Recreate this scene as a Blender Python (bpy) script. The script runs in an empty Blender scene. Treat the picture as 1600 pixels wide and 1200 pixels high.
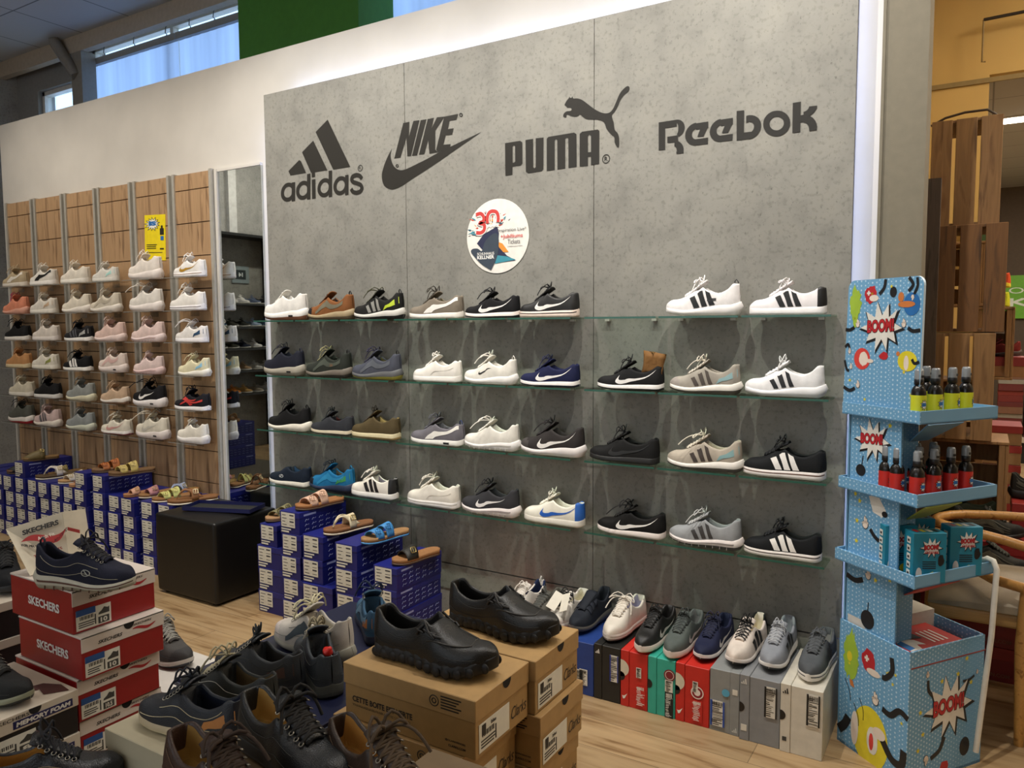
import bpy, bmesh, math, random
from math import sin, cos, pi, radians as R
from mathutils import Vector, Matrix
from mathutils.geometry import tessellate_polygon
rnd = random.Random(7)
SC = bpy.context.scene
COL = SC.collection

# ------------------------------------------------------------------ camera (real pose, 1600x1200 frame)
FPX = 1202.5; YAW = 0.549228; PITCH = -0.0770084; ROLL = -0.0052746; CH = 1.47
_f = Vector((-sin(YAW)*cos(PITCH), cos(YAW)*cos(PITCH), sin(PITCH)))
_r0 = Vector((cos(YAW), sin(YAW), 0)); _u0 = _r0.cross(_f)
_r = cos(ROLL)*_r0 + sin(ROLL)*_u0
_u = -sin(ROLL)*_r0 + cos(ROLL)*_u0
cam_d = bpy.data.cameras.new('camera'); cam = bpy.data.objects.new('camera', cam_d); COL.objects.link(cam)
cam_d.sensor_fit = 'HORIZONTAL'; cam_d.sensor_width = 36; cam_d.lens = FPX/1600*36
cam_d.clip_start = .02; cam_d.clip_end = 80
M3 = Matrix((_r, _u, -_f)).transposed()
cam.matrix_world = Matrix.Translation((0, 0, CH)) @ M3.to_4x4()
SC.camera = cam
def _ray(px, py): return (px-800)*_r - (py-600)*_u + FPX*_f
def wy(px, py, Y):      # point of the photo on the real plane y = Y
    v = _ray(px, py); v = v*(Y/v.y); return Vector((v.x, v.y, v.z+CH))
def wz(px, py, z):
    v = _ray(px, py); v = v*((z-CH)/v.z); return Vector((v.x, v.y, v.z+CH))
def wx(px, py, X):
    v = _ray(px, py); v = v*(X/v.x); return Vector((v.x, v.y, v.z+CH))

# ------------------------------------------------------------------ materials
def lin(c):
    if isinstance(c, str):
        c = c.lstrip('#'); c = [int(c[i:i+2], 16)/255 for i in (0, 2, 4)]
    return tuple(x/12.92 if x <= .04045 else ((x+.055)/1.055)**2.4 for x in c[:3])
_M = {}
def mat(c, rough=.6, kind='plain', metal=0., name=None, **k):
    key = (str(c), rough, kind, metal, str(sorted(k.items())))
    if key in _M: return _M[key]
    m = bpy.data.materials.new(name or kind); m.use_nodes = True
    nt = m.node_tree; N = nt.nodes; Lk = nt.links.new; b = N['Principled BSDF']
    col = lin(c)
    b.inputs['Base Color'].default_value = (*col, 1); b.inputs['Roughness'].default_value = rough; b.inputs['Metallic'].default_value = metal
    tc = N.new('ShaderNodeTexCoord')
    def noise(scale, detail=3, stretch=None):
        n = N.new('ShaderNodeTexNoise'); n.inputs['Scale'].default_value = scale; n.inputs['Detail'].default_value = detail
        if stretch:
            mp = N.new('ShaderNodeMapping'); mp.inputs['Scale'].default_value = stretch; Lk(tc.outputs['Object'], mp.inputs[0]); Lk(mp.outputs[0], n.inputs['Vector'])
        else: Lk(tc.outputs['Object'], n.inputs['Vector'])
        return n
    def ramp(src, stops):
        r = N.new('ShaderNodeValToRGB'); e = r.color_ramp.elements
        while len(e) < len(stops): e.new(.5)
        for el, (p, cc) in zip(e, stops): el.position = p; el.color = (*cc, 1)
        Lk(src, r.inputs[0]); return r
    def bump(src, s, d=.002):
        bp = N.new('ShaderNodeBump'); bp.inputs['Strength'].default_value = s; bp.inputs['Distance'].default_value = d
        Lk(src, bp.inputs['Height']); Lk(bp.outputs[0], b.inputs['Normal'])
    def mul(c1, f): return tuple(min(1, x*f) for x in c1)
    if kind == 'plain':
        n = noise(k.get('ns', 30)); r = ramp(n.outputs[0], [(.3, mul(col, .93)), (.7, mul(col, 1.05))]); Lk(r.outputs[0], b.inputs['Base Color'])
    elif kind == 'leather':
        n = N.new('ShaderNodeTexVoronoi'); n.inputs['Scale'].default_value = k.get('ns', 420); Lk(tc.outputs['Object'], n.inputs['Vector'])
        bump(n.outputs['Distance'], k.get('bs', .35), .0012)
        n2 = noise(14); r = ramp(n2.outputs[0], [(.3, mul(col, .82)), (.7, mul(col, 1.12))]); Lk(r.outputs[0], b.inputs['Base Color'])
    elif kind == 'fabric':
        n = N.new('ShaderNodeTexVoronoi'); n.inputs['Scale'].default_value = 700; Lk(tc.outputs['Object'], n.inputs['Vector'])
        bump(n.outputs['Distance'], .5, .001)
        n2 = noise(25); r = ramp(n2.outputs[0], [(.3, mul(col, .88)), (.7, mul(col, 1.08))]); Lk(r.outputs[0], b.inputs['Base Color'])
        b.inputs['Specular IOR Level'].default_value = .22
    elif kind == 'concrete':
        n1 = noise(1.6, 6); n2 = noise(9, 8); n3 = noise(55, 4); v = noise(130, 2, (1, 1, .6))
        a = ramp(n1.outputs[0], [(.3, mul(col, .86)), (.72, mul(col, 1.12))])
        c2 = ramp(n2.outputs[0], [(.32, (.78, .78, .78)), (.5, (.97, .97, .97)), (.7, (1.06, 1.05, 1.03))])
        c3 = ramp(n3.outputs[0], [(.33, (.72, .72, .70)), (.47, (1, 1, 1)), (1, (1, 1, 1))])
        m1 = N.new('ShaderNodeMixRGB'); m1.blend_type = 'MULTIPLY'; m1.inputs[0].default_value = .8
        Lk(a.outputs[0], m1.inputs[1]); Lk(c2.outputs[0], m1.inputs[2])
        m2 = N.new('ShaderNodeMixRGB'); m2.blend_type = 'MULTIPLY'; m2.inputs[0].default_value = .75
        Lk(m1.outputs[0], m2.inputs[1]); Lk(c3.outputs[0], m2.inputs[2])
        c4 = ramp(v.outputs[0], [(.30, (.55, .55, .54)), (.36, (1, 1, 1)), (1, (1, 1, 1))])
        m3 = N.new('ShaderNodeMixRGB'); m3.blend_type = 'MULTIPLY'; m3.inputs[0].default_value = .8
        Lk(m2.outputs[0], m3.inputs[1]); Lk(c4.outputs[0], m3.inputs[2]); Lk(m3.outputs[0], b.inputs['Base Color'])
        bump(n3.outputs[0], .12, .002)
    elif kind == 'wood':            # grain along axis k['ax']
        st = {'x': (.8, 9, 9), 'y': (9, .8, 9), 'z': (9, 9, .8)}[k.get('ax', 'z')]
        n1 = noise(k.get('ns', 4), 6, st); n2 = noise(k.get('ns', 4)*.35, 2)
        n1.inputs['Distortion'].default_value = .9
        d = lin(k['dark']); a = ramp(n1.outputs[0], [(.30, d), (.46, col), (.58, mul(col, .86)), (.72, mul(col, 1.12))])
        c2 = ramp(n2.outputs[0], [(.3, (.8, .78, .76)), (.7, (1.05, 1.05, 1.05))])
        m1 = N.new('ShaderNodeMixRGB'); m1.blend_type = 'MULTIPLY'; m1.inputs[0].default_value = 1
        Lk(a.outputs[0], m1.inputs[1]); Lk(c2.outputs[0], m1.inputs[2])
        if k.get('knots'):
            mp = N.new('ShaderNodeMapping'); s = k['knots']; q = [s, s, s]; q['xyz'.index(k.get('ax', 'z'))] *= .45; mp.inputs['Scale'].default_value = q
            mp.inputs['Location'].default_value = (.37, .2, .61)
            vo = N.new('ShaderNodeTexVoronoi'); vo.inputs['Scale'].default_value = 1; Lk(tc.outputs['Object'], mp.inputs[0]); Lk(mp.outputs[0], vo.inputs['Vector'])
            kr = ramp(vo.outputs['Distance'], [(0.03, (.30, .18, .11)), (.08, (.6, .48, .38)), (.16, (1, 1, 1))])
            m3 = N.new('ShaderNodeMixRGB'); m3.blend_type = 'MULTIPLY'; m3.inputs[0].default_value = .85
            Lk(m1.outputs[0], m3.inputs[1]); Lk(kr.outputs[0], m3.inputs[2]); m1 = m3
        Lk(m1.outputs[0], b.inputs['Base Color'])
    elif kind == 'floor':
        br = N.new('ShaderNodeTexBrick'); mp = N.new('ShaderNodeMapping'); Lk(tc.outputs['Object'], mp.inputs[0]); Lk(mp.outputs[0], br.inputs['Vector'])
        br.inputs['Scale'].default_value = 1; br.inputs['Brick Width'].default_value = 1.25; br.inputs['Row Height'].default_value = .18
        br.inputs['Mortar Size'].default_value = .0016; br.inputs['Mortar Smooth'].default_value = .3
        br.inputs['Color1'].default_value = (*mul(col, 1.12), 1); br.inputs['Color2'].default_value = (*mul(col, .84), 1); br.inputs['Mortar'].default_value = (*mul(col, .45), 1)
        n1 = noise(3.2, 7, (.7, 7, 7)); n1.inputs['Distortion'].default_value = 1.2
        a = ramp(n1.outputs[0], [(.30, (.52, .44, .36)), (.42, (.86, .82, .76)), (.55, (1, 1, 1)), (.75, (1.1, 1.1, 1.08))])
        m1 = N.new('ShaderNodeMixRGB'); m1.blend_type = 'MULTIPLY'; m1.inputs[0].default_value = 1
        Lk(br.outputs[0], m1.inputs[1]); Lk(a.outputs[0], m1.inputs[2])
        n3 = noise(2.2, 2, (1, 2.6, 1)); c3 = ramp(n3.outputs[0], [(.28, (.5, .36, .25)), (.36, (1, 1, 1))])
        m2 = N.new('ShaderNodeMixRGB'); m2.blend_type = 'MULTIPLY'; m2.inputs[0].default_value = .6
        Lk(m1.outputs[0], m2.inputs[1]); Lk(c3.outputs[0], m2.inputs[2]); Lk(m2.outputs[0], b.inputs['Base Color'])
    elif kind == 'dots':            # printed polka dots on a coloured card
        n = N.new('ShaderNodeTexVoronoi'); n.inputs['Scale'].default_value = k.get('ns', 90); n.inputs['Randomness'].default_value = 0
        mp = N.new('ShaderNodeMapping'); mp.inputs['Rotation'].default_value = (0, 0, .0); Lk(tc.outputs['Object'], mp.inputs[0])
        mp.inputs['Rotation'].default_value = (0, R(45), R(0)); Lk(mp.outputs[0], n.inputs['Vector'])
        d = lin(k['dot']); r = ramp(n.outputs['Distance'], [(.26, d), (.34, col)]); 
        g = N.new('ShaderNodeSeparateXYZ'); Lk(tc.outputs['Object'], g.inputs[0])
        Lk(r.outputs[0], b.inputs['Base Color'])
    elif kind == 'glass':
        b.inputs['Transmission Weight'].default_value = 1; b.inputs['IOR'].default_value = 1.45; b.inputs['Roughness'].default_value = rough
    elif kind == 'tile':
        br = N.new('ShaderNodeTexBrick'); Lk(tc.outputs['Object'], br.inputs['Vector']); br.offset = 0
        br.inputs['Scale'].default_value = 1; br.inputs['Brick Width'].default_value = .625; br.inputs['Row Height'].default_value = .625
        br.inputs['Mortar Size'].default_value = .006; br.inputs['Color1'].default_value = (*col, 1); br.inputs['Color2'].default_value = (*mul(col, .96), 1)
        br.inputs['Mortar'].default_value = (*mul(col, k.get('mort', .35)), 1); Lk(br.outputs[0], b.inputs['Base Color'])
        n3 = noise(160, 2); bump(n3.outputs[0], .2, .002)
    _M[key] = m; return m
def emit(c, s, name='lamp_glow'):
    key = ('e', str(c), s)
    if key in _M: return _M[key]
    m = bpy.data.materials.new(name); m.use_nodes = True; b = m.node_tree.nodes['Principled BSDF']
    b.inputs['Base Color'].default_value = (*lin(c), 1); b.inputs['Emission Color'].default_value = (*lin(c), 1); b.inputs['Emission Strength'].default_value = s
    _M[key] = m; return m

# ------------------------------------------------------------------ mesh builder
class MB:
    def __init__(s): s.v = []; s.f = []; s.mi = []; s.sm = []
    def add(s, vs, fs, mi=0, smooth=False, M=None):
        o = len(s.v)
        s.v += [tuple(M @ Vector(p)) for p in vs] if M is not None else [tuple(p) for p in vs]
        for i, f in enumerate(fs):
            s.f.append([o+j for j in f]); s.mi.append(mi[i] if isinstance(mi, list) else mi); s.sm.append(smooth)
    def box(s, x0, y0, z0, x1, y1, z1, mi=0, M=None):
        s.add([(x0,y0,z0),(x1,y0,z0),(x1,y1,z0),(x0,y1,z0),(x0,y0,z1),(x1,y0,z1),(x1,y1,z1),(x0,y1,z1)],
              [(0,3,2,1),(4,5,6,7),(0,1,5,4),(1,2,6,5),(2,3,7,6),(3,0,4,7)], mi, False, M)
    def rbox(s, x0, y0, z0, x1, y1, z1, r=.004, mi=0, M=None, seg=2):   # softened box
        bm = bmesh.new(); bmesh.ops.create_cube(bm, size=1)
        for v in bm.verts: v.co = Vector(((x0+x1)/2+v.co.x*(x1-x0), (y0+y1)/2+v.co.y*(y1-y0), (z0+z1)/2+v.co.z*(z1-z0)))
        bmesh.ops.bevel(bm, geom=bm.edges[:], offset=r, segments=seg, affect='EDGES', profile=.7)
        s.frombm(bm, mi, M, seg > 2)
    def frombm(s, bm, mi=0, M=None, smooth=False):
        bm.verts.index_update(); s.add([v.co[:] for v in bm.verts], [[v.index for v in f.verts] for f in bm.faces], mi, smooth, M); bm.free()
    def grid(s, pts, mi=0, smooth=True, cu=False, cv=False, M=None):    # pts[i][j]
        n, m = len(pts), len(pts[0]); fs = []; ms = []
        for i in range(n if cu else n-1):
            for j in range(m if cv else m-1):
                fs.append((i*m+j, i*m+(j+1) % m, ((i+1) % n)*m+(j+1) % m, ((i+1) % n)*m+j))
                ms.append(mi(i, j) if callable(mi) else mi)
        s.add([p for r in pts for p in r], fs, ms, smooth, M)
    def tube(s, path, r, n=6, mi=0, closed=False, M=None, taper=None, flat=1.):
        P = [Vector(p) for p in path]; rings = []; up = Vector((0, 0, 1)); prev = None
        for i, p in enumerate(P):
            a = P[i-1] if (i or closed) else P[i]; c = P[(i+1) % len(P)] if (i < len(P)-1 or closed) else P[i]
            t = (c-a)
            if t.length < 1e-9: t = Vector((1, 0, 0))
            t.normalize()
            if prev is None: x = t.cross(up) if abs(t.z) < .95 else t.cross(Vector((1, 0, 0)))
            else: x = prev - t*prev.dot(t)
            if x.length < 1e-6: x = t.orthogonal()
            x.normalize(); prev = x; y = t.cross(x); rr = r*(taper(i/(len(P)-1)) if taper else 1)
            rings.append([p + rr*(cos(2*pi*k/n)*x + flat*sin(2*pi*k/n)*y) for k in range(n)])
        s.grid(rings, mi, True, closed, True, M)
        if not closed:
            for rg, rev in ((rings[0], 0), (rings[-1], 1)):
                s.add(rg, [list(range(n))[::-1 if not rev else 1]], mi, False, M)
    def lathe(s, prof, n=16, mi=0, M=None):
        rings = [[(r*cos(2*pi*k/n), r*sin(2*pi*k/n), z) for k in range(n)] for r, z in prof]
        s.grid(rings, mi, True, False, True, M)
    def poly(s, pts, mi=0, holes=(), M=None, thick=0):   # planar polygon (3d points)
        allp = [Vector(p) for p in pts]; loops = [allp] + [[Vector(p) for p in h] for h in holes]
        flat = [p for l in loops for p in l]; tri = tessellate_polygon(loops)
        s.add(flat, [list(t) for t in tri], mi, False, M)
    def build(s, name, mats, parent=None, kind=None):
        me = bpy.data.meshes.new(name); me.from_pydata(s.v, [], s.f)
        for m in (mats if isinstance(mats, (list, tuple)) else [mats]): me.materials.append(m)
        me.polygons.foreach_set('material_index', s.mi); me.polygons.foreach_set('use_smooth', s.sm); me.update()
        bm = bmesh.new(); bm.from_mesh(me); bmesh.ops.recalc_face_normals(bm, faces=bm.faces[:]); bm.to_mesh(me); bm.free()
        o = bpy.data.objects.new(name, me); COL.objects.link(o)
        if parent is not None: o.parent = parent
        if kind: o['kind'] = kind
        return o
def thing(name, label, cat, loc=(0, 0, 0), rz=0, group=None, rot=None):
    o = bpy.data.objects.new(name, None); COL.objects.link(o); o.location = loc
    o.rotation_euler = rot if rot is not None else (0, 0, rz); o.empty_display_size = .05
    tag(o, label, cat, group); return o
def tag(o, label, cat, group=None, kind=None):
    o['label'] = label; o['category'] = cat
    if group: o['group'] = group
    if kind: o['kind'] = kind
    return o
def struct(name, mb, m): return mb.build(name, m, None, 'structure')
def copy_thing(root, loc, label, rz=None, group=None, rot=None):
    r = root.copy(); COL.objects.link(r); r.location = loc
    if rz is not None: r.rotation_euler = (0, 0, rz)
    if rot is not None: r.rotation_euler = rot
    if label: r['label'] = label
    if group: r['group'] = group
    for ch in list(root.children):
        c = ch.copy(); COL.objects.link(c); c.parent = r
        for g in list(ch.children):
            d = g.copy(); COL.objects.link(d); d.parent = c
    return r
_T = {}
def text_data(s, bold=0., shear=0., sx=1.):
    key = (s, bold, shear)
    if key not in _T:
        cu = bpy.data.curves.new('writing', 'FONT'); cu.body = s; cu.size = 1; cu.offset = bold; cu.shear = shear; cu.resolution_u = 3; cu.fill_mode = 'FRONT'
        o = bpy.data.objects.new('writing', cu); COL.objects.link(o); bpy.context.view_layer.update()
        me = bpy.data.meshes.new_from_object(o.evaluated_get(bpy.context.evaluated_depsgraph_get()))
        vs = [v.co.copy() for v in me.vertices]; fs = [list(p.vertices) for p in me.polygons]
        bpy.data.objects.remove(o); bpy.data.curves.remove(cu); bpy.data.meshes.remove(me)
        x0 = min(v.x for v in vs); x1 = max(v.x for v in vs); y0 = min(v.y for v in vs); y1 = max(v.y for v in vs)
        vs = [((v.x-x0)/(x1-x0), (v.y-y0)/(y1-y0)) for v in vs]; _T[key] = (vs, fs, (x1-x0)/(y1-y0))
    return _T[key]
def put_text(mb, s, o, ux, uy, w=None, h=None, mi=0, bold=0., shear=0., warp=None, center=False):
    """writing fills the box o, o+w*ux, o+h*uy (3d vectors)"""
    vs, fs, asp = text_data(s, bold, shear)
    if w is None: w = h*asp
    if h is None: h = w/asp
    o = Vector(o); ux = Vector(ux); uy = Vector(uy)
    if center: o = o - ux*w/2 - uy*h/2
    pts = []
    for a, b in vs:
        if warp: a, b = warp(a, b)
        pts.append(o + ux*a*w + uy*b*h)
    mb.add(pts, fs, mi)
def kinterp(keys, t):
    n = len(keys)
    if t <= keys[0][0]: return keys[0][1]
    if t >= keys[-1][0]: return keys[-1][1]
    for i in range(n-1):
        if t <= keys[i+1][0]: break
    def d(j):
        if j == 0: return (keys[1][1]-keys[0][1])/(keys[1][0]-keys[0][0])
        if j == n-1: return (keys[-1][1]-keys[-2][1])/(keys[-1][0]-keys[-2][0])
        a = (keys[j][1]-keys[j-1][1])/(keys[j][0]-keys[j-1][0]); b = (keys[j+1][1]-keys[j][1])/(keys[j+1][0]-keys[j][0])
        return 0 if a*b <= 0 else 2*a*b/(a+b)
    h = keys[i+1][0]-keys[i][0]; s = (t-keys[i][0])/h; p0, p1, m0, m1 = keys[i][1], keys[i+1][1], d(i)*h, d(i+1)*h
    return (2*s**3-3*s*s+1)*p0+(s**3-2*s*s+s)*m0+(-2*s**3+3*s*s)*p1+(s**3-s*s)*m1
def sstep(a, b, t):
    s = max(0, min(1, (t-a)/(b-a))); return s*s*(3-2*s)
# ------------------------------------------------------------------ shoes
WS = [(0, .024), (.05, .030), (.15, .040), (.27, .0465), (.38, .046), (.52, .039), (.66, .035), (.82, .0355), (.93, .034), (1, .030)]
FORMS = {  # ht: centre top before the throat; hr: rim; sf/sh: sole height fore/heel
 'court':  dict(sf=.026, sh=.030, spring=.004, ht=[(0,.045),(.08,.056),(.2,.062),(.32,.078),(.45,.100),(.6,.105)], hr=[(.4,.095),(.5,.102),(.62,.082),(.74,.076),(.86,.088),(.94,.101),(1,.100)], tong=.125),
 'runner': dict(sf=.022, sh=.040, spring=.016, ht=[(0,.046),(.08,.056),(.2,.064),(.32,.080),(.45,.102),(.6,.112)], hr=[(.4,.095),(.5,.106),(.62,.088),(.74,.080),(.86,.094),(.94,.115),(1,.118)], tong=.130),
 'chunky': dict(sf=.034, sh=.048, spring=.018, ht=[(0,.060),(.08,.072),(.2,.080),(.32,.096),(.45,.118),(.6,.125)], hr=[(.4,.112),(.5,.122),(.62,.104),(.74,.098),(.86,.110),(.94,.128),(1,.128)], tong=.145),
 'slim':   dict(sf=.020, sh=.026, spring=.010, ht=[(0,.038),(.08,.048),(.2,.054),(.32,.068),(.45,.090),(.6,.095)], hr=[(.4,.082),(.5,.090),(.62,.074),(.74,.070),(.86,.082),(.94,.096),(1,.095)], tong=.113),
 'leather':dict(sf=.020, sh=.030, spring=.008, ht=[(0,.046),(.08,.058),(.2,.064),(.32,.076),(.45,.094),(.6,.100)], hr=[(.4,.09),(.5,.096),(.62,.072),(.74,.066),(.86,.080),(.94,.094),(1,.092)], tong=.118),
 'clog':   dict(sf=.026, sh=.028, spring=.020, ht=[(0,.046),(.08,.054),(.2,.059),(.32,.071),(.45,.093),(.6,.100)], hr=[(.4,.088),(.5,.098),(.60,.074),(.74,.064),(.86,.074),(.94,.093),(1,.092)], tong=None),
}
class Form:
    def __init__(s, form='court', L=.29, W=1., t0=.46):
        p = FORMS[form]; s.p = p; s.L = L; s.k = L/.29; s.W = W*s.k; s.t0 = t0; s.form = form
    def e(s, t, a=.13, b=.10):
        if t < a: return math.sqrt(max(0, 1-((a-t)/a)**2))
        if t > 1-b: return math.sqrt(max(0, 1-((t-1+b)/b)**2))
        return 1
    def cy(s, t): return .007*s.k*sin(pi*t*1.6)*(1 if t < .625 else 0)
    def w(s, t): return kinterp(WS, t)*s.W
    def zb(s, t): return s.k*(s.p['spring']*max(0, (.34-t)/.34)**2 + .006*max(0, (t-.93)/.07)**2)
    def zs(s, t): return s.k*(s.p['sf']+(s.p['sh']-s.p['sf'])*sstep(.3, .8, t)) + s.zb(t)*.9 + (.006*s.k if s.form in ('runner', 'chunky') else 0)*max(0, (t-.88)/.12)**1.5
    def o(s, t): return sstep(s.t0, s.t0+.06, t)*(1-sstep(.945, .985, t))
    def sec(s, t, v):
        k = s.k; e = s.e(t); wb = s.w(t)*e*.965; zs = s.zs(t)-.003*k; o = s.o(t); lift = s.zb(t)*.7
        hf = kinterp(s.p['ht'], t)*k+lift; hr = kinterp(s.p['hr'], t)*k
        if t > .9: hf = hr
        hf = zs+(hf-zs)*(e**.55 if t < .5 else 1)
        th = v*pi/2
        yf = wb*max(0, cos(th))**.62; zf = zs+(hf-zs)*sin(th)**.85
        if v > .985: yf = 0
        if o <= 0 and t < .8: return s.cy(t)+0, yf, zf
        wr = min(kinterp([(.4, .024), (.55, .030), (.72, .031), (.88, .027), (1, .016)], t)*s.W, wb*.97)
        zi = zs+.004*k
        if v <= .62:
            a = v/.62; y = wb+(wr-wb)*a**1.6+.0015*k*sin(pi*a); z = zs+(hr-zs)*a
        elif v <= .70:
            a = (v-.62)/.08; y = wr-.009*k*a; z = hr+.0035*k*sin(pi*a)
        elif v <= .92:
            a = (v-.70)/.22; y = (wr-.009*k)*(1-.0*a); z = hr+(zi-hr)*a
        else:
            a = (v-.92)/.08; y = (wr-.009*k)*(1-a); z = zi
        y = max(y, 0)
        if t >= .9:   # closed heel top
            yf2 = min(wb, wr)*(1-max(0, (v-.62)/.38)) if v > .62 else y; zf2 = hr if v > .62 else z
            return 0, y*o+yf2*(1-o), z*o+zf2*(1-o)
        return s.cy(t), y*o+yf*(1-o), z*o+zf*(1-o)
    def pt(s, t, v, side=-1, off=0.):
        c, y, z = s.sec(t, v); x = (t-.5)*s.L
        if t > .85: x -= (t-.85)/.15*.10*max(0, z-s.zs(t)-.02*s.k)
        if t < .1: x += (.1-t)/.1*.12*max(0, z-s.zs(t))
        return Vector((x, side*(y+off)+c, z))
    def at(s, t, z, side=-1, off=.0013):     # point on the outer side at height z
        lo, hi = 0., .62
        for _ in range(14):
            m = (lo+hi)/2
            if s.sec(t, m)[2] < z: lo = m
            else: hi = m
        p = s.pt(t, lo, side, off); p.z += off*.6 if t < s.t0 else 0; return p

def ts(n): return [(1-cos(pi*i/(n-1)))/2 for i in range(n)]
def decal(mb, F, A, B, n=10, m=4, box=(.3, .8, .15, .95), sides=(-1, 1), off=.0013, mi=0):
    """strip between curves A and B, given in the unit box; box = (t0, t1, a0, a1): a = share of side height"""
    def cur(C, s):
        q = s*(len(C)-1); i = min(int(q), len(C)-2); u = q-i
        return (C[i][0]*(1-u)+C[i+1][0]*u, C[i][1]*(1-u)+C[i+1][1]*u)
    for sd in sides:
        rows = []
        for i in range(n+1):
            a = cur(A, i/n); b = cur(B, i/n); row = []
            for j in range(m+1):
                u = a[0]+(b[0]-a[0])*j/m; v = a[1]+(b[1]-a[1])*j/m
                t = box[0]+(box[1]-box[0])*u; al = box[2]+(box[3]-box[2])*v
                zs = F.zs(t); top = F.at(t, 9, -1)[2]
                row.append(F.at(t, zs+(top-zs)*al, sd, off*F.k))
            rows.append(row)
        mb.grid(rows, mi, True)
def smooth_curve(C, n=8):
    out = []
    for i in range(len(C)-1):
        p0, p1, p2, p3 = C[max(0, i-1)], C[i], C[i+1], C[min(len(C)-1, i+2)]
        for j in range(n):
            t = j/n
            out.append(tuple(.5*((2*p1[d])+(-p0[d]+p2[d])*t+(2*p0[d]-5*p1[d]+4*p2[d]-p3[d])*t*t+(-p0[d]+3*p1[d]-3*p2[d]+p3[d])*t**3) for d in range(len(p1))))
    out.append(tuple(C[-1])); return out
SW_OUT = smooth_curve([(.10, .86), (.02, .55), (.0, .28), (.06, .05), (.18, .0), (.40, .20), (.70, .55), (1, 1)], 4)
SW_IN = smooth_curve([(.10, .86), (.075, .60), (.09, .42), (.16, .33), (.26, .36), (.46, .50), (.73, .74), (1, 1)], 4)
def add_logo(mb, F, kind, sides=(-1, 1)):
    if kind == 'swoosh': decal(mb, F, SW_OUT, SW_IN, 22, 3, (.33, .84, .10, .80), sides)
    elif kind == 'bigswoosh': decal(mb, F, SW_OUT, SW_IN, 22, 3, (.33, .93, .05, .86), sides)
    elif kind == 'smallswoosh': decal(mb, F, SW_OUT, SW_IN, 20, 2, (.35, .60, .35, .72), sides)
    elif kind == 'stripes':
        for i in range(3):
            c = i*.30; decal(mb, F, [(c, 1-.12*(2-i)), (c+.20, .0)], [(c+.17, 1-.12*(2-i)), (c+.38, .0)], 6, 2, (.34, .66, .06, .90), sides)
    elif kind == 'bigstripes':
        for i in range(3):
            c = i*.30; decal(mb, F, [(c, 1-.10*(2-i)), (c+.20, .0)], [(c+.2, 1-.10*(2-i)), (c+.42, .0)], 6, 2, (.36, .70, .03, .98), sides)
    elif kind == 'form':
        decal(mb, F, smooth_curve([(0, .0), (.08, .30), (.3, .62), (.62, .86), (1, .98)], 4), smooth_curve([(.24, .0), (.32, .18), (.5, .40), (.72, .60), (1, .72)], 4), 18, 3, (.36, .97, .04, .95), sides)
    elif kind == 'thinform':
        decal(mb, F, smooth_curve([(0, .0), (.10, .25), (.32, .5), (.66, .68), (1, .72)], 4), smooth_curve([(.02, .0), (.13, .23), (.34, .47), (.66, .64), (1, .67)], 4), 18, 1, (.45, .92, .10, .8), sides)
    elif kind == 'cross':
        decal(mb, F, [(0, .9), (.7, .0)], [(.25, 1), (.95, .15)], 6, 2, (.34, .70, .05, .95), sides)
        decal(mb, F, [(.0, .15), (.9, .75)], [(.05, .42), (1, .98)], 6, 2, (.30, .78, .05, .9), sides, .0019)
        decal(mb, F, [(.3, .3), (1, .42)], [(.3, .55), (1, .62)], 6, 2, (.30, .95, .05, .9), sides, .0024)
    elif kind == 'oval':
        def ring(r, n=16): return [(.5+.5*r*cos(2*pi*i/n+.4), .5+.5*r*sin(2*pi*i/n)) for i in range(n+1)]
        decal(mb, F, ring(1), ring(.78), 16, 1, (.36, .46, .28, .60), sides)
        decal(mb, F, [(.25, .25), (.5, .35), (.75, .75)], [(.25, .4), (.5, .65), (.75, .88)], 6, 1, (.36, .46, .28, .60), sides)
    elif kind == 'panel': decal(mb, F, smooth_curve([(0, .1), (.3, .5), (.6, .3), (1, .6)], 4), smooth_curve([(0, .4), (.3, .95), (.6, .8), (1, .95)], 4), 14, 2, (.28, .88, .0, .9), sides)
    elif kind == 'badge': decal(mb, F, [(0, 0), (1, .2)], [(0, .8), (1, 1)], 3, 1, (.60, .72, .35, .62), sides)
    elif kind == 'waves':
        for q in (.2, .5, .8): decal(mb, F, smooth_curve([(0, q-.1), (.3, q+.1), (.7, q-.1), (1, q+.1)], 4), smooth_curve([(0, q-.04), (.3, q+.16), (.7, q-.04), (1, q+.16)], 4), 14, 1, (.2, .9, .05, .9), sides)
_SH = {}
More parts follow.
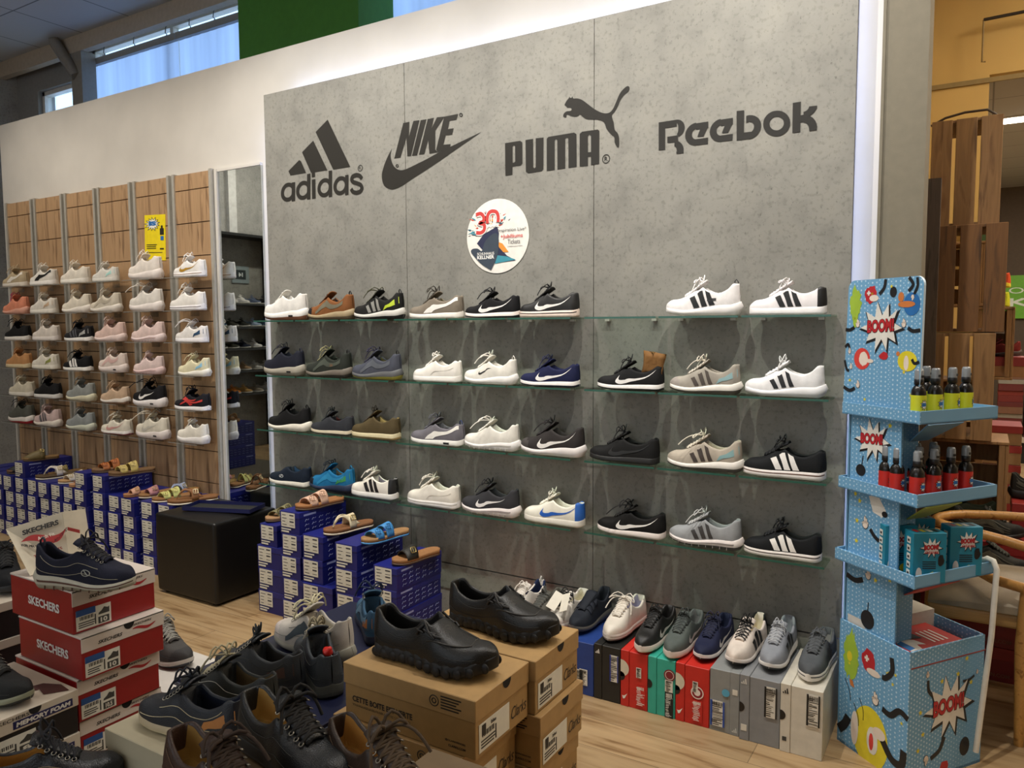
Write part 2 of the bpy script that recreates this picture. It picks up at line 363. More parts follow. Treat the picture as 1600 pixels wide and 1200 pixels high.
def shoe(name, label, loc, rz=0, group=None, form='court', L=.29, upper='#eeeeee', sole='#f4f2ee', outsole=None, lace=None, tongue=None, lining=None,
         logo=None, logo_c='#111111', toe=None, heel=None, tab=None, airhole=False, W=1., res=(30, 11), rot=None, bow=.6, kindm='fabric', rough=.7, midline=None,
         accent=None, flip=1, cat='shoe', hi=False, extra=None, nolace=False, velcro=False, insole=None, wave=None):
    key = (form, L, upper, sole, outsole, lace, tongue, lining, logo, logo_c, toe, heel, tab, airhole, W, res, bow, kindm, rough, midline, accent, hi, nolace, velcro, insole, wave)
    if rot is None: rot = (0, 0, rz)
    if key in _SH and extra is None:
        r = copy_thing(_SH[key], loc, label, rot=rot, group=group); r.name = name
        r.scale = (1, flip, 1); return r
    root = thing(name, label, cat, loc, rz, group, rot); root.scale = (1, flip, 1)
    F = Form(form, L, W); k = F.k; lace = lace or upper; tongue = tongue or upper; lining = lining or upper
    mu = mat(upper, rough, kindm); msl = mat(sole, .55, 'plain'); mo = mat(outsole or sole, .6)
    T = ts(res[0])
    # sole
    mb = MB(); rows = []
    for t in T:
        e = max(F.e(t), .02); w = F.w(t)*e; zb = F.zb(t); zs = F.zs(t); h = zs-zb; c = F.cy(t); x = (t-.5)*L
        if form in ('court', 'slim', 'leather', 'clog'): pr = [(.90, 0), (1., .12), (1.02, .30), (1.0, .85), (.94, 1.0), (.7, 1.02)]
        else: pr = [(.84, 0), (.96, .14), (1.04, .34), (1.07, .6), (1.0, .92), (.93, 1.0)]
        fl = 1.0
        if wave == 'lug': fl = 1+.05*sin(t*70)
        px = (t-.5)*L*1.0
        hb = .022*k*max(0, (t-.9)/.1) if form in ('runner', 'chunky') else 0
        row = []
        for a, b in pr: row.append((px+hb*(.6-abs(b-.6)), -w*a*fl+c, zb+h*b))
        for a, b in pr[::-1]: row.append((px+hb*(.6-abs(b-.6)), w*a*fl+c, zb+h*b))
        rows.append(row)
    nb = 2 if outsole else 0
    def smi(i, j): return 1 if (j < nb-0 or j >= 11-nb) and j != 5 else 0
    mb.grid(rows, smi, True, False, True)
    for rw in (rows[0], rows[-1]): mb.add(rw, [list(range(len(rw)))], 0, False)
    if midline:   # printed line round the sidewall
        for sd in (-1, 1):
            r2 = []
            for t in T[2:-2]:
                e = F.e(t); w = F.w(t)*e*(1.005 if form in ('court', 'slim', 'leather') else 1.075)+.0006; zb = F.zb(t); h = F.zs(t)-zb; c = F.cy(t)
                r2.append([((t-.5)*L, sd*w+c, zb+h*.52), ((t-.5)*L, sd*(w+.0004)+c, zb+h*.66)])
            mb.grid(r2, 2, True)
    if wave == 'grooves':
        for sd in (-1, 1):
            for q in range(9):
                t = .08+q*.095; w = F.w(t)*F.e(t)*1.05+.0006; zb = F.zb(t); h = F.zs(t)-zb; x = (t-.5)*L; c = F.cy(t)
                mb.box(x-.0009, sd*w+c-.0015, zb+.001, x+.0009, sd*w+c+.0015, zb+h*.3, 2)
    if wave == 'lug':
        for sd in (-1, 1):
            for q in range(12):
                t = .05+q*.08; w = F.w(t)*F.e(t)*1.0; zb = F.zb(t); h = F.zs(t)-zb; x = (t-.5)*L; c = F.cy(t)
                bm = bmesh.new(); bmesh.ops.create_uvsphere(bm, u_segments=10, v_segments=6, radius=1)
                mb.frombm(bm, 0, Matrix.Translation((x, sd*w+c, zb+h*.36)) @ Matrix.Diagonal((.0105*k, .0035*k, .0105*k, 1)), True)
    if airhole:
        for sd in (-1, 1):
            t = .76; w = F.w(t)*1.07; z = F.zb(t)+(F.zs(t)-F.zb(t))*.42
            mb.box((t-.05-.5)*L, sd*w-.0012, z-.004*k, (t+.05-.5)*L, sd*w+.0014, z+.004*k, 2)
    mb.build('sole', [msl, mo, mat(midline or '#1a1a1c', .5)], root)
    # upper
    mb = MB(); NV = res[1]; vs = [.62*i/(NV-1) for i in range(NV)]+[.66, .70, .78, .86, .92, .96, 1.0]
    rows = [[F.pt(t, v, -1) for v in vs]+[F.pt(t, v, 1) for v in vs[::-1][1:]] for t in T]
    nv = len(vs)
    def umi(i, j):
        t = T[i]; jj = j if j < nv-1 else 2*nv-3-j
        if jj >= NV+1 and (F.t0+.03 < t < .955): return 1
        if toe and t < .17-.05*(jj/NV): return 2
        if heel and t > .875 and jj <= NV: return 3
        return 0
    mb.grid(rows, umi, True)
    up = mb.build('upper', [mu, mat(lining, .85, 'fabric'), mat(toe or upper, rough, kindm), mat(heel or upper, rough, kindm)], root)
    if hi:
        for o_ in (up,):
            md = o_.modifiers.new('smooth', 'SUBSURF'); md.levels = 1; md.render_levels = 1
    if insole:
        mb = MB(); r2 = []
        for t in [F.t0+.0+.52*i/9*.97 for i in range(10)]:
            w = min(kinterp([(.4, .024), (.55, .030), (.72, .031), (.88, .027), (1, .016)], t)*F.W, F.w(t)*F.e(t))-.0095*k
            z = F.zs(t)+.004*k; r2.append([((t-.5)*L, -w+F.cy(t), z), ((t-.5)*L, w+F.cy(t), z)])
        mb.grid(r2); mb.build('insole', mat(insole, .8, 'fabric'), root)
    tg = F.p['tong']
    def topz(t): return F.sec(min(t, F.t0-.005), 1.)[2]
    if tg and not nolace or velcro:
        mb = MB(); rows = []
        a0, a1 = .27, .565; z1 = (tg or .12)*k
        for i in range(9):
            s_ = i/8; t = a0+(a1-a0)*s_
            z = topz(t)+.0025*k if t < F.t0-.03 else None
            if z is None:
                zz0 = topz(F.t0-.03)+.0025*k; q = (t-(F.t0-.03))/(a1-F.t0+.03); z = zz0+(z1-zz0)*q
            w = (.013+.012*s_)*k
            rows.append([((t-.5)*L, u*w+F.cy(t), z+.003*k*(1-abs(u)**2.2)-.004*k*abs(u)**3) for u in (-1, -.75, -.4, 0, .4, .75, 1)])
        mb.grid(rows)
        for r_ in rows: pass
        to = mb.build('tongue', mat(tongue, rough, kindm), root); md = to.modifiers.new('thick', 'SOLIDIFY'); md.thickness = .0045*k; md.offset = 1
    if velcro:
        mb = MB()
        for q in range(3):
            t = .33+q*.075; rows = []
            for dt in (-.025, .025):
                rows.append([F.pt(t+dt, .42+.58*a/6, -1, .003)+Vector((0, 0, .004)) for a in range(7)]+[F.pt(t+dt, 1-.58*a/6, 1, .003)+Vector((0, 0, .004)) for a in range(1, 7)])
            mb.grid(rows)
        o_ = mb.build('strap', mat(lace, rough, kindm), root); md = o_.modifiers.new('thick', 'SOLIDIFY'); md.thickness = .002
    elif not nolace:
        mb = MB(); n = 6; lr = (.0029 if hi and form == 'leather' else .0024)*k; seg = 5 if not hi else 8
        def eye(i, sd, dz=0.):
            t = .295+(F.t0+.035-.295)*i/(n-1); z = topz(t); w = (.0165+.006*i/(n-1))*k
            ez = z + (0 if t < F.t0-.02 else (t-F.t0+.02)*.25*k)
            return Vector(((t-.5)*L, sd*w+F.cy(t), ez+.0045*k+dz))
        for i in range(n):
            a, b = eye(i, -1), eye(i, 1); m = (a+b)/2+Vector((0, 0, .0055*k))
            a2 = a+Vector((0, -.004*k, -.004*k)); b2 = b+Vector((0, .004*k, -.004*k))
            mb.tube([a2, a, (a+m)/2+Vector((0, 0, .0022*k)), m, (b+m)/2+Vector((0, 0, .0022*k)), b, b2], lr, seg)
            if i < n-1:
                for sd in (-1, 1):
                    c = eye(i+1, -sd); a = eye(i, sd); m = (a+c)/2+Vector((0, 0, .007*k+.001*sd)); mb.tube([a, m, c], lr, seg)
        K = (eye(n-1, -1)+eye(n-1, 1))/2+Vector((0, 0, .009*k))
        bm = bmesh.new(); bmesh.ops.create_uvsphere(bm, u_segments=8, v_segments=6, radius=.0055*k); mb.frombm(bm, 0, Matrix.Translation(K), True)
        if bow:
            rr = random.Random(int(L*1e4)+len(label))
            for sd in (-1, 1):
                ln = (.042+.012*rr.random())*k*bow/.6; up_ = (.012+.016*rr.random())*k
                pts = []
                for q in range(13):
                    a = 2*pi*q/12; u = (1-cos(a))/2
                    pts.append(K+Vector((-ln*.35*u+.010*k*sin(a), sd*ln*u*.8, up_*sin(pi*min(1, u*.9))-.010*k*u*u+.004*k*sin(a))))
                mb.tube(pts, lr*.95, seg)
                ln2 = ln*(1.05+.5*rr.random()); dx = (-.3-.6*rr.random())*ln2
                mb.tube([K+Vector((dx*u, sd*ln2*.7*math.sqrt(u), .008*k*sin(pi*u)-.034*k*u*u)) for u in [q/7 for q in range(8)]], lr*.95, seg)
        mb.build('laces', mat(lace, .8, 'plain', ns=200), root)
        if hi:
            mb = MB()
            for i in range(n):
                for sd in (-1, 1):
                    c = eye(i, sd)+Vector((0, sd*.0055*k, -.0040*k)); mb.tube([c+Vector((.0042*k*cos(a), .0032*k*sin(a)*1., -.0022*k*sin(a)*sd)) for a in [2*pi*q/12 for q in range(12)]], .0011*k, 6, closed=True)
            mb.build('lace_hardware', mat('#9a958a', .3, 'plain', metal=.9), root)
    if logo:
        mb = MB(); lg = logo if isinstance(logo, tuple) else (logo,)
        lc = logo_c if isinstance(logo_c, tuple) else (logo_c,)*len(lg)
        for i, (l_, c_) in enumerate(zip(lg, lc)):
            mb = MB(); add_logo(mb, F, l_)
            mb.build({'stripes': 'side_logo', 'panel': 'overlay_panel', 'waves': 'overlay_lines', 'badge': 'side_badge'}.get(l_, 'side_logo'), mat(c_, .45), root)
    if accent:   # heel counter patch
        mb = MB(); decal(mb, F, [(0, 0), (.3, .35), (1, .4)], [(0, .0), (.15, .7), (1, 1)], 6, 3, (.70, .985, .02, .75))
        mb.build('heel_panel', mat(accent, .5), root)
    if tab:      # pull tab at the heel
        mb = MB(); p = F.pt(.975, .6, -1); x = p.x; z = p.z
        mb.tube([(x+.001, 0, z-.035*k), (x+.004*k, 0, z-.01*k), (x+.003*k, 0, z+.010*k), (x-.004*k, 0, z+.020*k), (x-.010*k, 0, z+.012*k), (x-.008*k, 0, z-.004*k)], .0042*k, 6, flat=.35)
        mb.build('pull_tab', mat(tab, .7), root)
    if hi:       # stitching round the throat and toe
        mb = MB()
        for sd in (-1, 1):
            mb.tube([F.pt(.10+.86*q/40, .16+.05*sin(q*.16), sd, .0006) for q in range(41)], .0007, 5)
            mb.tube([F.pt(.30+.60*q/30, .50-.12*sin(pi*q/30), sd, .0006) for q in range(31)], .0007, 5)
        mb.build('stitching', mat(outsole or '#8a7a60', .8), root)
    _SH[key] = root
    return root

# ------------------------------------------------------------------ sandals
_SA = {}
def sandal(name, label, loc, rz=0, group=None, strap='#d9b08c', style='two', foot='#a9825a', sole='#5a4634', L=.25, buckle='#b9a46a', rot=None, flip=1, white=False):
    key = (strap, style, foot, sole, L, buckle)
    if key in _SA:
        r = copy_thing(_SA[key], loc, label, rz, group, rot); r.name = name; r.scale = (1, flip, 1); return r
    root = thing(name, label, 'sandal', loc, rz, group, rot); root.scale = (1, flip, 1); k = L/.25
    F = Form('court', L, .98); T = ts(22)
    def outline(z0, z1, wk, mat_, nm):
        mb = MB(); rows = []
        for t in T:
            w = F.w(t)*1.02*max(F.e(t), .03)*wk; c = F.cy(t); x = (t-.5)*L; sp = .006*k*max(0, (.25-t)/.25)**2+.004*k*sstep(.4, .8, t)
            rows.append([(x, -w*.97+c, z0+sp), (x, -w+c, (z0+z1)/2+sp), (x, -w*.97+c, z1+sp), (x, -w*.8+c, z1+sp-.004*k), (x, c, z1+sp-.0055*k), (x, w*.8+c, z1+sp-.004*k), (x, w*.97+c, z1+sp), (x, w+c, (z0+z1)/2+sp), (x, w*.97+c, z0+sp)])
        mb.grid(rows, 0, True, False, True); return mb.build(nm, mat_, root)
    outline(0, .008*k, 1.0, mat(sole, .7), 'sole'); outline(.007*k, .027*k, .985, mat(foot, .75, 'plain', ns=120), 'footbed')
    ms = mat(strap, .55, 'leather', ns=300)
    def strapm(t0, t1, h0, h1, nm='strap', lean=.0, n=12):
        mb = MB(); rows = []
        for i in range(5):
            t = t0+(t1-t0)*i/4; h = h0+(h1-h0)*i/4; w = F.w(t)*1.03; c = F.cy(t); row = []
            for j in range(n+1):
                a = pi*j/n; row.append(((t-.5)*L+lean*cos(a)*.01, -w*cos(a)*(1-.10*sin(a))+c, .018*k+(h-.018*k)*sin(a)**.8))
            rows.append(row)
        mb.grid(rows, 0, True); o = mb.build(nm, ms, root); md = o.modifiers.new('thick', 'SOLIDIFY'); md.thickness = .0035*k; return o
    def buck(t, h, sd=-1):
        mb = MB(); w = F.w(t); p = Vector(((t-.5)*L, sd*w*.82+F.cy(t), h*.80)); X = Vector((1, 0, 0)); Y = Vector((0, .55, .83)) if sd < 0 else Vector((0, -.55, .83))
        r_ = .011*k; mb.tube([p+X*r_*a+Y*r_*b for a, b in ((-1, -1), (0, -1.1), (1, -1), (1.1, 0), (1, 1), (0, 1.1), (-1, 1), (-1.1, 0))], .0022*k, 6, closed=True)
        mb.tube([p-Y*r_, p+Y*r_], .0015*k, 5); mb.build('buckle', mat(buckle, .3, 'plain', metal=.8), root)
    if style == 'two':
        strapm(.20, .36, .052*k, .060*k, lean=1); strapm(.42, .58, .066*k, .080*k, lean=1); buck(.28, .066*k); buck(.50, .082*k)
    elif style == 'one':
        strapm(.22, .46, .052*k, .072*k); buck(.36, .072*k)
    elif style == 'thong':
        mb = MB()
        for sd in (-1, 1):
            rows = []
            for i in range(11):
                s_ = i/10; t = .19+.40*s_; w = F.w(t); y0 = sd*w*1.02*s_**1.3; zc = .026*k+.050*k*sin(pi*min(1, s_*1.05))**.9*(1-.25*s_); wd = (.004+.022*s_)*k
                c = F.cy(t); x = (t-.5)*L; rows.append([(x-wd*.4, y0*1.0+c, zc-.000), (x, y0*.86+c, zc+.006*k*(1-s_)+.004*k), (x+wd, y0*.80+c, zc+.006*k)])
            mb.grid(rows)
        o = mb.build('strap', ms, root); md = o.modifiers.new('thick', 'SOLIDIFY'); md.thickness = .004*k
        strapm(.46, .60, .072*k, .080*k, 'instep_strap'); buck(.54, .080*k)
    elif style == 'clog':
        mb = MB(); rows = []
        for i in range(12):
            t = .02+.53*(i/11)**.9; w = F.w(t)*1.03*max(F.e(t), .05); h = (.030+.052*sin(min(1, t/.55)*pi/2)**1.0)*k; c = F.cy(t)
            rows.append([((t-.5)*L, -w*cos(pi*j/12)*(1-.08*sin(pi*j/12))+c, .012*k+(h-.012*k)*sin(pi*j/12)**.7) for j in range(13)])
        mb.grid(rows); o = mb.build('clog_upper', ms, root); md = o.modifiers.new('thick', 'SOLIDIFY'); md.thickness = .0035*k
        mb = MB(); w = F.w(.5)*1.05
        mb.grid([[((t-.5)*L, -w*cos(pi*j/10)*(1-.08*sin(pi*j/10)), .014*k+(.074*k)*sin(pi*j/10)**.7) for j in range(11)] for t in (.45, .52, .59)])
        o = mb.build('strap', ms, root); md = o.modifiers.new('thick', 'SOLIDIFY'); md.thickness = .004*k; buck(.52, .098*k)
    _SA[key] = root; return root
PAN = 6; SPT = 150; SPL = 56; WLD = 4.5; EXPO = 0.; FILL = 55
# ------------------------------------------------------------------ setting
WHITE = mat('#cec9c0', .75, 'plain', ns=3); ALU = mat('#b9b5aa', .4, 'plain', metal=.3)
CONC = mat('#8b8981', .62, 'concrete')
mb = MB(); mb.box(-7.6, -3.5, -.05, 3.2, 13, 0); struct('floor', mb, mat('#a88d68', .42, 'floor'))
mb = MB(); mb.box(-6.45, 3.08, 0, -.20, 3.2, 3.0); struct('wall_back', mb, WHITE)
mb = MB(); mb.box(-7.75, -3.5, 0, -7.6, 4.0, 4.2); struct('wall_left', mb, mat('#a7a49d', .8, 'concrete'))
mb = MB(); mb.box(-7.6, -3.6, 0, 3.2, -3.5, 4.2); struct('wall_front', mb, mat('#b5aea2', .8))
mb = MB(); mb.box(3.2, -3.5, 0, 3.3, 13, 4.2); struct('wall_right', mb, mat('#b8ad98', .8))
mb = MB(); mb.box(-7.6, -3.5, 3.82, 3.2, 3.65, 3.9); struct('ceiling', mb, mat('#bcbcbc', .85, 'tile'))
mb = MB(); mb.box(-.4, 3.65, 3.82, 3.2, 6.0, 3.9); mb.box(-7.6, 3.65, 3.82, -.4, 4.0, 3.9); struct('ceiling', mb, mat('#b39a72', .85))
# window band behind the partition
mb = MB(); mb.box(-7.6, 3.64, 3.69, -.4, 3.70, 3.82); mb.box(-7.6, 3.70, 3.78, -.4, 3.86, 3.82); struct('trim_1', mb, mat('#b7a894', .7))
mb = MB(); mb.box(-7.6, 3.8, 0, -.4, 3.95, 2.95); mb.box(-7.6, 3.8, 2.95, -7.26, 3.95, 3.8); mb.box(-6.62, 3.8, 2.95, -6.45, 3.95, 3.8); mb.box(-7.26, 3.8, 3.56, -6.62, 3.95, 3.8)
mb.box(-.55, 3.8, 2.95, -.4, 3.95, 3.8); struct('wall_window', mb, mat('#8f8d8a', .8))
def window(n, x0, x1, z0, z1, mull=()):
    mb = MB(); fr = .035
    mb.box(x0, 3.84, z0, x1, 3.90, z0+fr); mb.box(x0, 3.84, z1-fr, x1, 3.90, z1); mb.box(x0, 3.84, z0, x0+fr, 3.90, z1); mb.box(x1-fr, 3.84, z0, x1, 3.90, z1)
    for m_ in mull: mb.box(m_-.02, 3.845, z0, m_+.02, 3.895, z1)
    o = struct('window_%d' % n, mb, mat('#d5d2cc', .5)); mb = MB(); mb.box(x0+.02, 3.868, z0+.02, x1-.02, 3.874, z1-.02)
    mb.build('pane', M_GLASS, o)
def thin_glass(c, alpha, name='clear_glass', refl=.08):
    m = bpy.data.materials.new(name); m.use_nodes = True; nt = m.node_tree; N = nt.nodes; N.clear()
    o = N.new('ShaderNodeOutputMaterial'); tr = N.new('ShaderNodeBsdfTransparent'); gl = N.new('ShaderNodeBsdfGlossy'); gl.inputs['Roughness'].default_value = .03
    lw = N.new('ShaderNodeLayerWeight'); lw.inputs[0].default_value = .35; mx = N.new('ShaderNodeMixShader'); mt = N.new('ShaderNodeMath'); mt.operation = 'MULTIPLY'; mt.inputs[1].default_value = refl*5
    nz = N.new('ShaderNodeTexNoise'); nz.inputs['Scale'].default_value = 3; rp = N.new('ShaderNodeValToRGB')
    col = lin(c); rp.color_ramp.elements[0].color = (*[x*.97 for x in col], 1); rp.color_ramp.elements[1].color = (*col, 1)
    nt.links.new(nz.outputs[0], rp.inputs[0]); nt.links.new(rp.outputs[0], tr.inputs[0]); nt.links.new(lw.outputs['Fresnel'], mt.inputs[0]); nt.links.new(mt.outputs[0], mx.inputs[0])
    nt.links.new(tr.outputs[0], mx.inputs[1]); nt.links.new(gl.outputs[0], mx.inputs[2]); nt.links.new(mx.outputs[0], o.inputs[0]); return m
M_GLASS = thin_glass('#f4f8f6', .9); M_SHELF = thin_glass('#edf5f0', .8, 'shelf_glass', .03); M_ACRYL = thin_glass('#f2f2f0', .9, 'acrylic', .05)
window(1, -7.26, -6.62, 2.95, 3.56); window(2, -6.45, -.55, 2.95, 3.79, (-5.4, -4.0, -2.4))
def translucent(c, name='blind_cloth'):
    m = bpy.data.materials.new(name); m.use_nodes = True; nt = m.node_tree; N = nt.nodes; N.clear(); o = N.new('ShaderNodeOutputMaterial')
    d = N.new('ShaderNodeBsdfDiffuse'); t = N.new('ShaderNodeBsdfTranslucent'); mx = N.new('ShaderNodeMixShader'); mx.inputs[0].default_value = .7
    tc = N.new('ShaderNodeTexCoord'); mp = N.new('ShaderNodeMapping'); mp.inputs['Scale'].default_value = (6, 1, .25); nz = N.new('ShaderNodeTexNoise'); nz.inputs['Scale'].default_value = 1.3
    rp = N.new('ShaderNodeValToRGB'); col = lin(c); rp.color_ramp.elements[0].position = .35; rp.color_ramp.elements[1].position = .7
    rp.color_ramp.elements[0].color = (*[x*.78 for x in col], 1); rp.color_ramp.elements[1].color = (*col, 1)
    L_ = nt.links.new; L_(tc.outputs['Object'], mp.inputs[0]); L_(mp.outputs[0], nz.inputs['Vector']); L_(nz.outputs[0], rp.inputs[0])
    L_(rp.outputs[0], d.inputs[0]); L_(rp.outputs[0], t.inputs[0]); L_(d.outputs[0], mx.inputs[1]); L_(t.outputs[0], mx.inputs[2]); L_(mx.outputs[0], o.inputs[0]); return m
M_BL = translucent('#c9d4ea')
bx = [-6.42, wy(281, 110, 3.8).x, wy(373, 80, 3.8).x+.12]
for i, (x0, x1, lb) in enumerate([(bx[0], bx[1]-.006, 'pale translucent roller blind in the left half of the high window'), (bx[1]+.006, bx[2], 'pale translucent roller blind next to the green column, left of it'), (-4.0, -1.5, 'pale translucent roller blind to the right of the green column')]):
    t = thing('roller_blind', lb, 'blind', ((x0+x1)/2, 3.80, 2.96)); w = (x1-x0)/2
    mb = MB(); n = 30
    mb.grid([[(-w+2*w*a/n, .004*sin(a*1.7), z) for z in (0, .66)] for a in range(n+1)]); mb.build('blind_cloth', M_BL, t)
    mb = MB(); mb.box(-w, -.035, .655, w, .0, .705); mb.build('head_rail', mat('#8d8a88', .5), t)
    mb = MB()
    for a in (-.6, .1, .8):
        mb = MB(); mb.tube([(w*a, -.02, .705), (w*a+.01, -.02, .72), (w*a-.008, -.02, .735), (w*a, -.02, .775), (w*a, .0, .80)], .004, 5); mb.build('hook', mat('#55524e', .4), t)
mb = MB(); p0 = wy(373, 50, 3.45); p1 = wy(560, 20, 3.45); mb.box(p0.x, 3.45, 0, p1.x, 3.76, 3.82); struct('wall_column', mb, mat('#43802a', .7))
mb = MB(); mb.box(-6.43, 3.64, 0, -6.28, 3.76, 3.69); M_ = mb; struct('trim_2', mb, mat('#8c857a', .7))
mb = MB(); a = Vector((-6.36, 3.64, 3.50)); b = Vector((-6.56, 3.58, 3.80)); mb.tube([a, b], .05, 4); struct('trim_3', mb, mat('#8c857a', .7))
# right hand trim and lit reveal
mb = MB(); mb.box(-.335, 3.02, 0, -.325, 3.08, 3.5); mb.box(-.325, 3.03, 0, -.30, 3.2, 3.82); mb.box(-.30, 3.0, 0, -.19, 3.2, 3.82); struct('trim_4', mb, mat('#77705f', .7))
mb = MB(); mb.box(-.41, 3.085, 2.99, -.30, 3.2, 3.82); struct('wall_reveal', mb, WHITE)
# concrete-look shelf wall: three big boards and three plinth boards
XP = [-3.432, -2.440, -1.426, -.412]; ZT = 2.737
for i in range(3):
    mb = MB(); mb.box(XP[i]+.0015, 3.0, .303, XP[i+1]-.0015, 3.022, ZT)
    for z in (.75, 1.05, 1.35, 1.65): pass
    o = mb.build('wall_board', CONC); tag(o, 'grey concrete-look wall board %s' % ['under the first two logos, left of the shelf wall', 'in the middle of the shelf wall with the round sticker', 'at the right end of the shelf wall under the fourth logo'][i], 'wall board', 'concrete-look wall boards')
    mb = MB(); mb.box(XP[i]+.0015, 3.0, 0, XP[i+1]-.0015, 3.022, .297)
    o = mb.build('plinth_board', CONC); tag(o, 'low concrete-look plinth board %s' % ['behind the blue boxes at the left end of the shelf wall', 'in the middle below the shelf wall', 'behind the grey and white boxes'][i], 'wall board', 'concrete-look plinth boards')
mb = MB()
for i in range(3): mb.box(XP[i]+.004, 3.022, 0, XP[i]+.05, 3.08, 2.70); mb.box(XP[i+1]-.05, 3.022, 0, XP[i+1]-.03, 3.08, 2.70)
struct('trim_5', mb, mat('#e6e2da', .6))
# LED strips behind the boards (they light the white wall)
for nm, bxs, s, lb in [('led_strip', (-3.28, 3.030, 2.700, -.45, 3.040, 2.712), 17, 'cool white light strip along the top edge of the concrete wall boards'), ('led_strip', (-.426, 3.030, .3, -.419, 3.045, 2.70), 5, 'cool white light strip along the right edge of the concrete wall boards'), ('led_strip', (-3.4375, 3.030, .3, -3.434, 3.046, 2.6), 9, 'faint cool light strip along the left edge of the concrete wall boards, by the mirror')]:
    mb = MB(); mb.box(*bxs); o = mb.build(nm, emit('#adc4ff', s)); tag(o, lb, 'light strip')
# mirror
mx0 = wy(342, 300, 3.07).x; mx1 = -3.547
def mirror_mat():
    m = mat('#c4c8c4', .0, 'plain', metal=1., name='mirror_glass'); m.node_tree.nodes['Principled BSDF'].inputs['Roughness'].default_value = .015; return m
mb = MB(); mb.box(mx0, 3.066, .04, mx1, 3.078, 2.385); t = thing('wall_mirror', 'tall narrow wall mirror between the wooden panels and the concrete boards', 'mirror', (0, 0, 0)); mb.build('mirror_glass', mirror_mat(), t)
mb = MB(); mb.box(mx0-.022, 3.055, .02, mx0, 3.08, 2.40); mb.box(mx0, 3.06, 2.385, mx1, 3.08, 2.40); mb.build('mirror_frame', WHITE, t)
# wooden slat panels
WOODM = mat('#b9966f', .6, 'wood', dark='#7d5f42', ns=2.6, knots=4.2)
pw = .405; PX0 = -6.350; CX = []
names = ['at the far left end', 'second from the far left end', 'third from the far left end', 'fourth from the far left', 'behind the yellow poster', 'next to the tall mirror']
for k in range(6):
    x0 = PX0+k*pw; x1 = x0+pw-.03; CX.append((x0+x1)/2)
    t = thing('slat_panel', 'narrow knotty wooden slat panel with pale metal edges, '+names[k], 'slat panel', (x0, 3.05, 0), 0, 'wooden slat panels on the left wall')
    mb = MB(); z = .10; j = 0
    while z < 2.38:
        z2 = min(z+.2, 2.40)
        if j % 1 == 0: mb.box(.022, -.003, z+.003, (x1-x0)-.022, .022, z2-.003)
        z = z2; j += 1
    mb.build('wood_boards', WOODM, t)
    mb = MB(); mb.box(.02, .012, .10, (x1-x0)-.02, .0222, 2.39); mb.build('groove_backing', mat('#4a3626', .8), t)
    for a in (0, x1-x0-.022):
        mb = MB(); mb.box(a, -.012, .05, a+.022, .028, 2.405); mb.build('edge_rail', ALU, t)
# left rack wall (seen in the mirror and past the end of the partition)
# ------------------------------------------------------------------ logos on the concrete wall (vinyl), traced on the real wall plane
VIN = mat('#2c2a26', .32, 'plain', ns=4)
class Zm:
    def __init__(s, x, y, k, Y=2.9985, sl=0.): s.x = x; s.y = y; s.k = k; s.Y = Y; s.sl = sl
    def __call__(s, u, v): return wy(s.x+u/s.k, s.y+v/s.k, s.Y)
def ringpts(Z, cx, cy, rx, ry, sl, n=28, a0=0, a1=360): return [Z(cx+rx*cos(R(a0+(a1-a0)*i/n)), cy-ry*sin(R(a0+(a1-a0)*i/n))+sl*rx*cos(R(a0+(a1-a0)*i/n))) for i in range(n if a1-a0 >= 360 else n+1)]
def annulus(mb, Z, cx, cy, rx, ry, tx, ty, sl, a0=0, a1=360, n=28):
    Z.Y -= 4e-5
    rows = [[Z(cx+(rx-tx*j)*cos(R(a0+(a1-a0)*i/n)), cy-(ry-ty*j)*sin(R(a0+(a1-a0)*i/n))+sl*(rx-tx*j)*cos(R(a0+(a1-a0)*i/n))) for j in (0, 1)] for i in range(n+1)]
    mb.grid(rows, 0, False)
def P4(mb, Z, *pts):
    Z.Y -= 4e-5; mb.poly([Z(*p) for p in pts])
def ribbon(mb, pts, w, mi=0):   # stroke in 3d on the wall plane (normal y)
    P = [Vector(p) for p in pts]; rows = []
    for i, p in enumerate(P):
        t = (P[min(i+1, len(P)-1)]-P[max(i-1, 0)]).normalized(); n = Vector((t.z, 0, -t.x)); rows.append([p+n*w/2, p-n*w/2])
    mb.grid(rows, mi, False)
# 1 three-bar mountain and its word
Z = Zm(430, 170, 8); sl = -.20
mb = MB(); P4(mb, Z, (165, 778), (300, 640), (322, 655), (385, 800), (190, 833)); P4(mb, Z, (335, 543), (475, 397), (650, 766), (447, 800)); P4(mb, Z, (505, 290), (655, 135), (937, 724), (725, 760))
for cx, cy, x1, yb, yt in ((160, 1041, 248, 1150, 915), (350, 1018, 440, 1128, 808), (617, 985, 710, 1097, 768), (817, 960, 915, 1072, 822)):
    annulus(mb, Z, cx, cy, 90, 118, 38, 50, sl); w = 42
    P4(mb, Z, (x1-w, yt+8), (x1, yt), (x1, yb), (x1-w, yb+8))
P4(mb, Z, (457, 885), (500, 878), (505, 1118), (460, 1125)); P4(mb, Z, (455, 790), (495, 783), (497, 850), (457, 857))
Zs = [Z(u, v) for u, v in smooth_curve([(1082, 872), (1055, 838), (1010, 828), (968, 848), (955, 885), (975, 915), (1020, 930), (1065, 950), (1083, 990), (1062, 1030), (1015, 1048), (970, 1035), (948, 1000)], 5)]
ribbon(mb, Zs, .021); 
o = mb.build('wall_logo', VIN); tag(o, 'dark vinyl three-bar mountain logo above the word adidas, leftmost on the wall', 'logo', 'dark logos on the concrete wall')
mb = MB(); annulus(mb, Z, 1062, 740, 30, 40, 6, 7, sl, n=16); put_text(mb, 'R', Z(1050, 757), (1, 0, 0), (0, 0, 1), h=.013); o = mb.build('registered_mark', VIN, o)
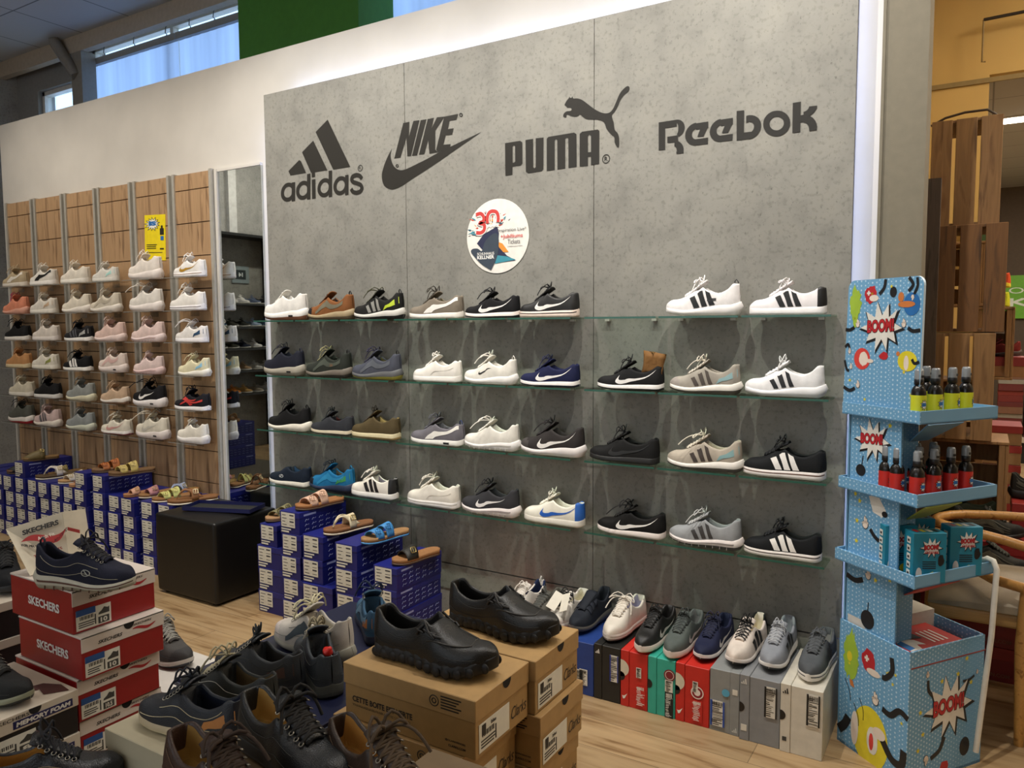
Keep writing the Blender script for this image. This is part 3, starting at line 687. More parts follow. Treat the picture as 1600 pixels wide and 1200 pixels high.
# 2
Z = Zm(580, 160, 8)
mb = MB(); mb2 = mb
out = smooth_curve([(262, 572), (195, 700), (142, 850), (136, 960), (170, 1050), (260, 1088), (370, 1050), (500, 965), (800, 770), (1100, 560), (1378, 368)], 5)
inn = smooth_curve([(262, 572), (243, 640), (250, 720), (285, 800), (350, 845), (430, 835), (560, 775), (700, 705), (835, 630), (1060, 520), (1378, 368)], 5)
mb.grid([[Z(*a), Z(*((a[0]+b[0])/2, (a[1]+b[1])/2)), Z(*b)] for a, b in zip(out, inn)], 0, False)
P4(mb, Z, (400, 258), (476, 243), (470, 430), (527, 232), (602, 222), (497, 668), (452, 674), (440, 440), (365, 688), (288, 700))   # N
P4(mb, Z, (618, 222), (690, 210), (572, 660), (510, 668))    # I
P4(mb, Z, (705, 208), (783, 192), (755, 322), (822, 186), (915, 178), (800, 352), (800, 590), (835, 622), (728, 640), (712, 470), (663, 645), (597, 652))   # K
P4(mb, Z, (912, 178), (1085, 143), (1065, 215), (978, 230), (958, 335), (1030, 322), (1010, 402), (930, 412), (900, 530), (990, 520), (985, 575), (835, 622), (812, 590))  # E
o = mb.build('wall_logo', VIN); tag(o, 'dark vinyl logo of slanting NIKE letters over a big tick', 'logo', 'dark logos on the concrete wall')
mb = MB(); annulus(mb, Z, 1121, 156, 22, 26, 12, 14, 0, n=12); annulus(mb, Z, 324, 792, 18, 22, 10, 12, 0, n=12); mb.build('registered_mark', VIN, o)
# 3
Z = Zm(780, 120, 7.2727)
mb = MB()
cat = smooth_curve([(742, 318), (762, 278), (792, 240), (797, 224), (805, 236), (820, 240), (833, 222), (842, 246), (885, 245), (940, 262), (1000, 305), (1080, 365), (1150, 402), (1215, 416), (1265, 398), (1300, 350), (1335, 270), (1365, 200), (1405, 145), (1455, 106), (1480, 120), (1470, 165), (1420, 205), (1375, 270), (1345, 340), (1310, 400), (1280, 440), (1300, 520), (1312, 600), (1345, 640), (1362, 700), (1360, 795), (1338, 795), (1312, 745), (1308, 685), (1270, 655), (1220, 590), (1190, 515), (1120, 488), (1060, 485), (990, 480), (950, 455), (918, 428), (885, 450), (830, 450), (780, 430), (762, 438), (762, 458), (735, 458), (728, 430), (760, 395), (815, 385), (820, 362), (805, 350), (775, 352)], 3)
mb.poly([Z(*p) for p in cat])
P4(mb, Z, (66, 754), (236, 727), (262, 742), (264, 985), (240, 1008), (150, 1020), (150, 1112), (70, 1124)); hole = None
def letter(outer, *holes): mb.poly([Z(*p) for p in outer], 0, [[Z(*p) for p in h] for h in holes])
mb.v = mb.v[:0]; mb.f = []; mb.mi = []; mb.sm = []
mb.poly([Z(*p) for p in cat])
letter([(66, 754), (236, 727), (262, 745), (264, 985), (240, 1008), (150, 1020), (150, 1112), (70, 1124)], [(152, 790), (165, 778), (180, 788), (182, 960), (170, 975), (152, 978)])
letter([(299, 718), (385, 704), (387, 1025), (400, 1040), (415, 1025), (415, 698), (503, 690), (502, 1050), (480, 1072), (330, 1096), (303, 1078)])
letter([(540, 705), (560, 682), (850, 634), (878, 652), (880, 1022), (788, 1035), (785, 700), (768, 690), (750, 705), (750, 1040), (662, 1053), (660, 720), (645, 708), (630, 722), (630, 1058), (540, 1070)])
letter([(914, 650), (940, 624), (1120, 598), (1138, 615), (1136, 990), (1043, 1003), (1043, 905), (1008, 910), (1008, 1012), (914, 1020)], [(1008, 858), (1008, 680), (1022, 655), (1043, 672), (1043, 855)])
o = mb.build('wall_logo', VIN); tag(o, 'dark vinyl leaping big cat above block letters PUMA', 'logo', 'dark logos on the concrete wall')
mb = MB(); annulus(mb, Z, 1214, 932, 44, 52, 8, 9, -.15, n=20); put_text(mb, 'R', Z(1196, 958), (1, 0, 0), (0, 0, 1), h=.018, bold=.01); mb.build('registered_mark', VIN, o)
# 4
Z = Zm(1010, 130, 5.517); sl = -.155
mb = MB()
def pl(*p):
    Z.Y -= 4e-5; mb.poly([Z(*q) for q in p])
def arc(cx, cy, rx, ry, tx, ty, a0, a1, n=14): annulus(mb, Z, cx, cy, rx, ry, tx, ty, sl, a0, a1, n)
pl((106, 338), (162, 330), (162, 573), (106, 580)); pl((160, 330), (262, 314), (262, 372), (160, 388)); arc(258, 390, 72, 76, 55, 26, -75, 88)
pl((180, 462), (270, 448), (275, 508), (180, 514)); arc(240, 585, 80, 88, 58, 48, -5, 88); pl((257, 588), (320, 578), (320, 602), (259, 610))
for dx, dy in ((0, 0), (212, -32)):
    arc(432+dx, 437+dy, 98, 98, 58, 52, 92, 270); pl((428+dx, 346+dy), (533+dx, 330+dy), (533+dx, 384+dy), (428+dx, 400+dy))
    pl((470+dx, 380+dy), (533+dx, 372+dy), (492+dx, 458+dy), (438+dx, 462+dy)); pl((430+dx, 482+dy), (532+dx, 468+dy), (530+dx, 522+dy), (430+dx, 535+dy))
pl((778, 240), (843, 232), (840, 425), (900, 418), (900, 478), (778, 492)); arc(880, 380, 110, 104, 62, 55, -88, 100)
pl((860, 288), (882, 280), (882, 335), (860, 340))
annulus(mb, Z, 1123, 346, 117, 110, 55, 50, -.05)
pl((1262, 170), (1332, 158), (1326, 418), (1258, 427)); pl((1320, 278), (1360, 270), (1372, 330), (1320, 338)); arc(1352, 205, 120, 92, 70, 50, -88, -4); arc(1350, 405, 122, 130, 70, 62, 2, 86)
pl((1400, 208), (1472, 196), (1470, 214), (1398, 226)); pl((1402, 385), (1471, 378), (1468, 402), (1402, 410))
o = mb.build('wall_logo', VIN); tag(o, 'dark vinyl word Reebok in rounded letters, rightmost on the wall', 'logo', 'dark logos on the concrete wall')
# round sticker
c = wy(777, 369, 2.998); rad = (wy(826, 369, 2.998)-wy(729, 369, 2.998)).x/2
t = thing('wall_sticker', 'round white anniversary sticker with splashing shoe picture on the concrete wall', 'sticker', c)
def disc(mb, r, y, mi=0, n=48, cx=0, cz=0): mb.poly([(cx+r*cos(2*pi*i/n), y, cz+r*sin(2*pi*i/n)) for i in range(n)], mi)
mb = MB(); disc(mb, rad, 0); mb.poly([(rad*cos(2*pi*i/48), -.0008, rad*sin(2*pi*i/48)) for i in range(48)]); mb.build('sticker_disc', mat('#e9e5dc', .4), t)
k = rad/360   # zoom px: centre (588,672), radius 360
def q(u, v, y=-.002): return ((u-588)*k, y, -(v-672)*k*.85)
mb = MB(); rr = random.Random(3)
cols = ['#27566b', '#c84b32', '#2b2f4a', '#e0923a', '#3f8fa0', '#1d2030']
for i in range(60):
    a = rr.uniform(20, 200); d = rr.uniform(60, 260); u, v = 500+d*cos(R(a))*1.0, 600-d*sin(R(a))*.9; s = rr.uniform(4, 22); an = R(a+rr.uniform(-20, 20)); L_ = s*rr.uniform(1, 3.5)
    mb.poly([q(u+cos(an)*L_, v-sin(an)*L_, -.0014-i*1e-5), q(u-sin(an)*s*.5, v-cos(an)*s*.5, -.0014-i*1e-5), q(u-cos(an)*L_*.5, v+sin(an)*L_*.5, -.0014-i*1e-5), q(u+sin(an)*s*.5, v+cos(an)*s*.5, -.0014-i*1e-5)], rr.randrange(6))
mb.poly([q(*p, -.0021) for p in ((350, 740), (430, 640), (590, 560), (610, 640), (600, 780), (700, 900), (800, 960), (560, 980), (400, 800))], 2)
mb.poly([q(*p, -.0023) for p in ((600, 740), (650, 760), (720, 860), (660, 860), (610, 800))], 3)
mb.poly([q(*p, -.0024) for p in ((590, 890), (700, 910), (800, 950), (560, 985))], 4)
mb.build('splash_picture', [mat(c_, .5) for c_ in cols], t)
mb = MB(); mb.poly([q(*p, -.003) for p in smooth_curve([(515, 1058), (400, 980), (310, 880), (278, 830), (300, 800), (360, 800), (410, 830), (440, 740), (490, 680), (550, 640), (590, 645), (608, 720), (600, 860), (565, 960), (515, 1058)], 4)[:-1]]); mb.build('heart_emblem', mat('#3a4450', .5), t)
mb = MB(); X = (1, 0, 0); U = (0, 0, 1)
put_text(mb, 'SCHUHHAUS', q(355, 880, -.0036), X, U, w=200*k, h=32*k*.85, bold=.01); put_text(mb, 'KELLNER', q(355, 925, -.0036), X, U, w=200*k, h=40*k*.85, bold=.03); put_text(mb, 'JAHRE', q(460, 578, -.0036), X, U, w=155*k, h=48*k*.85, bold=.04, mi=0)
mb.build('white_lettering', mat('#f2f0ea', .5), t)
mb = MB()
def stroke(pts, w, mi=0): ribbon(mb, [q(*p, -.0038) for p in smooth_curve(pts, 5)], w*k, mi)
for w, mi, dy in ((54, 1, 0), (36, 0, .0003)):
    for S in ([(345, 410), (400, 400), (435, 440), (430, 490), (385, 508), (440, 530), (440, 590), (400, 620), (345, 615)], [(480, 520), (478, 450), (500, 400), (540, 385), (585, 400), (605, 450), (603, 515)]):
        ribbon(mb, [(p[0], p[1]-dy, p[2]) for p in [q(*pp, -.0038) for pp in smooth_curve(S, 5)]], w*k, mi)
put_text(mb, '+Jubiläums', q(630, 715, -.003), X, U, w=250*k, h=48*k, bold=.01); mb.build('red_lettering', [mat('#c8413c', .5), mat('#f2f0ea', .5)], t)
mb = MB(); put_text(mb, 'Inspiration Live*', q(600, 640, -.003), X, U, w=320*k, h=44*k); put_text(mb, 'Tickets', q(710, 770, -.003), X, U, w=140*k, h=44*k); mb.box(q(710, 790)[0], -.003, q(0, 798)[2], q(875, 0)[0], -.0025, q(0, 795)[2])
mb.build('grey_lettering', mat('#55565a', .5), t)
# yellow poster on the slat panel
a = wy(222, 337, 3.0455); b = wy(254, 331, 3.0455); c = wy(227, 407, 3.0455); d = wy(259, 402, 3.0455)
w = (b-a).length; h = (a-c).length; t = thing('poster', 'small yellow comic poster pinned high on the fifth wooden panel', 'poster', c, rot=(0, R(2.5), 0))
mb = MB(); mb.box(0, -.001, 0, w, .001, h); mb.build('poster_sheet', mat('#f0d818', .5), t)
def burst(mb, cx, cy, rx, ry, O, ux, uy, mi, n=13, inner=.55, ph=.2, seed=1, off=Vector((0, 0, 0))):
    r_ = random.Random(seed); O = Vector(O)+off; ux = Vector(ux); uy = Vector(uy); pts = []
    for i in range(2*n):
        a = 2*pi*i/(2*n)+ph; rr_ = (1 if i % 2 == 0 else inner)*(1+(r_.random()-.5)*.25 if i % 2 == 0 else 1); pts.append(O+ux*(cx+rx*rr_*cos(a))+uy*(cy+ry*rr_*sin(a)))
    mb.poly(pts, mi)
mb = MB(); O = (0, -.0022, 0)
burst(mb, w*.40, h*.80, w*.40, h*.17, O, X, U, 2, seed=4); burst(mb, w*.40, h*.80, w*.33, h*.14, O, X, U, 1, seed=4, off=Vector((0, -.0004, 0)))
put_text(mb, 'IS', (w*.22, -.003, h*.76), X, U, w=w*.36, h=h*.10, bold=.08, mi=0)
mb.box(w*.75, -.003, h*.56, w*.93, -.002, h*.70, 2); mb.box(w*.80, -.003, h*.70, w*.88, -.002, h*.76, 2); mb.box(w*.74, -.003, h*.24, w*.92, -.002, h*.27, 2); mb.box(w*.78, -.003, h*.44, w*.92, -.002, h*.53, 0)
for zz in (.34, .30, .26): mb.box(w*.10, -.003, h*zz, w*(.55 if zz < .33 else .6), -.002, h*(zz+.015), 2)
mb.box(w*.08, -.003, h*.17, w*.85, -.002, h*.18, 2)
mb.build('poster_print', [mat('#2a6fb5', .5), mat('#f5f2e6', .5), mat('#222018', .5)], t)
# ------------------------------------------------------------------ shoes on the glass shelves
ROWZ = [1.50, 1.202, .903, .601]
ORD = ['top', 'second', 'third', 'bottom']; BN = ['left', 'middle', 'right']
def quick(name, label, t_px, h_px, py, Y, z, group, **k):
    a = wy(t_px, py, Y).x; b = wy(h_px, py, Y).x; L = max(.2, min(.315, b-a))*.985
    return shoe(name, label, ((a+b)/2, Y+.002, z), 0, group, L=L, **k)
BLK = '#17171a'; WH = '#e9e6df'; WS_ = '#efece6'
M_EDGE = mat('#2f5a4c', .2, 'plain')
for b in range(3):
    for r_ in range(4):
        for c in range(3):
            x0 = XP[b]+.022+c*.3205; x1 = x0+.308
            if b == 2 and r_ == 0 and c == 0: x0 += .0
            t = thing('glass_shelf', '%s glass shelf in the %s row of the %s wall board' % (['left', 'middle', 'right'][c], ORD[r_], BN[b]), 'shelf', (x0, 2.868, ROWZ[r_]-.008), 0, 'glass shelves on the concrete wall')
            mb = MB(); mb.box(0, 0, .0, x1-x0, .130, .0078); mb.build('glass_plate', M_SHELF, t)
            mb = MB(); mb.box(0, -.0012, .0, x1-x0, -.0002, .0078); mb.build('glass_edge', M_EDGE, t)
            mb = MB()
            for q_ in (.04, x1-x0-.06): 
                mb = MB(); mb.box(q_, .112, -.010, q_+.02, .131, -.0005); mb.build('bracket', ALU, t)
D = []
def S(row, b, t, h, py, desc, **k):
    lab = desc+', %s shelf row, %s board' % (ORD[row], BN[b]); quick('sneaker', lab, t, h, py, 2.928, ROWZ[row]+.001, 'sneakers on the glass shelves', **k)
S(0,0,413,481,490,'all white thick-soled sneaker with an air window', form='chunky', upper=WH, sole=WS_, outsole='#8a5a40', airhole=True, bow=0, W=1.05)
S(0,0,482,552,490,'brown and orange hiking shoe with black toe', form='runner', upper='#80512c', toe=BLK, sole='#a3906f', outsole='#6b5a45', lining='#2a2a2c', lace='#4a3020', tab='#151515', logo='panel', logo_c='#6f6a58', bow=0)
S(0,0,552,632,490,'black trail shoe with lime heel and loose laces', form='runner', upper='#1b1b1a', sole='#cfccc4', outsole='#161616', accent='#b5c832', lace='#4a4a36', logo='stripes', logo_c='#8d8c86', tab='#222222', bow=.9)
S(0,1,640,724,490,'taupe suede sneaker with a white curved band', form='slim', upper='#7d7365', sole='#ece6dc', logo='form', logo_c='#efeae2', lace='#3a352c', lining='#55502f', accent=None)
S(0,1,727,812,490,'black running shoe with a large white tick', form='slim', upper='#141416', sole='#f0e6de', outsole='#18181a', logo='bigswoosh', logo_c='#efebe6')
S(0,1,812,905,490,'black low court shoe with white tick and pale sole', form='court', upper='#1c1c1b', kindm='leather', sole='#ecd9cb', midline='#2a2424', logo='bigswoosh', logo_c='#f0ece6', rough=.5)
S(0,2,1040,1157,487,'white knit trainer with three black stripes and black pull tab', form='runner', upper='#efebe9', sole='#f3efec', logo=('bigstripes', 'badge'), logo_c=('#1a1a1a', '#3c3c3c'), tab='#202020')
S(0,2,1170,1293,487,'white leather court shoe, black heel, three black stripes', form='court', upper='#efeaea', kindm='plain', rough=.5, sole='#f3f0ee', logo='bigstripes', logo_c='#1a1a1a', heel='#191919', bow=.8)
S(1,0,414,474,585,'dark navy walking shoe with chunky grey-beige sole', form='chunky', upper='#20222e', sole='#a9a293', outsole='#8d8678', tab='#2a2c38', airhole=True)
S(1,0,476,552,588,'dark green hiking shoe with beige laces and orange mark', form='runner', upper='#2b2f29', sole='#6f675c', outsole='#3a352e', lace='#8f8a64', logo=('panel', 'badge'), logo_c=('#4a5047', '#8a5434'), tab='#1b1b1b', W=1.05)
S(1,0,551,626,592,'grey-blue trekking shoe with yellow-green tread', form='runner', upper='#4a4d58', sole='#5e5f60', outsole='#a09a3c', lace='#2a2740', logo='panel', logo_c='#5b5f66', tab='#1d1d1d', lining='#5c5a3a')
S(1,1,646,721,595,"plain white leather court shoe with faint side line", form="court", upper="#ece7dd", kindm="plain", rough=.45, sole="#efeae2", logo="thinform", logo_c="#b9b2a6", bow=.3)
S(1,1,726,807,600,'white running shoe with tiny black tick', form='runner', upper='#ebe7dc', sole='#efece6', logo='smallswoosh', logo_c='#201c1c', tab='#d9d6cc', bow=.8)
S(1,1,813,906,603,'navy blue running shoe with white tick', form='slim', upper='#1a1f42', sole='#f0ebe6', outsole='#1a1c30', logo='bigswoosh', logo_c='#efece8')
S(1,2,933,1038,608,'black running shoe with white tick and brown paper inside', form='slim', upper='#19191a', sole='#efebe6', outsole='#1d1d1d', logo='bigswoosh', logo_c='#efece8')
S(1,2,1046,1157,612,'beige retro runner, dark stripes, pale teal heel', form='runner', upper='#a59e92', sole='#eee8de', outsole='#5a544c', toe='#a39a92', logo='stripes', logo_c='#4e443c', accent='#8fb0b2', lace='#d9d1c2', lining='#8c857a')
S(1,2,1163,1289,618,'white running shoe with three short black stripes', form='runner', upper='#ecebea', sole='#efeeee', logo='stripes', logo_c='#1b1b1c', outsole='#d9d9d9', bow=.3)
S(2,0,418,487,672,'black knit slip-in shoe with wavy white sole', form='runner', upper='#151516', sole='#eee8d8', tab='#151515', nolace=False, lace='#151516', bow=.5)
S(2,0,487,552,676,'charcoal walking shoe with thin cream sole', form='slim', upper='#33353a', sole='#d4c8ad', outsole='#3f3a33', lace='#22282a', lining='#5c2f2a', bow=.3)
S(2,0,550,625,682,'brown olive suede shoe with cream sole', form='court', upper='#54482f', sole='#ddd0a8', outsole='#9a8252', lining='#b49a62', lace='#2c2418', bow=.2)
S(2,1,641,727,692,'grey-blue sneaker with white band and black heel block', form='slim', upper='#6f6c72', sole='#efece4', logo='form', logo_c='#ece9e0', airhole=True, lace='#55565c', tab='#24305a')
S(2,1,726,811,700,'all white mesh running shoe with lace ends standing up', form='runner', upper='#e9e5da', sole='#ece8e4', wave='grooves', midline='#c9c5bc', bow=1.)
S(2,1,813,914,706,'dark brown running shoe with long white tick, marbled sole', form='runner', upper='#34302f', sole='#e6dfdb', logo='bigswoosh', logo_c='#efece6', lace='#201c1c', toe='#4a4644')
S(2,2,921,1031,718,'all black running shoe with black sole', form='slim', upper='#171717', sole='#1d1c1b', logo='bigswoosh', logo_c='#232322')
S(2,2,1042,1160,733,'beige and grey retro runner with laces hanging over shelf', form='runner', upper='#b5aa9a', sole='#ece6dc', outsole='#55504a', logo='stripes', logo_c='#41362f', accent='#84a8a8', lace='#d6cfbc', lining='#c6baa2', bow=1.)
S(2,2,1160,1292,748,'black canvas skate shoe with three white stripes', form='court', upper='#16181a', sole='#efe6df', midline='#6b4a3c', logo='bigstripes', logo_c='#f0ece6')
S(3,0,422,486,757,'dark navy walking shoe with oval side badge', form='slim', upper='#1a2432', sole='#efe9da', logo='oval', logo_c='#d9dcdc', lining='#2c4868', nolace=True)
S(3,0,485,553,767,'bright blue trail shoe with pull tab', form='runner', upper='#1f6f9e', sole='#23304a', outsole='#181a22', toe='#1c2028', lace='#16222c', logo='panel', logo_c='#2a86b4', accent='#3a8a4a', tab='#1f78a8', lining='#5a564c')
S(3,0,550,621,777,'white leather court shoe with three black stripes', form='court', upper='#ece6d8', kindm='plain', rough=.5, sole='#efece4', heel='#1c1c1c', logo='bigstripes', logo_c='#1e1c1c', lining='#8d8490', bow=.5)
S(3,1,637,719,795,'creamy white leather court shoe with chunky laces', form='court', upper='#e6e0d2', kindm='plain', rough=.5, sole='#ece8e2', logo='thinform', logo_c='#c6beae', midline='#c2bab0', bow=.8)
S(3,1,720,813,802,'charcoal running shoe with white tick', form='runner', upper='#37373a', sole='#ebe2dd', wave='grooves', midline='#a59a98', logo='swoosh', logo_c='#efece8', lace='#1a1a1c')
S(3,1,819,914,818,'white court shoe with bright blue tick', form='court', upper='#e8e4d4', kindm='plain', rough=.5, sole='#e6e0d2', heel='#2a62b4', logo='bigswoosh', logo_c='#2460bd', bow=.4)
S(3,2,933,1041,835,'black running shoe with white tick and loose bow', form='slim', upper='#141312', sole='#ece0d8', logo='bigswoosh', logo_c='#efece6', bow=.9)
S(3,2,1045,1159,855,'light grey running shoe with dark stripes', form='runner', upper='#9a9c9d', sole='#ece2dc', outsole='#55524e', wave='grooves', midline='#9a918c', logo='stripes', logo_c='#3c3836', lace='#b9b9b6', bow=.9)
S(3,2,1161,1285,875,'black canvas skate shoe with white stripes', form='court', upper='#151719', sole='#efe6dd', midline='#4a3c34', logo='bigstripes', logo_c='#f0ece4', lining='#1c1c1c', bow=.5)
# brown paper stuffing
c = wy(1012, 565, 2.887); t = thing('paper_stuffing', 'folded brown packing paper sticking out of the black running shoe', 'packing paper', (c.x, 2.928, ROWZ[1]+.062))
mb = MB(); mb.grid([[(-.045+.09*i/5+.004*j, .012*sin(i*2.1+j)-.004, .10*j/4*(1-.03*i)) for j in range(5)] for i in range(6)]); o = mb.build('paper', mat('#7a5426', .8), t); md = o.modifiers.new('thick', 'SOLIDIFY'); md.thickness = .006
# ------------------------------------------------------------------ shoes on the wooden panels
LR = [1.764, 1.565, 1.373, 1.170, .963, .760]
LN = ['top', 'second', 'third', 'fourth', 'fifth', 'lowest']; CN = ['first', 'second', 'third', 'fourth', 'fifth', 'sixth']
for k in range(6):
    for r_ in range(6):
        t = thing('acrylic_shelf', 'small clear acrylic shelf, %s row of the %s wooden panel' % (LN[r_], CN[k]), 'shelf', (CX[k]-.14, 2.91, LR[r_]-.004), 0, 'clear shelves on the wooden panels')
        mb = MB(); mb.box(0, 0, 0, .28, .125, .0036); mb.build('shelf_plate', M_ACRYL, t)
        mb = MB(); mb.box(0, -.0008, 0, .28, -.0001, .0036); mb.build('shelf_edge', mat('#8a8a84', .3), t)
        mb = MB(); mb.box(.10, .121, -.03, .18, .125, -.0003); mb.build('shelf_lip', M_ACRYL, t)
def LW(r_, k, t, h, desc, **kw):
    kw.setdefault('res', (24, 9)); kw.setdefault('form', 'court'); kw.setdefault('bow', .45)
    quick('sneaker', '%s, %s row, %s wooden panel from left' % (desc, LN[r_], CN[k]), t, h, [430, 480, 530, 580, 632, 685][r_], 2.96, LR[r_]+.001, 'sneakers on the wooden panels', **kw)
CR = '#e2dacb'; PK = '#dcc3b9'
LW(0,0,5,43,'beige and white platform sneaker', upper='#b5a384', sole='#d9cfc0', logo='form', logo_c='#e6ded0')
LW(0,1,45,91,'white sneaker with a black curved band', upper='#e2ddd2', sole='#ece7df', logo='form', logo_c='#1a1a1a')
LW(0,2,97,138,'cream white leather sneaker', upper=CR, sole='#e8e2d6', W=1.05)
LW(0,3,146,183,'white sneaker with shiny iridescent heel', upper='#dcd8ce', sole='#d8d4ca', accent='#a9d8cf')
LW(0,4,203,251,'white high-collared sneaker under the yellow poster', form='chunky', upper='#e6ddd2', sole='#e6dcd4')
LW(0,5,273,320,'white sneaker with a mustard tick', upper='#ece8e2', sole='#f0ecea', midline='#a08060', logo='bigswoosh', logo_c='#b48a2c')
LW(1,0,3,47,'salmon pink running shoe', form='runner', upper='#d98a6c', sole='#d9a08a', lace='#b8305a')
LW(1,1,47,90,'white sneaker with tan heel tab', upper='#ddd6c9', sole='#e2dccf', accent='#c6a888')
LW(1,2,97,143,'cream running shoe with thick sole', form='runner', upper='#ddd4c2', sole='#e8e0d4')
LW(1,3,144,187,'off-white and beige running shoe', form='runner', upper='#cfc6b4', sole='#ded6ca', logo='panel', logo_c='#b5ab98')
LW(1,4,204,253,'white chunky running shoe with grey collar', form='chunky', upper='#dfd9cf', sole='#e6ddd6', lining='#7a7c80', bow=.9)
LW(1,5,267,320,'all white leather court shoe', upper='#e9e4dc', sole='#ece8e8', midline='#8d8684', kindm='plain', rough=.45)
LW(2,0,10,46,'black sneaker with thick white sole', upper='#1a1a1b', sole='#e2dcd4', bow=.8)
LW(2,1,52,93,'white leather platform sneaker', upper='#dcd2c6', sole='#dfd6ce')
LW(2,2,103,144,'black and grey sneaker with white sole', form='slim', upper='#1f1f22', sole='#ece8e2', logo='stripes', logo_c='#55565a', accent='#a9a9a6')
LW(2,3,147,198,'pale pink running shoe', form='runner', upper='#d9bcb0', sole='#e2ccc4')
LW(2,4,205,258,'pale pink cushioned running shoe', form='runner', upper='#dcc4bc', sole='#e2cfcb', wave='grooves', midline='#c6a9a4')
LW(2,5,276,323,'white sneaker with dark blue heel and loop lace', upper='#e9e4de', sole='#ece8e8', accent='#2c4a68', bow=1.1)
LW(3,0,10,51,'tan suede sneaker with pale sole', upper='#bd8a5a', sole='#d2bf98')
LW(3,1,51,93,'white slim sneaker with olive line', upper='#ddd6c6', sole='#e2dccc', accent='#8c9048')
LW(3,2,98,146,'black sneaker with three white stripes', form='slim', upper='#161617', sole='#ece8e0', logo='bigstripes', logo_c='#efece6')
LW(3,3,157,197,'blush pink air-cushioned sneaker', form='chunky', upper='#dcccc0', sole='#e2d4cc', airhole=True, logo='panel', logo_c='#d4b0a8')
LW(3,4,211,254,'light pink mesh running shoe', form='runner', upper='#dcc6c0', sole='#dcc0bc', wave='grooves', midline='#c0a09c', bow=.2)
LW(3,5,280,326,'pale yellow sneaker with sky blue heel', form='runner', upper='#ddd5b2', sole='#ece8dc', accent='#8cc0da')
LW(4,0,16,55,'cream platform sneaker', upper='#cfc6b0', sole='#ddd6c8')
LW(4,1,55,96,'black leather sneaker with white sole', upper='#1b1b1c', sole='#d9d6d0')
LW(4,2,105,149,'light grey slip-in knit shoe', form='runner', upper='#8f928e', sole='#d2ccb0')
LW(4,3,160,200,'beige suede running shoe', form='runner', upper='#c4a88c', sole='#ddd4c8', outsole='#8a6a50')
LW(4,4,210,258,'black air-cushioned sneaker with white tick', form='chunky', upper='#18181a', sole='#e6dfdc', airhole=True, logo='swoosh', logo_c='#efece6', bow=.9)
LW(4,5,274,327,'black sneaker with red crossed emblem', form='slim', upper='#19191f', sole='#ece8e6', logo='cross', logo_c='#c8403c')
LW(5,0,16,55,'grey, black and red chunky trainer', form='chunky', upper='#55564e', sole='#dcd4ca', outsole='#a8242a', lace='#1a1a1a', bow=.8)
LW(5,1,55,97,'pink runner with three grey stripes', form='runner', upper='#c8b0aa', sole='#e0d6c8', logo='bigstripes', logo_c='#5a5658')
LW(5,2,106,148,'grey slip-in shoe with mint sole', form='runner', upper='#8c908e', sole='#c9cbb8')
LW(5,3,161,205,'white sneaker with pink tick', form='slim', upper='#ddd6c4', sole='#e8e2da', outsole='#7a3a3c', logo='bigswoosh', logo_c='#d09a92')
LW(5,4,212,266,'cream air-cushioned runner with loop lace', form='chunky', upper='#dbd4c2', sole='#ddd2cc', airhole=True, logo='swoosh', logo_c='#c2bdb0', bow=1.1)
LW(5,5,279,324,'all white lace-up walking shoe', form='chunky', upper='#e6e0d2', sole='#e9e4e0')
# ------------------------------------------------------------------ upright boxes and shoes along the foot of the wall
def carton(name, label, x0, x1, y0, y1, h, col, group, lid=None, lidside='left', parts=None, cat='shoe box', rz=0):
    t = thing(name, label, cat, (x0, y0, 0), rz, group); w = x1-x0; d = y1-y0; lw = .034
    a, b_ = (lw, w) if lidside == 'left' else (0, w-lw)
    mb = MB(); mb.rbox(a, .002, 0, b_, d, h-.002, .0015, seg=1); mb.build('box_body', mat(col, .5), t)
    a, b_ = (0, lw) if lidside == 'left' else (w-lw, w)
    mb = MB(); mb.rbox(a, 0, 0, b_-.0005, d, h, .0015, seg=1); mb.build('box_lid', mat(lid or col, .5), t)
    return t
def label_part(t, x0, z0, x1, z1, y=-.0008, base='#dcd8cc', ink='#33322e', accent=None, nm='size_label', vertical=True, seed=0):
    r_ = random.Random(seed); mb = MB(); mb.box(x0, y-.0004, z0, x1, y+.0004, z1)
    w = x1-x0; h = z1-z0; z = z0+.05*h
    while z < z1-.1*h:
        ww = r_.uniform(.3, .8)*w; hh = h*r_.choice((.012, .02, .03)); off = r_.uniform(.05, .2)*w
        mb.box(x0+off, y-.0009, z, min(x1-.04*w, x0+off+ww), y-.0004, z+hh, 1); z += hh+h*r_.uniform(.02, .05)
    nb_ = 9
    for q_ in range(nb_): mb.box(x0+w*(.15+.75*q_/nb_), y-.001, z0+.80*h, x0+w*(.15+.75*q_/nb_+.03+.02*(q_ % 2)), y-.0005, z0+.95*h, 1)
    if accent: mb.box(x0, y-.0009, z0, x0+.15*w, y-.0004, z1, 2); mb.box(x1-.13*w, y-.0009, z0, x1, y-.0004, z1, 2)
    return mb.build(nm, [mat(base, .55), mat(ink, .5), mat(accent or ink, .5)], t)
BY = 2.668; GB = 'upright shoe boxes along the foot of the wall'
def halfcircle(t, x, z, r, mi, col, left=True, nm='printed_disc', a0=-90, a1=90):
    mb = MB(); mb.poly([(x, -.0008, z-r)]+[(x+(1 if left else -1)*r*cos(R(a)), -.0008, z+r*sin(R(a))) for a in range(a0, a1+1, 12)]+[(x, -.0008, z+r)]); return mb.build(nm, mat(col, .5), t)
xs = [-1.80, -1.665, -1.53, -1.395, -1.262, -1.148, -1.037, -.928, -.800, -.690, -.550, -.413]
t = carton('shoe_box', 'orange shoe box end, leftmost of the upright row, behind the tan boxes', xs[0], xs[1]-.003, BY, 2.985, .21, '#d2541e', GB)
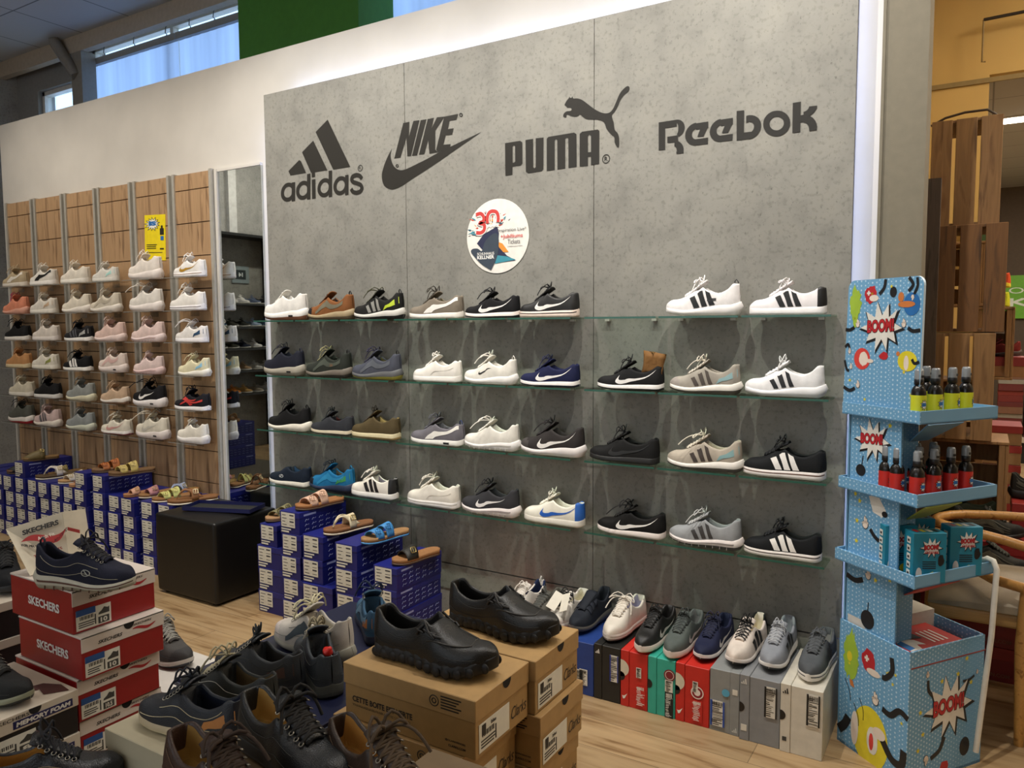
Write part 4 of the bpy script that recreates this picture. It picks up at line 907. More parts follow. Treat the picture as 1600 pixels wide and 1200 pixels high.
t = carton('shoe_box', 'red upright shoe box under the dark grey sneaker behind the tan boxes', xs[1], xs[2]-.003, BY, 2.985, .21, '#b8392a', GB)
t = carton('shoe_box', 'red upright shoe box under the white sneaker with paper tags', xs[2], xs[3]-.003, BY, 2.985, .21, '#b52a22', GB)
t = carton('shoe_box', 'royal blue upright shoe box under the navy strap shoe', xs[3], xs[4]-.003, BY, 2.985, .215, '#1f3c80', GB); label_part(t, .045, .03, .085, .10, seed=1); label_part(t, .07, .04, .105, .105, seed=2)
t = carton('shoe_box', 'black upright shoe box with white triangle logo under the white sneaker', xs[4], xs[5]-.003, BY, 2.985, .222, '#1f1e1b', GB)
label_part(t, .068, .085, .104, .19, accent='#2a3a8a', seed=3)
def trefoil(t, x, z, s, col='#e8e6e0', nm='bar_logo'):
    mb = MB()
    for i_, hgt in enumerate((.35, .65, 1.)): mb.poly([(x+s*(.33*i_), -.0008, z), (x+s*(.33*i_+.26), -.0008, z), (x+s*(.33*i_+.10), -.0008, z+s*hgt), (x+s*(.33*i_-.10), -.0008, z+s*(hgt-.16))])
    return mb.build(nm, mat(col, .5), t)
trefoil(t, .008, .185, .018)
def nike_red(x0, x1, lab, sd):
    t = carton('shoe_box', lab, x0, x1-.003, BY, 2.985, .222, '#c4281e', GB); halfcircle(t, 0.0, .15, .034, 0, '#d8cfb8'); halfcircle(t, .0, .118, .018, 0, '#1a1512', nm='thumb_hole')
    mb = MB(); pts = [(.006+.022*u_/10, -.0008, .025+.02*v_) for u_, v_ in ((0, .9), (2, .2), (5, .3), (10, 1.4), (5, .9), (2, .8))]; mb.poly(pts); mb.build('tick_logo', mat('#e8e4dc', .5), t)
    label_part(t, .062, .015, .101, .095, base='#c4281e', ink='#e0d8cc', seed=sd, nm='printed_panel'); label_part(t, .064, .125, .084, .165, seed=sd+1); return t
nike_red(xs[5], xs[6], 'red upright shoe box under the black sneaker, left of the turquoise box', 5)
t = carton('shoe_box', 'turquoise upright shoe box with black label between two red boxes', xs[6], xs[7]-.003, BY, 2.985, .222, '#35a792', GB)
label_part(t, .068, .0, .100, .10, base='#171715', ink='#d8d4c8', seed=7); label_part(t, .068, .10, .098, .145, seed=8); halfcircle(t, 0, .115, .018, 0, '#1a1512', nm='thumb_hole')
mb = MB(); 
for r_, c_ in ((.022, 0), (.017, 1), (.015, 0)): mb.poly([(.085+r_*cos(2*pi*a/20), -.001-.0002*(.022-r_)*50, .165+r_*sin(2*pi*a/20)) for a in range(20)], c_)
mb.build('round_sticker', [mat('#7a1f2a', .5), mat('#e0dccf', .5)], t)
t = nike_red(xs[7], xs[8], 'red upright shoe box with round sticker, right of the turquoise box', 11)
mb = MB()
for r_, c_ in ((.024, 1), (.020, 0), (.012, 1)): mb.poly([(.082+r_*cos(2*pi*a/20), -.001-.0002*(.022-r_)*50, .125+r_*sin(2*pi*a/20)) for a in range(20)], c_)
mb.build('round_sticker', [mat('#8a1f2a', .5), mat('#e6d9cf', .5)], t)
t = carton('shoe_box', 'mid grey upright shoe box with blue-edged label and light blue dot', xs[8], xs[9]-.003, BY, 2.985, .232, '#8b8d8b', GB, lidside='right')
label_part(t, .003, .02, .055, .115, accent='#2a4a9a', seed=13); trefoil(t, .083, .012, .018, '#c9c9c4')
mb = MB(); mb.poly([(.058+.014*cos(2*pi*a/20), -.0009, .150+.014*sin(2*pi*a/20)) for a in range(20)]); mb.build('size_dot', mat('#5aa8c8', .5), t)
mb = MB(); mb.box(.082, -.001, .15, .100, -.0003, .17); mb.build('small_sticker', mat('#dad6ca', .5), t)
t = carton('shoe_box', 'larger grey upright shoe box with black-edged label', xs[9], xs[10]-.003, BY-.01, 2.985, .238, '#86888a', GB)
label_part(t, .085, .105, .128, .215, accent='#1c1c1c', seed=14); trefoil(t, .006, .205, .020, '#d6d4cd'); mb = MB(); mb.box(.006, -.001, .035, .026, -.0003, .058); mb.build('small_sticker', mat('#dad6ca', .5), t); halfcircle(t, 0, .12, .018, 0, '#1a1512', nm='thumb_hole')
t = carton('shoe_box', 'white upright shoe box at the right end of the row', xs[10], xs[11], BY-.015, 2.985, .242, '#cfc9ba', GB)
label_part(t, .085, .115, .128, .225, accent='#1c1c1c', seed=15); trefoil(t, .008, .208, .020, '#1c1c1c'); halfcircle(t, 0, .13, .018, 0, '#1a1512', nm='thumb_hole'); mb = MB(); mb.box(.008, -.001, .04, .022, -.0003, .055); mb.build('small_sticker', mat('#3a3a38', .5), t)
SH_ = dict(res=(36, 12))
def FS(px, py, desc, rzd=90, z=.226, dy=0, L=.29, flip=1, **k):
    a = wz(px, py, z); rz = R(rzd); d = Vector((-cos(rz), -sin(rz), 0)); c = a-d*(L/2-.006); c.y = max(c.y, 2.63+L/2) if 0 else c.y
    y_toe = max(2.655, min(2.70, a.y+dy)); c = Vector((a.x, y_toe, z))-d*(L/2)
    if abs(d.x)*L/2 > 0: pass
    return shoe('sneaker', desc, (c.x, min(c.y, 2.995-L/2-.004), z+.003), rz, 'shoes on the upright boxes', L=L, flip=flip, **SH_, **k)
FS(1262, 1068, 'dark grey canvas sneaker with white sole on the white box', z=.245, form='court', upper='#54575a', sole='#e2dcd2', midline='#26262a', logo='stripes', logo_c='#2a2a2c', lining='#8f8f8c', bow=.2, rzd=86)
FS(1203, 1050, 'light grey running shoe with black stripes on the large grey box', z=.241, form='runner', upper='#8f9298', sole='#dcd8d2', outsole='#2c2e2e', logo='bigstripes', logo_c='#1e1f22', lace='#a9abae', bow=.3, rzd=88)
FS(1145, 1045, 'white and black retro runner on the mid grey box', z=.235, form='runner', upper='#e0d3c6', sole='#e6ddd4', outsole='#1c1a1a', logo='bigstripes', logo_c='#161616', lace='#141414', lining='#ddd2ba', heel='#1b1b1b', bow=.3, rzd=84)
FS(1096, 1033, 'navy running shoe with white sole on the red box', form='slim', upper='#232741', sole='#dcd6d2', outsole='#1b1c26', lace='#20243c', logo='swoosh', logo_c='#d9d6d2', bow=.5, rzd=86)
FS(1046, 1031, 'grey suede court shoe with white sole on the turquoise box', form='court', upper='#59605c', sole='#ddd0c6', logo='swoosh', logo_c='#dcd2c8', lace='#3d4341', lining='#6f7270', bow=.3, rzd=86)
FS(1000, 1022, 'black leather court shoe with thick white sole on the red box', form='court', upper='#1c1b1a', kindm='leather', rough=.5, sole='#e2d6cc', logo='swoosh', logo_c='#e0dcd4', bow=.3, rzd=86)
FS(952, 1002, 'white leather sneaker with loose white laces on the black box', form='court', upper='#dcd4c6', kindm='plain', rough=.5, sole='#ddd6cc', outsole='#8c8078', midline='#c4b9ac', lining='#a9a4b8', bow=.9, L=.30, rzd=86)
a = FS(905, 985, 'dark navy hook-and-loop strap shoe on the blue box', z=.219, form='runner', upper='#22262e', sole='#55534f', nolace=True, velcro=True, lace='#272b34', rzd=86)
b_ = FS(862, 985, 'white sneaker with black laces and two paper tags on the red box', z=.214, form='slim', upper='#ddd6cb', sole='#e0dad0', lace='#151515', bow=.5, lining='#d6d0b8', rzd=86)
FS(822, 985, 'grey sneaker with white side band behind the black clog', z=.214, form='slim', upper='#5a5850', sole='#dcd6cf', logo='form', logo_c='#e0d6cf', lace='#4d4e4a', bow=.1, rzd=86)
FS(778, 985, 'white, navy and salmon running shoe behind the black clog', z=.214, form='runner', upper='#ddd6cc', sole='#d9856c', outsole='#c96a52', heel='#1e2a4a', tab='#b9b6ae', lining='#1f2846', bow=.4, rzd=86)
for i_, (dx, rot_, lb) in enumerate(((-.030, (R(-52), R(24), R(8)), 'left white paper tag hanging from the white sneaker laces'), (.030, (R(-48), R(-24), R(-6)), 'right white paper tag hanging from the white sneaker laces'))):
    t = thing('price_tag', lb, 'tag', (b_.location.x+dx, b_.location.y-.112, b_.location.z+.078), 0, 'paper tags on the white sneaker', rot_); mb = MB(); mb.rbox(-.021, -.0008, 0, .021, .0008, .085, .0006, seg=1); mb.build('tag_card', mat('#dcd6c6', .6), t)
    mb = MB(); mb.tube([(0, 0, .083), (.004, .004, .098)], .0008, 4); mb.build('tag_string', mat('#1c1c1c', .8), t)
# ------------------------------------------------------------------ blue sandal boxes
NAVY = mat('#171c66', .42, 'plain', ns=6); NAVYL = mat('#1c2272', .4, 'plain', ns=6); LBW = mat('#d6d2c2', .6); INK = mat('#3a3a42', .6); ICON = mat('#8f97c4', .6)
_BB = {}
def blue_box(label, x, y, z, w, d, h, group, rz=0.):
    w = round(w, 4); h = round(h, 4); d = round(d, 3); key = (w, d, h)
    if key in _BB:
        return copy_thing(_BB[key], (x, y, z), label, rz, group)
    t = thing('sandal_box', label, 'shoe box', (x, y, z), rz, group)
    lh = .030
    mb = MB(); mb.box(.0015, .0015, 0, w-.0015, d-.0015, h-.004); mb.build('box_body', NAVY, t)
    mb = MB(); mb.rbox(0, 0, h-lh, w, d, h-.0006, .001, seg=1); mb.build('box_lid', NAVYL, t)
    r_ = random.Random(int(w*1e4)); mb = MB(); lw = min(w*.72, .095); x0 = .010; z0 = h*.30; z1 = h*.94; y_ = -.0006
    mb.box(x0, y_-.0004, z0, x0+lw, y_+.0004, z1, 0)
    for i in range(4):
        zz = z0+(z1-z0)*(.14+.22*i); mb.box(x0+lw*.08, y_-.0008, zz, x0+lw*r_.uniform(.3, .5), y_-.0004, zz+.003, 1); mb.box(x0+lw*.62, y_-.0008, zz, x0+lw*.92, y_-.0004, zz+(z1-z0)*(.09 if i % 2 else .03), 1)
    mb.box(x0, y_-.0006, h*.18, x0+lw*.7, y_+.0002, h*.235, 0); mb.box(x0, y_-.0006, h*.06, x0+lw*.55, y_+.0002, h*.13, 0)
    mb.build('size_label', [LBW, INK], t)
    mb = MB(); X_ = w+.0006
    mb.box(X_-.0004, .03, h*.80, X_+.0003, .11, h*.88, 0)
    for i in range(6):
        for j in range(3):
            yy = .05+.047*i; zz = h*(.14+.21*j); s = .013
            mb.tube([(X_, yy-s, zz), (X_, yy-s*.3, zz+.010), (X_, yy+s*.3, zz+.004), (X_, yy+s, zz+.009)], .0011, 4)
    mb.build('printed_icons', ICON, t)
    _BB[key] = t; return t
# long pile under the wooden panels
H0 = .1085
cols = [(-6.33, 4), (-6.17, 4), (-6.02, 4), (-5.865, 4), (-5.715, 5), (-5.56, 4), (-5.405, 4), (-5.255, 4), (-5.115, 4), (-4.965, 5), (-4.765, 5), (-4.605, 4), (-4.455, 4), (-4.262, 4), (-4.105, 4)]
GL = 'blue sandal boxes stacked under the wooden panels'
lvl = ['bottom', 'second', 'third', 'fourth', 'fifth']
cname = ['first', 'second', 'third', 'fourth', 'fifth', 'sixth', 'seventh', 'eighth', 'ninth', 'tenth', 'eleventh', 'twelfth', 'thirteenth', 'fourteenth', 'fifteenth']
for i, (x, n) in enumerate(cols):
    for j in range(n):
        blue_box('blue sandal box, %s layer of the %s column under the wooden panels' % (lvl[j], cname[i]), x+.004*((i*7+j*5) % 3-1), 2.70+.004*((i+j) % 3), j*H0, .135, .325, H0, GL)
# pile in front of the concrete wall
GC = 'blue sandal boxes stacked before the concrete wall'
for j in range(3): blue_box('wide blue sandal box, %s layer at the left end of the centre pile' % lvl[j], -3.155+.004*(j % 2), 2.63, j*.1165, .19, .325, .1165, GC)
blue_box('small blue box on top of the left end of the centre pile', -3.135, 2.635, .3495, .125, .325, .112, GC)
for j in range(5): blue_box('blue sandal box, %s layer of the tallest stack in the centre pile' % lvl[j], -2.945+.008*(j % 2), 2.60, j*.112, .135, .325, .112, GC)
for j in range(4): blue_box('blue sandal box, %s layer of the middle stack in the centre pile' % lvl[j], -2.775+.006*(j % 2), 2.58 if j > 1 else 2.57, j*.1175, .135 if j > 1 else .20, .325, .1175, GC)
for j in range(4): blue_box('blue sandal box, %s layer of the stack under the bright blue sandal' % lvl[j], -2.53+.004*(j % 2), 2.55, j*.118, .135 if j > 1 else .20, .325, .118, GC)
for j in range(4): blue_box('blue sandal box, %s layer at the right end of the centre pile' % lvl[j], -2.285+.005*(j % 2), 2.535, j*.1025, .135, .325, .1025, GC)
def sand(px_t, px_h, z, Y, label, L=.25, group='sandals on the blue boxes', dy=0, ang=None, **k):
    a = wy(px_t, 760, Y).x; b = wy(px_h, 760, Y).x
    return a, b
def SD(px, z, Y, ang, label, L=.25, **k):   # px of the toe tip at height z, plane Y; ang = direction of the toe
    p = wy(px, 800, Y); a = R(ang); d = Vector((cos(a), sin(a), 0)); c = Vector((p.x, Y, z+.001))-d*(L/2)
    return sandal('sandal', label, c, a+pi, 'sandals on the blue boxes', L=L, **k)
SD(415, .4615, 2.65, -96, 'olive two-strap sandal on the small box left of the centre pile', strap='#7d7650', L=.24, buckle='#5a5438')
SD(462, .560, 2.62, -104, 'pale peach two-strap cork sandal on the tallest centre stack', strap='#dfb79c', foot='#9a683c', buckle='#d2ae94', L=.27)
SD(505, .470, 2.60, -106, 'cream thong sandal with brown footbed on the centre pile', style='thong', strap='#d9cba8', foot='#7c5230', sole='#d8cdb8', L=.27)
SD(564, .472, 2.57, -104, 'bright blue two-strap sandal on the centre pile', strap='#3f88c4', foot='#9a744a', sole='#4a8cc2', buckle='#3f88c4', L=.26)
SD(612, .410, 2.555, -104, 'black one-strap sandal on the right end of the centre pile', style='one', strap='#23221c', foot='#94683e', L=.26)
T4 = 4*H0; T5 = 5*H0
SD(14, T4, 2.72, -120, 'black clog at the far left end of the blue pile', style='clog', strap='#1a1b1a', foot='#6b4a30', L=.25)
SD(40, T5, 2.72, -110, 'olive green mule on the raised left stack of blue boxes', style='clog', strap='#6b5c34', foot='#7a5c34', L=.22)
SD(78, T4, 2.80, -100, 'olive one-strap sandal behind the white thong sandal', style='one', strap='#877a4c', foot='#77582e', L=.26)
SD(58, T4, 2.71, -110, 'white and brown thong sandal on the blue pile', style='thong', strap='#e0d6c8', foot='#57442a', sole='#dcd4c4', L=.27)
SD(93, T4, 2.71, -104, 'white two-strap sandal on the blue pile', strap='#e4dccf', foot='#b08a5c', sole='#ddd5c5', L=.25)
SD(110, T4, 2.69, -95, 'small pink and tan sandal beside the white two-strap sandal', strap='#d7a78c', foot='#b88a62', sole='#a8784c', L=.20, style='one')
SD(146, T5, 2.72, -112, 'orange brown two-strap sandal on the raised blue stack', strap='#b86c34', foot='#77583a', buckle='#8a4a24', L=.26)
SD(172, T5, 2.71, -112, 'shiny gold two-strap sandal on the raised blue stack', strap='#c9b468', foot='#6d5030', L=.27)
SD(218, T4, 2.72, -98, 'dusty pink wide-strap sandal on the blue pile', strap='#b57c7c', foot='#8a6238', sole='#d8ccba', L=.24, style='one')
SD(194, T4, 2.69, -98, 'small peach strap sandal beside the dusty pink sandal', strap='#cf9c7e', foot='#9a6a44', sole='#8f5c40', L=.20, style='one')
SD(256, T4, 2.80, -92, 'silver thong sandal leaning at the back of the blue pile', strap='#9aa4bc', foot='#8a6c34', style='thong', L=.24)
SD(238, T4, 2.70, -112, 'brown sandal with pale yellow straps on the blue pile', strap='#d2d27c', foot='#8a6034', sole='#e0d4b8', L=.25)
SD(262, T4, 2.705, -118, 'brown leather thong clog with big pale buckle next to the ottoman', style='thong', strap='#8a5a30', foot='#7a5028', sole='#e6dcc4', buckle='#e6d3a0', L=.28)
# ottoman
t = thing('ottoman', 'black leather cube ottoman on the floor before the blue pile', 'ottoman', (-3.62, 2.575, 0))
LEA = mat('#0d0b08', .42, 'leather', ns=260, bs=.2)
bm = bmesh.new(); bmesh.ops.create_cube(bm, size=1); bmesh.ops.subdivide_edges(bm, edges=bm.edges[:], cuts=7, use_grid_fill=True)
for v in bm.verts:
    x, y, z = v.co; puff = 1+.03*(1-(2*z)**2)*.4
    v.co = Vector((x*.50*puff, y*.16*2.6*puff*1.0, .012+(z+.5)*.435+(.010*(1-(2*x)**2)*(1-(2*y)**2) if z > .49 else 0)))
bmesh.ops.bevel(bm, geom=[e for e in bm.edges if e.calc_face_angle(0) > .6], offset=.018, segments=3, affect='EDGES', profile=.6)
mb = MB(); mb.frombm(bm, 0, Matrix.Translation((0, .17, 0)), True); mb.build('leather_body', LEA, t)
mb = MB(); mb.tube([(-.245, -.035, .435), (.245, -.035, .435), (.245, .375, .435), (-.245, .375, .435)], .0028, 6, closed=True); mb.build('seam_piping', LEA, t)
for sx in (-.2, .2):
    for sy in (0, .33): mb = MB(); mb.lathe([(0, 0), (.02, 0), (.02, .013), (0, .013)], 10, M=Matrix.Translation((sx, sy, 0))); mb.build('foot', mat('#111111', .5), t)
a = wz(262, 794, .462); b = wz(408, 801, .462); d_ = (b-a); ang = math.atan2(d_.y, d_.x)
t = thing('box_lid', 'dark blue box lid lying skewed on the black ottoman', 'lid', (a.x+.10, a.y+.02, .458), ang); L_ = d_.length-.16
mb = MB(); mb.box(0, 0, 0, L_, .16, .003, 1); mb.box(0, -.002, 0, L_, 0, .022, 0); mb.box(0, .16, 0, L_, .162, .022, 0); mb.box(-.002, 0, 0, 0, .16, .022, 0); mb.box(L_, 0, 0, L_+.002, .16, .022, 0)
mb.build('lid_shell', [mat('#191c4a', .35), mat('#22231f', .6)], t)  # dark lid floor: shade inside the lid is put into its colour
# ------------------------------------------------------------------ foreground cartons
def carton2(name, label, x0, y0, z0, w, d, h, body, lid, lidh, group, lid_full=True, hole=True, rz=0., over=.0025):
    t = thing(name, label, 'shoe box', (x0, y0, z0), rz, group)
    mb = MB(); mb.rbox(.0, .0, 0, w, d, h-.006, .0015, seg=1); mb.build('box_body', body, t)
    mb = MB()
    if lid_full: mb.rbox(-over, -over, h-lidh, w+over, d+over, h-.0008, .0015, seg=1)
    else: mb.rbox(-.0015, -.0008, h-.006, w+over, d+over, h-.0008, .001, seg=1); mb.box(w+.0004, -.001, h-lidh, w+over, d+.002, h-.002)
    o = mb.build('box_lid', lid, t)
    if hole:
        mb = MB(); r_ = .016; y_ = d*.56
        mb.poly([(w+over+.0006, y_-r_, h-.002)]+[(w+over+.0006, y_+r_*math.cos(R(a_)), h-.003-r_*1.1*math.sin(R(a_))) for a_ in range(180, -1, -15)][::1]); mb.build('thumb_hole', mat('#120e0a', .9), t)
    return t
def label_x(t, x, y0, y1, z0, z1, seed=0, accent=None, num=None, base='#d9d6c8', ink='#3b3a36'):
    """size label on the +x face"""
    r_ = random.Random(seed); mb = MB(); mb.box(x, y0, z0, x+.0008, y1, z1); w = y1-y0; h = z1-z0
    def bar(a, b, c, d_, mi=1): mb.box(x+.0006, y0+a*w, z0+b*h, x+.0013, y0+c*w, z0+d_*h, mi)
    for q_ in range(9): bar(.10+.045*q_, .50, .10+.045*q_+.02+.01*(q_ % 2), .68)
    for q_ in range(3): bar(.06, .12+.11*q_, .06+r_.uniform(.3, .5), .17+.11*q_)
    bar(.52, .10, .555, .62); 
    if accent: bar(0, .72, .55, 1.04, 2)
    if num:
        bar(.62, .06, .94, .40); put_text(mb, num, (x+.0018, y0+.68*w, z0+.11*h), (0, 1, 0), (0, 0, 1), w=.2*w, h=.24*h, mi=0, bold=.04)
        P_ = [(.62, .52), (.64, .62), (.72, .70), (.80, .86), (.90, .78), (.95, .82), (.95, .52)]; mb.poly([(x+.0014, y0+a*w, z0+b*h) for a, b in P_], 1)
    mb.build('size_label', [mat(base, .55), mat(ink, .6), mat(accent or ink, .5)], t)
RED = mat('#8e1418', .35, 'plain', ns=8); REDW = mat('#cfc3b8', .5, 'plain', ns=8); BLKINK = mat('#26221f', .6)
def curvy(mb, x, y0, z0, w, h, mi):     # the red wavy banner, on the +x face
    n = 14; top = []; bot = []
    for i in range(n+1):
        s_ = i/n; m_ = .12*sin(2*pi*s_)*h; top.append((x, y0+s_*w, z0+h*(.60+.22*sin(2*pi*(s_+.05)))+.12*h)); bot.append((x, y0+s_*w, z0+h*(.60+.22*sin(2*pi*(s_+.05)))-.42*h*sin(pi*s_)))
    mb.grid([[a_, b_] for a_, b_ in zip(top, bot)], mi, False)
GR = 'red shoe boxes in the foreground stack'
bx_ = [(0, 0), (.035, .0), (.012, -.004), (.0, .004), (-.02, .0), (.01, 0)][::-1]
hh = .124
for j in range(6):
    dx, dy_ = bx_[j]; w_, d2 = .328, .246
    t = carton2('shoe_box', '%s red shoe box with white lid in the left foreground stack' % ['lowest', 'second lowest', 'third lowest', 'third highest', 'second highest', 'topmost'][j], -2.445+dx, 1.130+dy_, j*hh, w_, d2, hh-.001, RED, REDW, .044, GR, lid_full=False)
    mb = MB(); put_text(mb, 'SKECHERS', (.098, -.0016, .048), (1, 0, 0), (0, 0, 1), w=.165, h=.026, bold=.035); mb.build('brand_lettering', mat('#dcd6cf', .5), t)
    mb = MB(); X_ = w_+.0032; put_text(mb, 'SKECHERS', (X_, .045, hh-.034), (0, 1, 0), (0, 0, 1), w=.072, h=.010, bold=.03, shear=.3); put_text(mb, 'SKECHERS', (X_, .150, hh-.018), (0, 1, 0), (0, 0, 1), w=.058, h=.006, bold=.02, shear=.3); mb.build('lid_lettering', BLKINK, t)
    mb = MB(); curvy(mb, X_, .148, hh-.038, .072, .017, 0); mb.build('wave_banner', mat('#a3242a', .5), t)
    label_x(t, w_+.0004, .008, .108, .006, .062, seed=j, accent='#24508c', num='10' if j != 3 else '10.5')
    mb = MB()
# display card behind the navy shoe
p0 = wz(34, 903, .745); A = wy(9, 827, 1.135); B = wy(97, 800, 1.25); Cc = wy(133, 795, 1.31)
o = Vector((p0.x, 1.140, .7445)); t = thing('sign_card', 'folded white sign card with red banner behind the navy walking shoe', 'sign', o)
bl = Vector((0, 0, 0)); tl = A-o; tr = Cc-o; tm = B-o; br = Vector((tr.x+.03, tr.y, 0)); bmid = Vector((tm.x+.03, tm.y, 0))
mb = MB(); mb.poly([bl, bmid, tm, tl]); mb.poly([bmid, br, tr, tm]); o_ = mb.build('card_sheet', mat('#d2c8b2', .6), t); md = o_.modifiers.new('thick', 'SOLIDIFY'); md.thickness = .0015
ux = (tm-tl).normalized(); uy = (tl-bl).normalized(); wd = (tm-tl).length; ht = (tl-bl).length; F0 = Vector((0, -.0018, 0))
mb = MB(); put_text(mb, 'SKECHERS', tl+ux*wd*.22-uy*ht*.22+F0, ux, uy, w=wd*.66, h=ht*.10, bold=.05, shear=.25); 
for i_, ch in enumerate('PODIATRIST CERTIFIED ARCH SUPPORT'):
    if ch == ' ': continue
    s_ = i_/32; ang_ = -sin(pi*s_)*.16; pp = tl+ux*wd*(.12+.80*s_)-uy*ht*(.42+.16*sin(pi*s_)-.05*s_)+F0; put_text(mb, ch, pp, ux, uy, h=ht*.045, bold=.02)
mb.build('black_lettering', BLKINK, t)
mb = MB(); n = 16; rows = []
for i_ in range(n+1):
    s_ = i_/n; rows.append([tl+ux*wd*(.14+.80*s_)-uy*ht*(.33-.07*sin(2*pi*s_)+.0)+F0, tl+ux*wd*(.14+.80*s_)-uy*ht*(.33-.07*sin(2*pi*s_)+.17*sin(pi*s_))+F0])
mb.grid(rows, 0, False); mb.box(*(tm+Vector((.03, -.0022, -.052))), *(tm+Vector((.095, -.0015, -.042)))); 
mb.build('red_banner', mat('#a32420', .5), t)
mb = MB(); put_text(mb, 'Arch Fit', tl+ux*wd*.42-uy*ht*.40+F0*1.4, ux, uy, w=wd*.30, h=ht*.07, bold=.02); mb.build('banner_lettering', mat('#e6dccb', .5), t)
mb = MB(); put_text(mb, 'THE ULTIMATE', bl+ux*wd*.22+uy*ht*.30+F0, ux, uy, w=wd*.50, h=ht*.05, bold=.03); put_text(mb, 'COMFORT', bl+ux*wd*.22+uy*ht*.20+F0, ux, uy, w=wd*.36, h=ht*.05, bold=.03); mb.build('slogan', mat('#8c2a22', .5), t)
# white and black boxes at the bottom left
GM = 'white-lidded dark boxes at the bottom left'
DK = mat('#1b1616', .5, 'plain', ns=8); WL = mat('#c4b8a6', .5, 'plain', ns=10)
for j in range(4):
    t = carton2('shoe_box', 'dark shoe box with white lid and padded lettering, %s of the bottom left stack' % ['lowest', 'second', 'third', 'topmost'][j], -2.415, .862+(0 if j == 3 else .012*(j % 2)), j*.121, .333, .25, .120, DK, WL, .046, GM)
    X_ = .3362; mb = MB(); mb.rbox(X_-.001, .085, .080, X_+.0004, .236, .1005, .0004, seg=1); mb.build('text_band', mat('#1c1c4c', .5), t)
    mb = MB(); put_text(mb, 'MEMORY FOAM', (X_+.0009, .092, .084), (0, 1, 0), (0, 0, 1), w=.138, h=.0125, bold=.05, shear=.1); mb.build('band_lettering', mat('#d9d4cc', .5), t)
    mb = MB(); put_text(mb, 'SKECHERS', (X_+.0006, .040, .1035), (0, 1, 0), (0, 0, 1), w=.085, h=.009, bold=.01); mb.build('brand_lettering', BLKINK, t)
    label_x(t, .3335, .03, .14, .008, .062, seed=20+j, num='8')
    if j == 3:
        mb = MB(); 
        mb.poly([(.20, .155, .1206), (.24, .17, .1206), (.25, .195, .1206), (.29, .185, .1206), (.325, .235, .1206), (.27, .242, .1206), (.22, .22, .1206)]); mb.build('lid_graphic', mat('#4a2a26', .5), t)
# tan boxes
TAN = mat('#a3814f', .6, 'plain', ns=40); TANL = mat('#a98756', .6, 'plain', ns=40)
hk = .1235
def tan_box(label, x, y, j, w, d, first):
    t = carton2('shoe_box', label, x, y, j*hk, w, d, hk-.0005, TAN, TANL, .047, 'tan cardboard shoe boxes')
    X_ = w+.0032; mb = MB()
    put_text(mb, 'Clarks', (w+.0008, d*.66, .022), (0, 1, 0), (0, 0, 1), w=.062, h=.026, shear=.35); mb.build('brand_script', BLKINK, t)
    label_x(t, w+.0004, .012, .125, .008, .066, seed=30+j, num=None)
    mb = MB(); mb.box(w+.0013, .022, .040, w+.0019, .036, .062, 0); put_text(mb, 'blau', (w+.0019, .055, .052), (0, 1, 0), (0, 0, 1), w=.018, h=.008, bold=.03); mb.build('label_print', BLKINK, t)
    mb = MB(); put_text(mb, 'CETTE BOITE EST VERTE', (.022, -.0008, .040), (1, 0, 0), (0, 0, 1), w=.165, h=.013, bold=.03); put_text(mb, 'VOUS POUVEZ LA REUTILISER A VOTRE CONVENANCE', (.022, -.0008, .030), (1, 0, 0), (0, 0, 1), w=.16, h=.005)
    put_text(mb, '@CLARKSSHOES', (.270, -.0008, .022), (1, 0, 0), (0, 0, 1), w=.050, h=.005, bold=.03); put_text(mb, 'CLARKS.COM', (.278, -.0008, .012), (1, 0, 0), (0, 0, 1), w=.042, h=.005, bold=.03)
    for q_ in range(5): mb.box(.262, -.0034, .111-.006*q_, .262+.05-.006*(q_ % 3), -.0028, .1135-.006*q_)
    mb.build('printed_text', BLKINK, t)
    mb = MB(); mb.tube([(.245+.011*cos(2*pi*a_/20), -.0030, .099+.011*sin(2*pi*a_/20)) for a_ in range(20)], .0011, 4, closed=True); mb.tube([(.245+.005*cos(2*pi*a_/14), -.0030, .099+.005*sin(2*pi*a_/14)) for a_ in range(14)], .0012, 4, closed=True); mb.build('ring_symbol', BLKINK, t)
for j in range(6):
    tan_box('tan cardboard shoe box, %s of the stack under the nearer black clog' % ['lowest', 'second', 'third', 'fourth', 'fifth', 'topmost'][j], -1.163-(.03 if j == 4 else .01*(j % 2) if j < 5 else 0), 1.195-(.0 if j == 5 else .004), j, .343, .203, j == 5)
    tan_box('tan cardboard shoe box, %s of the stack under the farther black clog' % ['lowest', 'second', 'third', 'fourth', 'fifth', 'topmost'][j], -1.150+(.012 if j % 2 == 0 and j < 5 else 0), 1.408, j, .343, .205, False)
# low navy display podium and boxes around it
t = thing('display_podium', 'low display table with dark navy top and metal edge under the grey shoes', 'display table', (-1.68, 1.14, 0))
mb = MB(); mb.rbox(0, 0, .575, .48, .62, .60, .003); mb.build('table_top', mat('#161a35', .35, 'plain'), t)
mb = MB(); mb.tube([(-.003, -.003, .588), (.483, -.003, .588), (.483, .623, .588), (-.003, .623, .588)], .005, 6, closed=True); mb.build('metal_edge', mat('#8f94a8', .25, 'plain', metal=.8), t)
for sx in (.03, .45):
    for sy in (.03, .59): mb = MB(); mb.box(sx-.02, sy-.02, 0, sx+.02, sy+.02, .575); mb.build('leg', mat('#1a1a1e', .5), t)
IV = mat('#b5ab90', .6, 'plain', ns=12); PW = mat('#c9c4bc', .55, 'plain', ns=12)
for j in range(5): carton2('shoe_box', 'ivory shoe box, %s of the stack under the dark boat shoe' % ['lowest', 'second', 'third', 'fourth', 'topmost'][j], -1.528, .872, j*.128, .33, .245, .127, IV, IV, .040, 'ivory shoe boxes', hole=False)
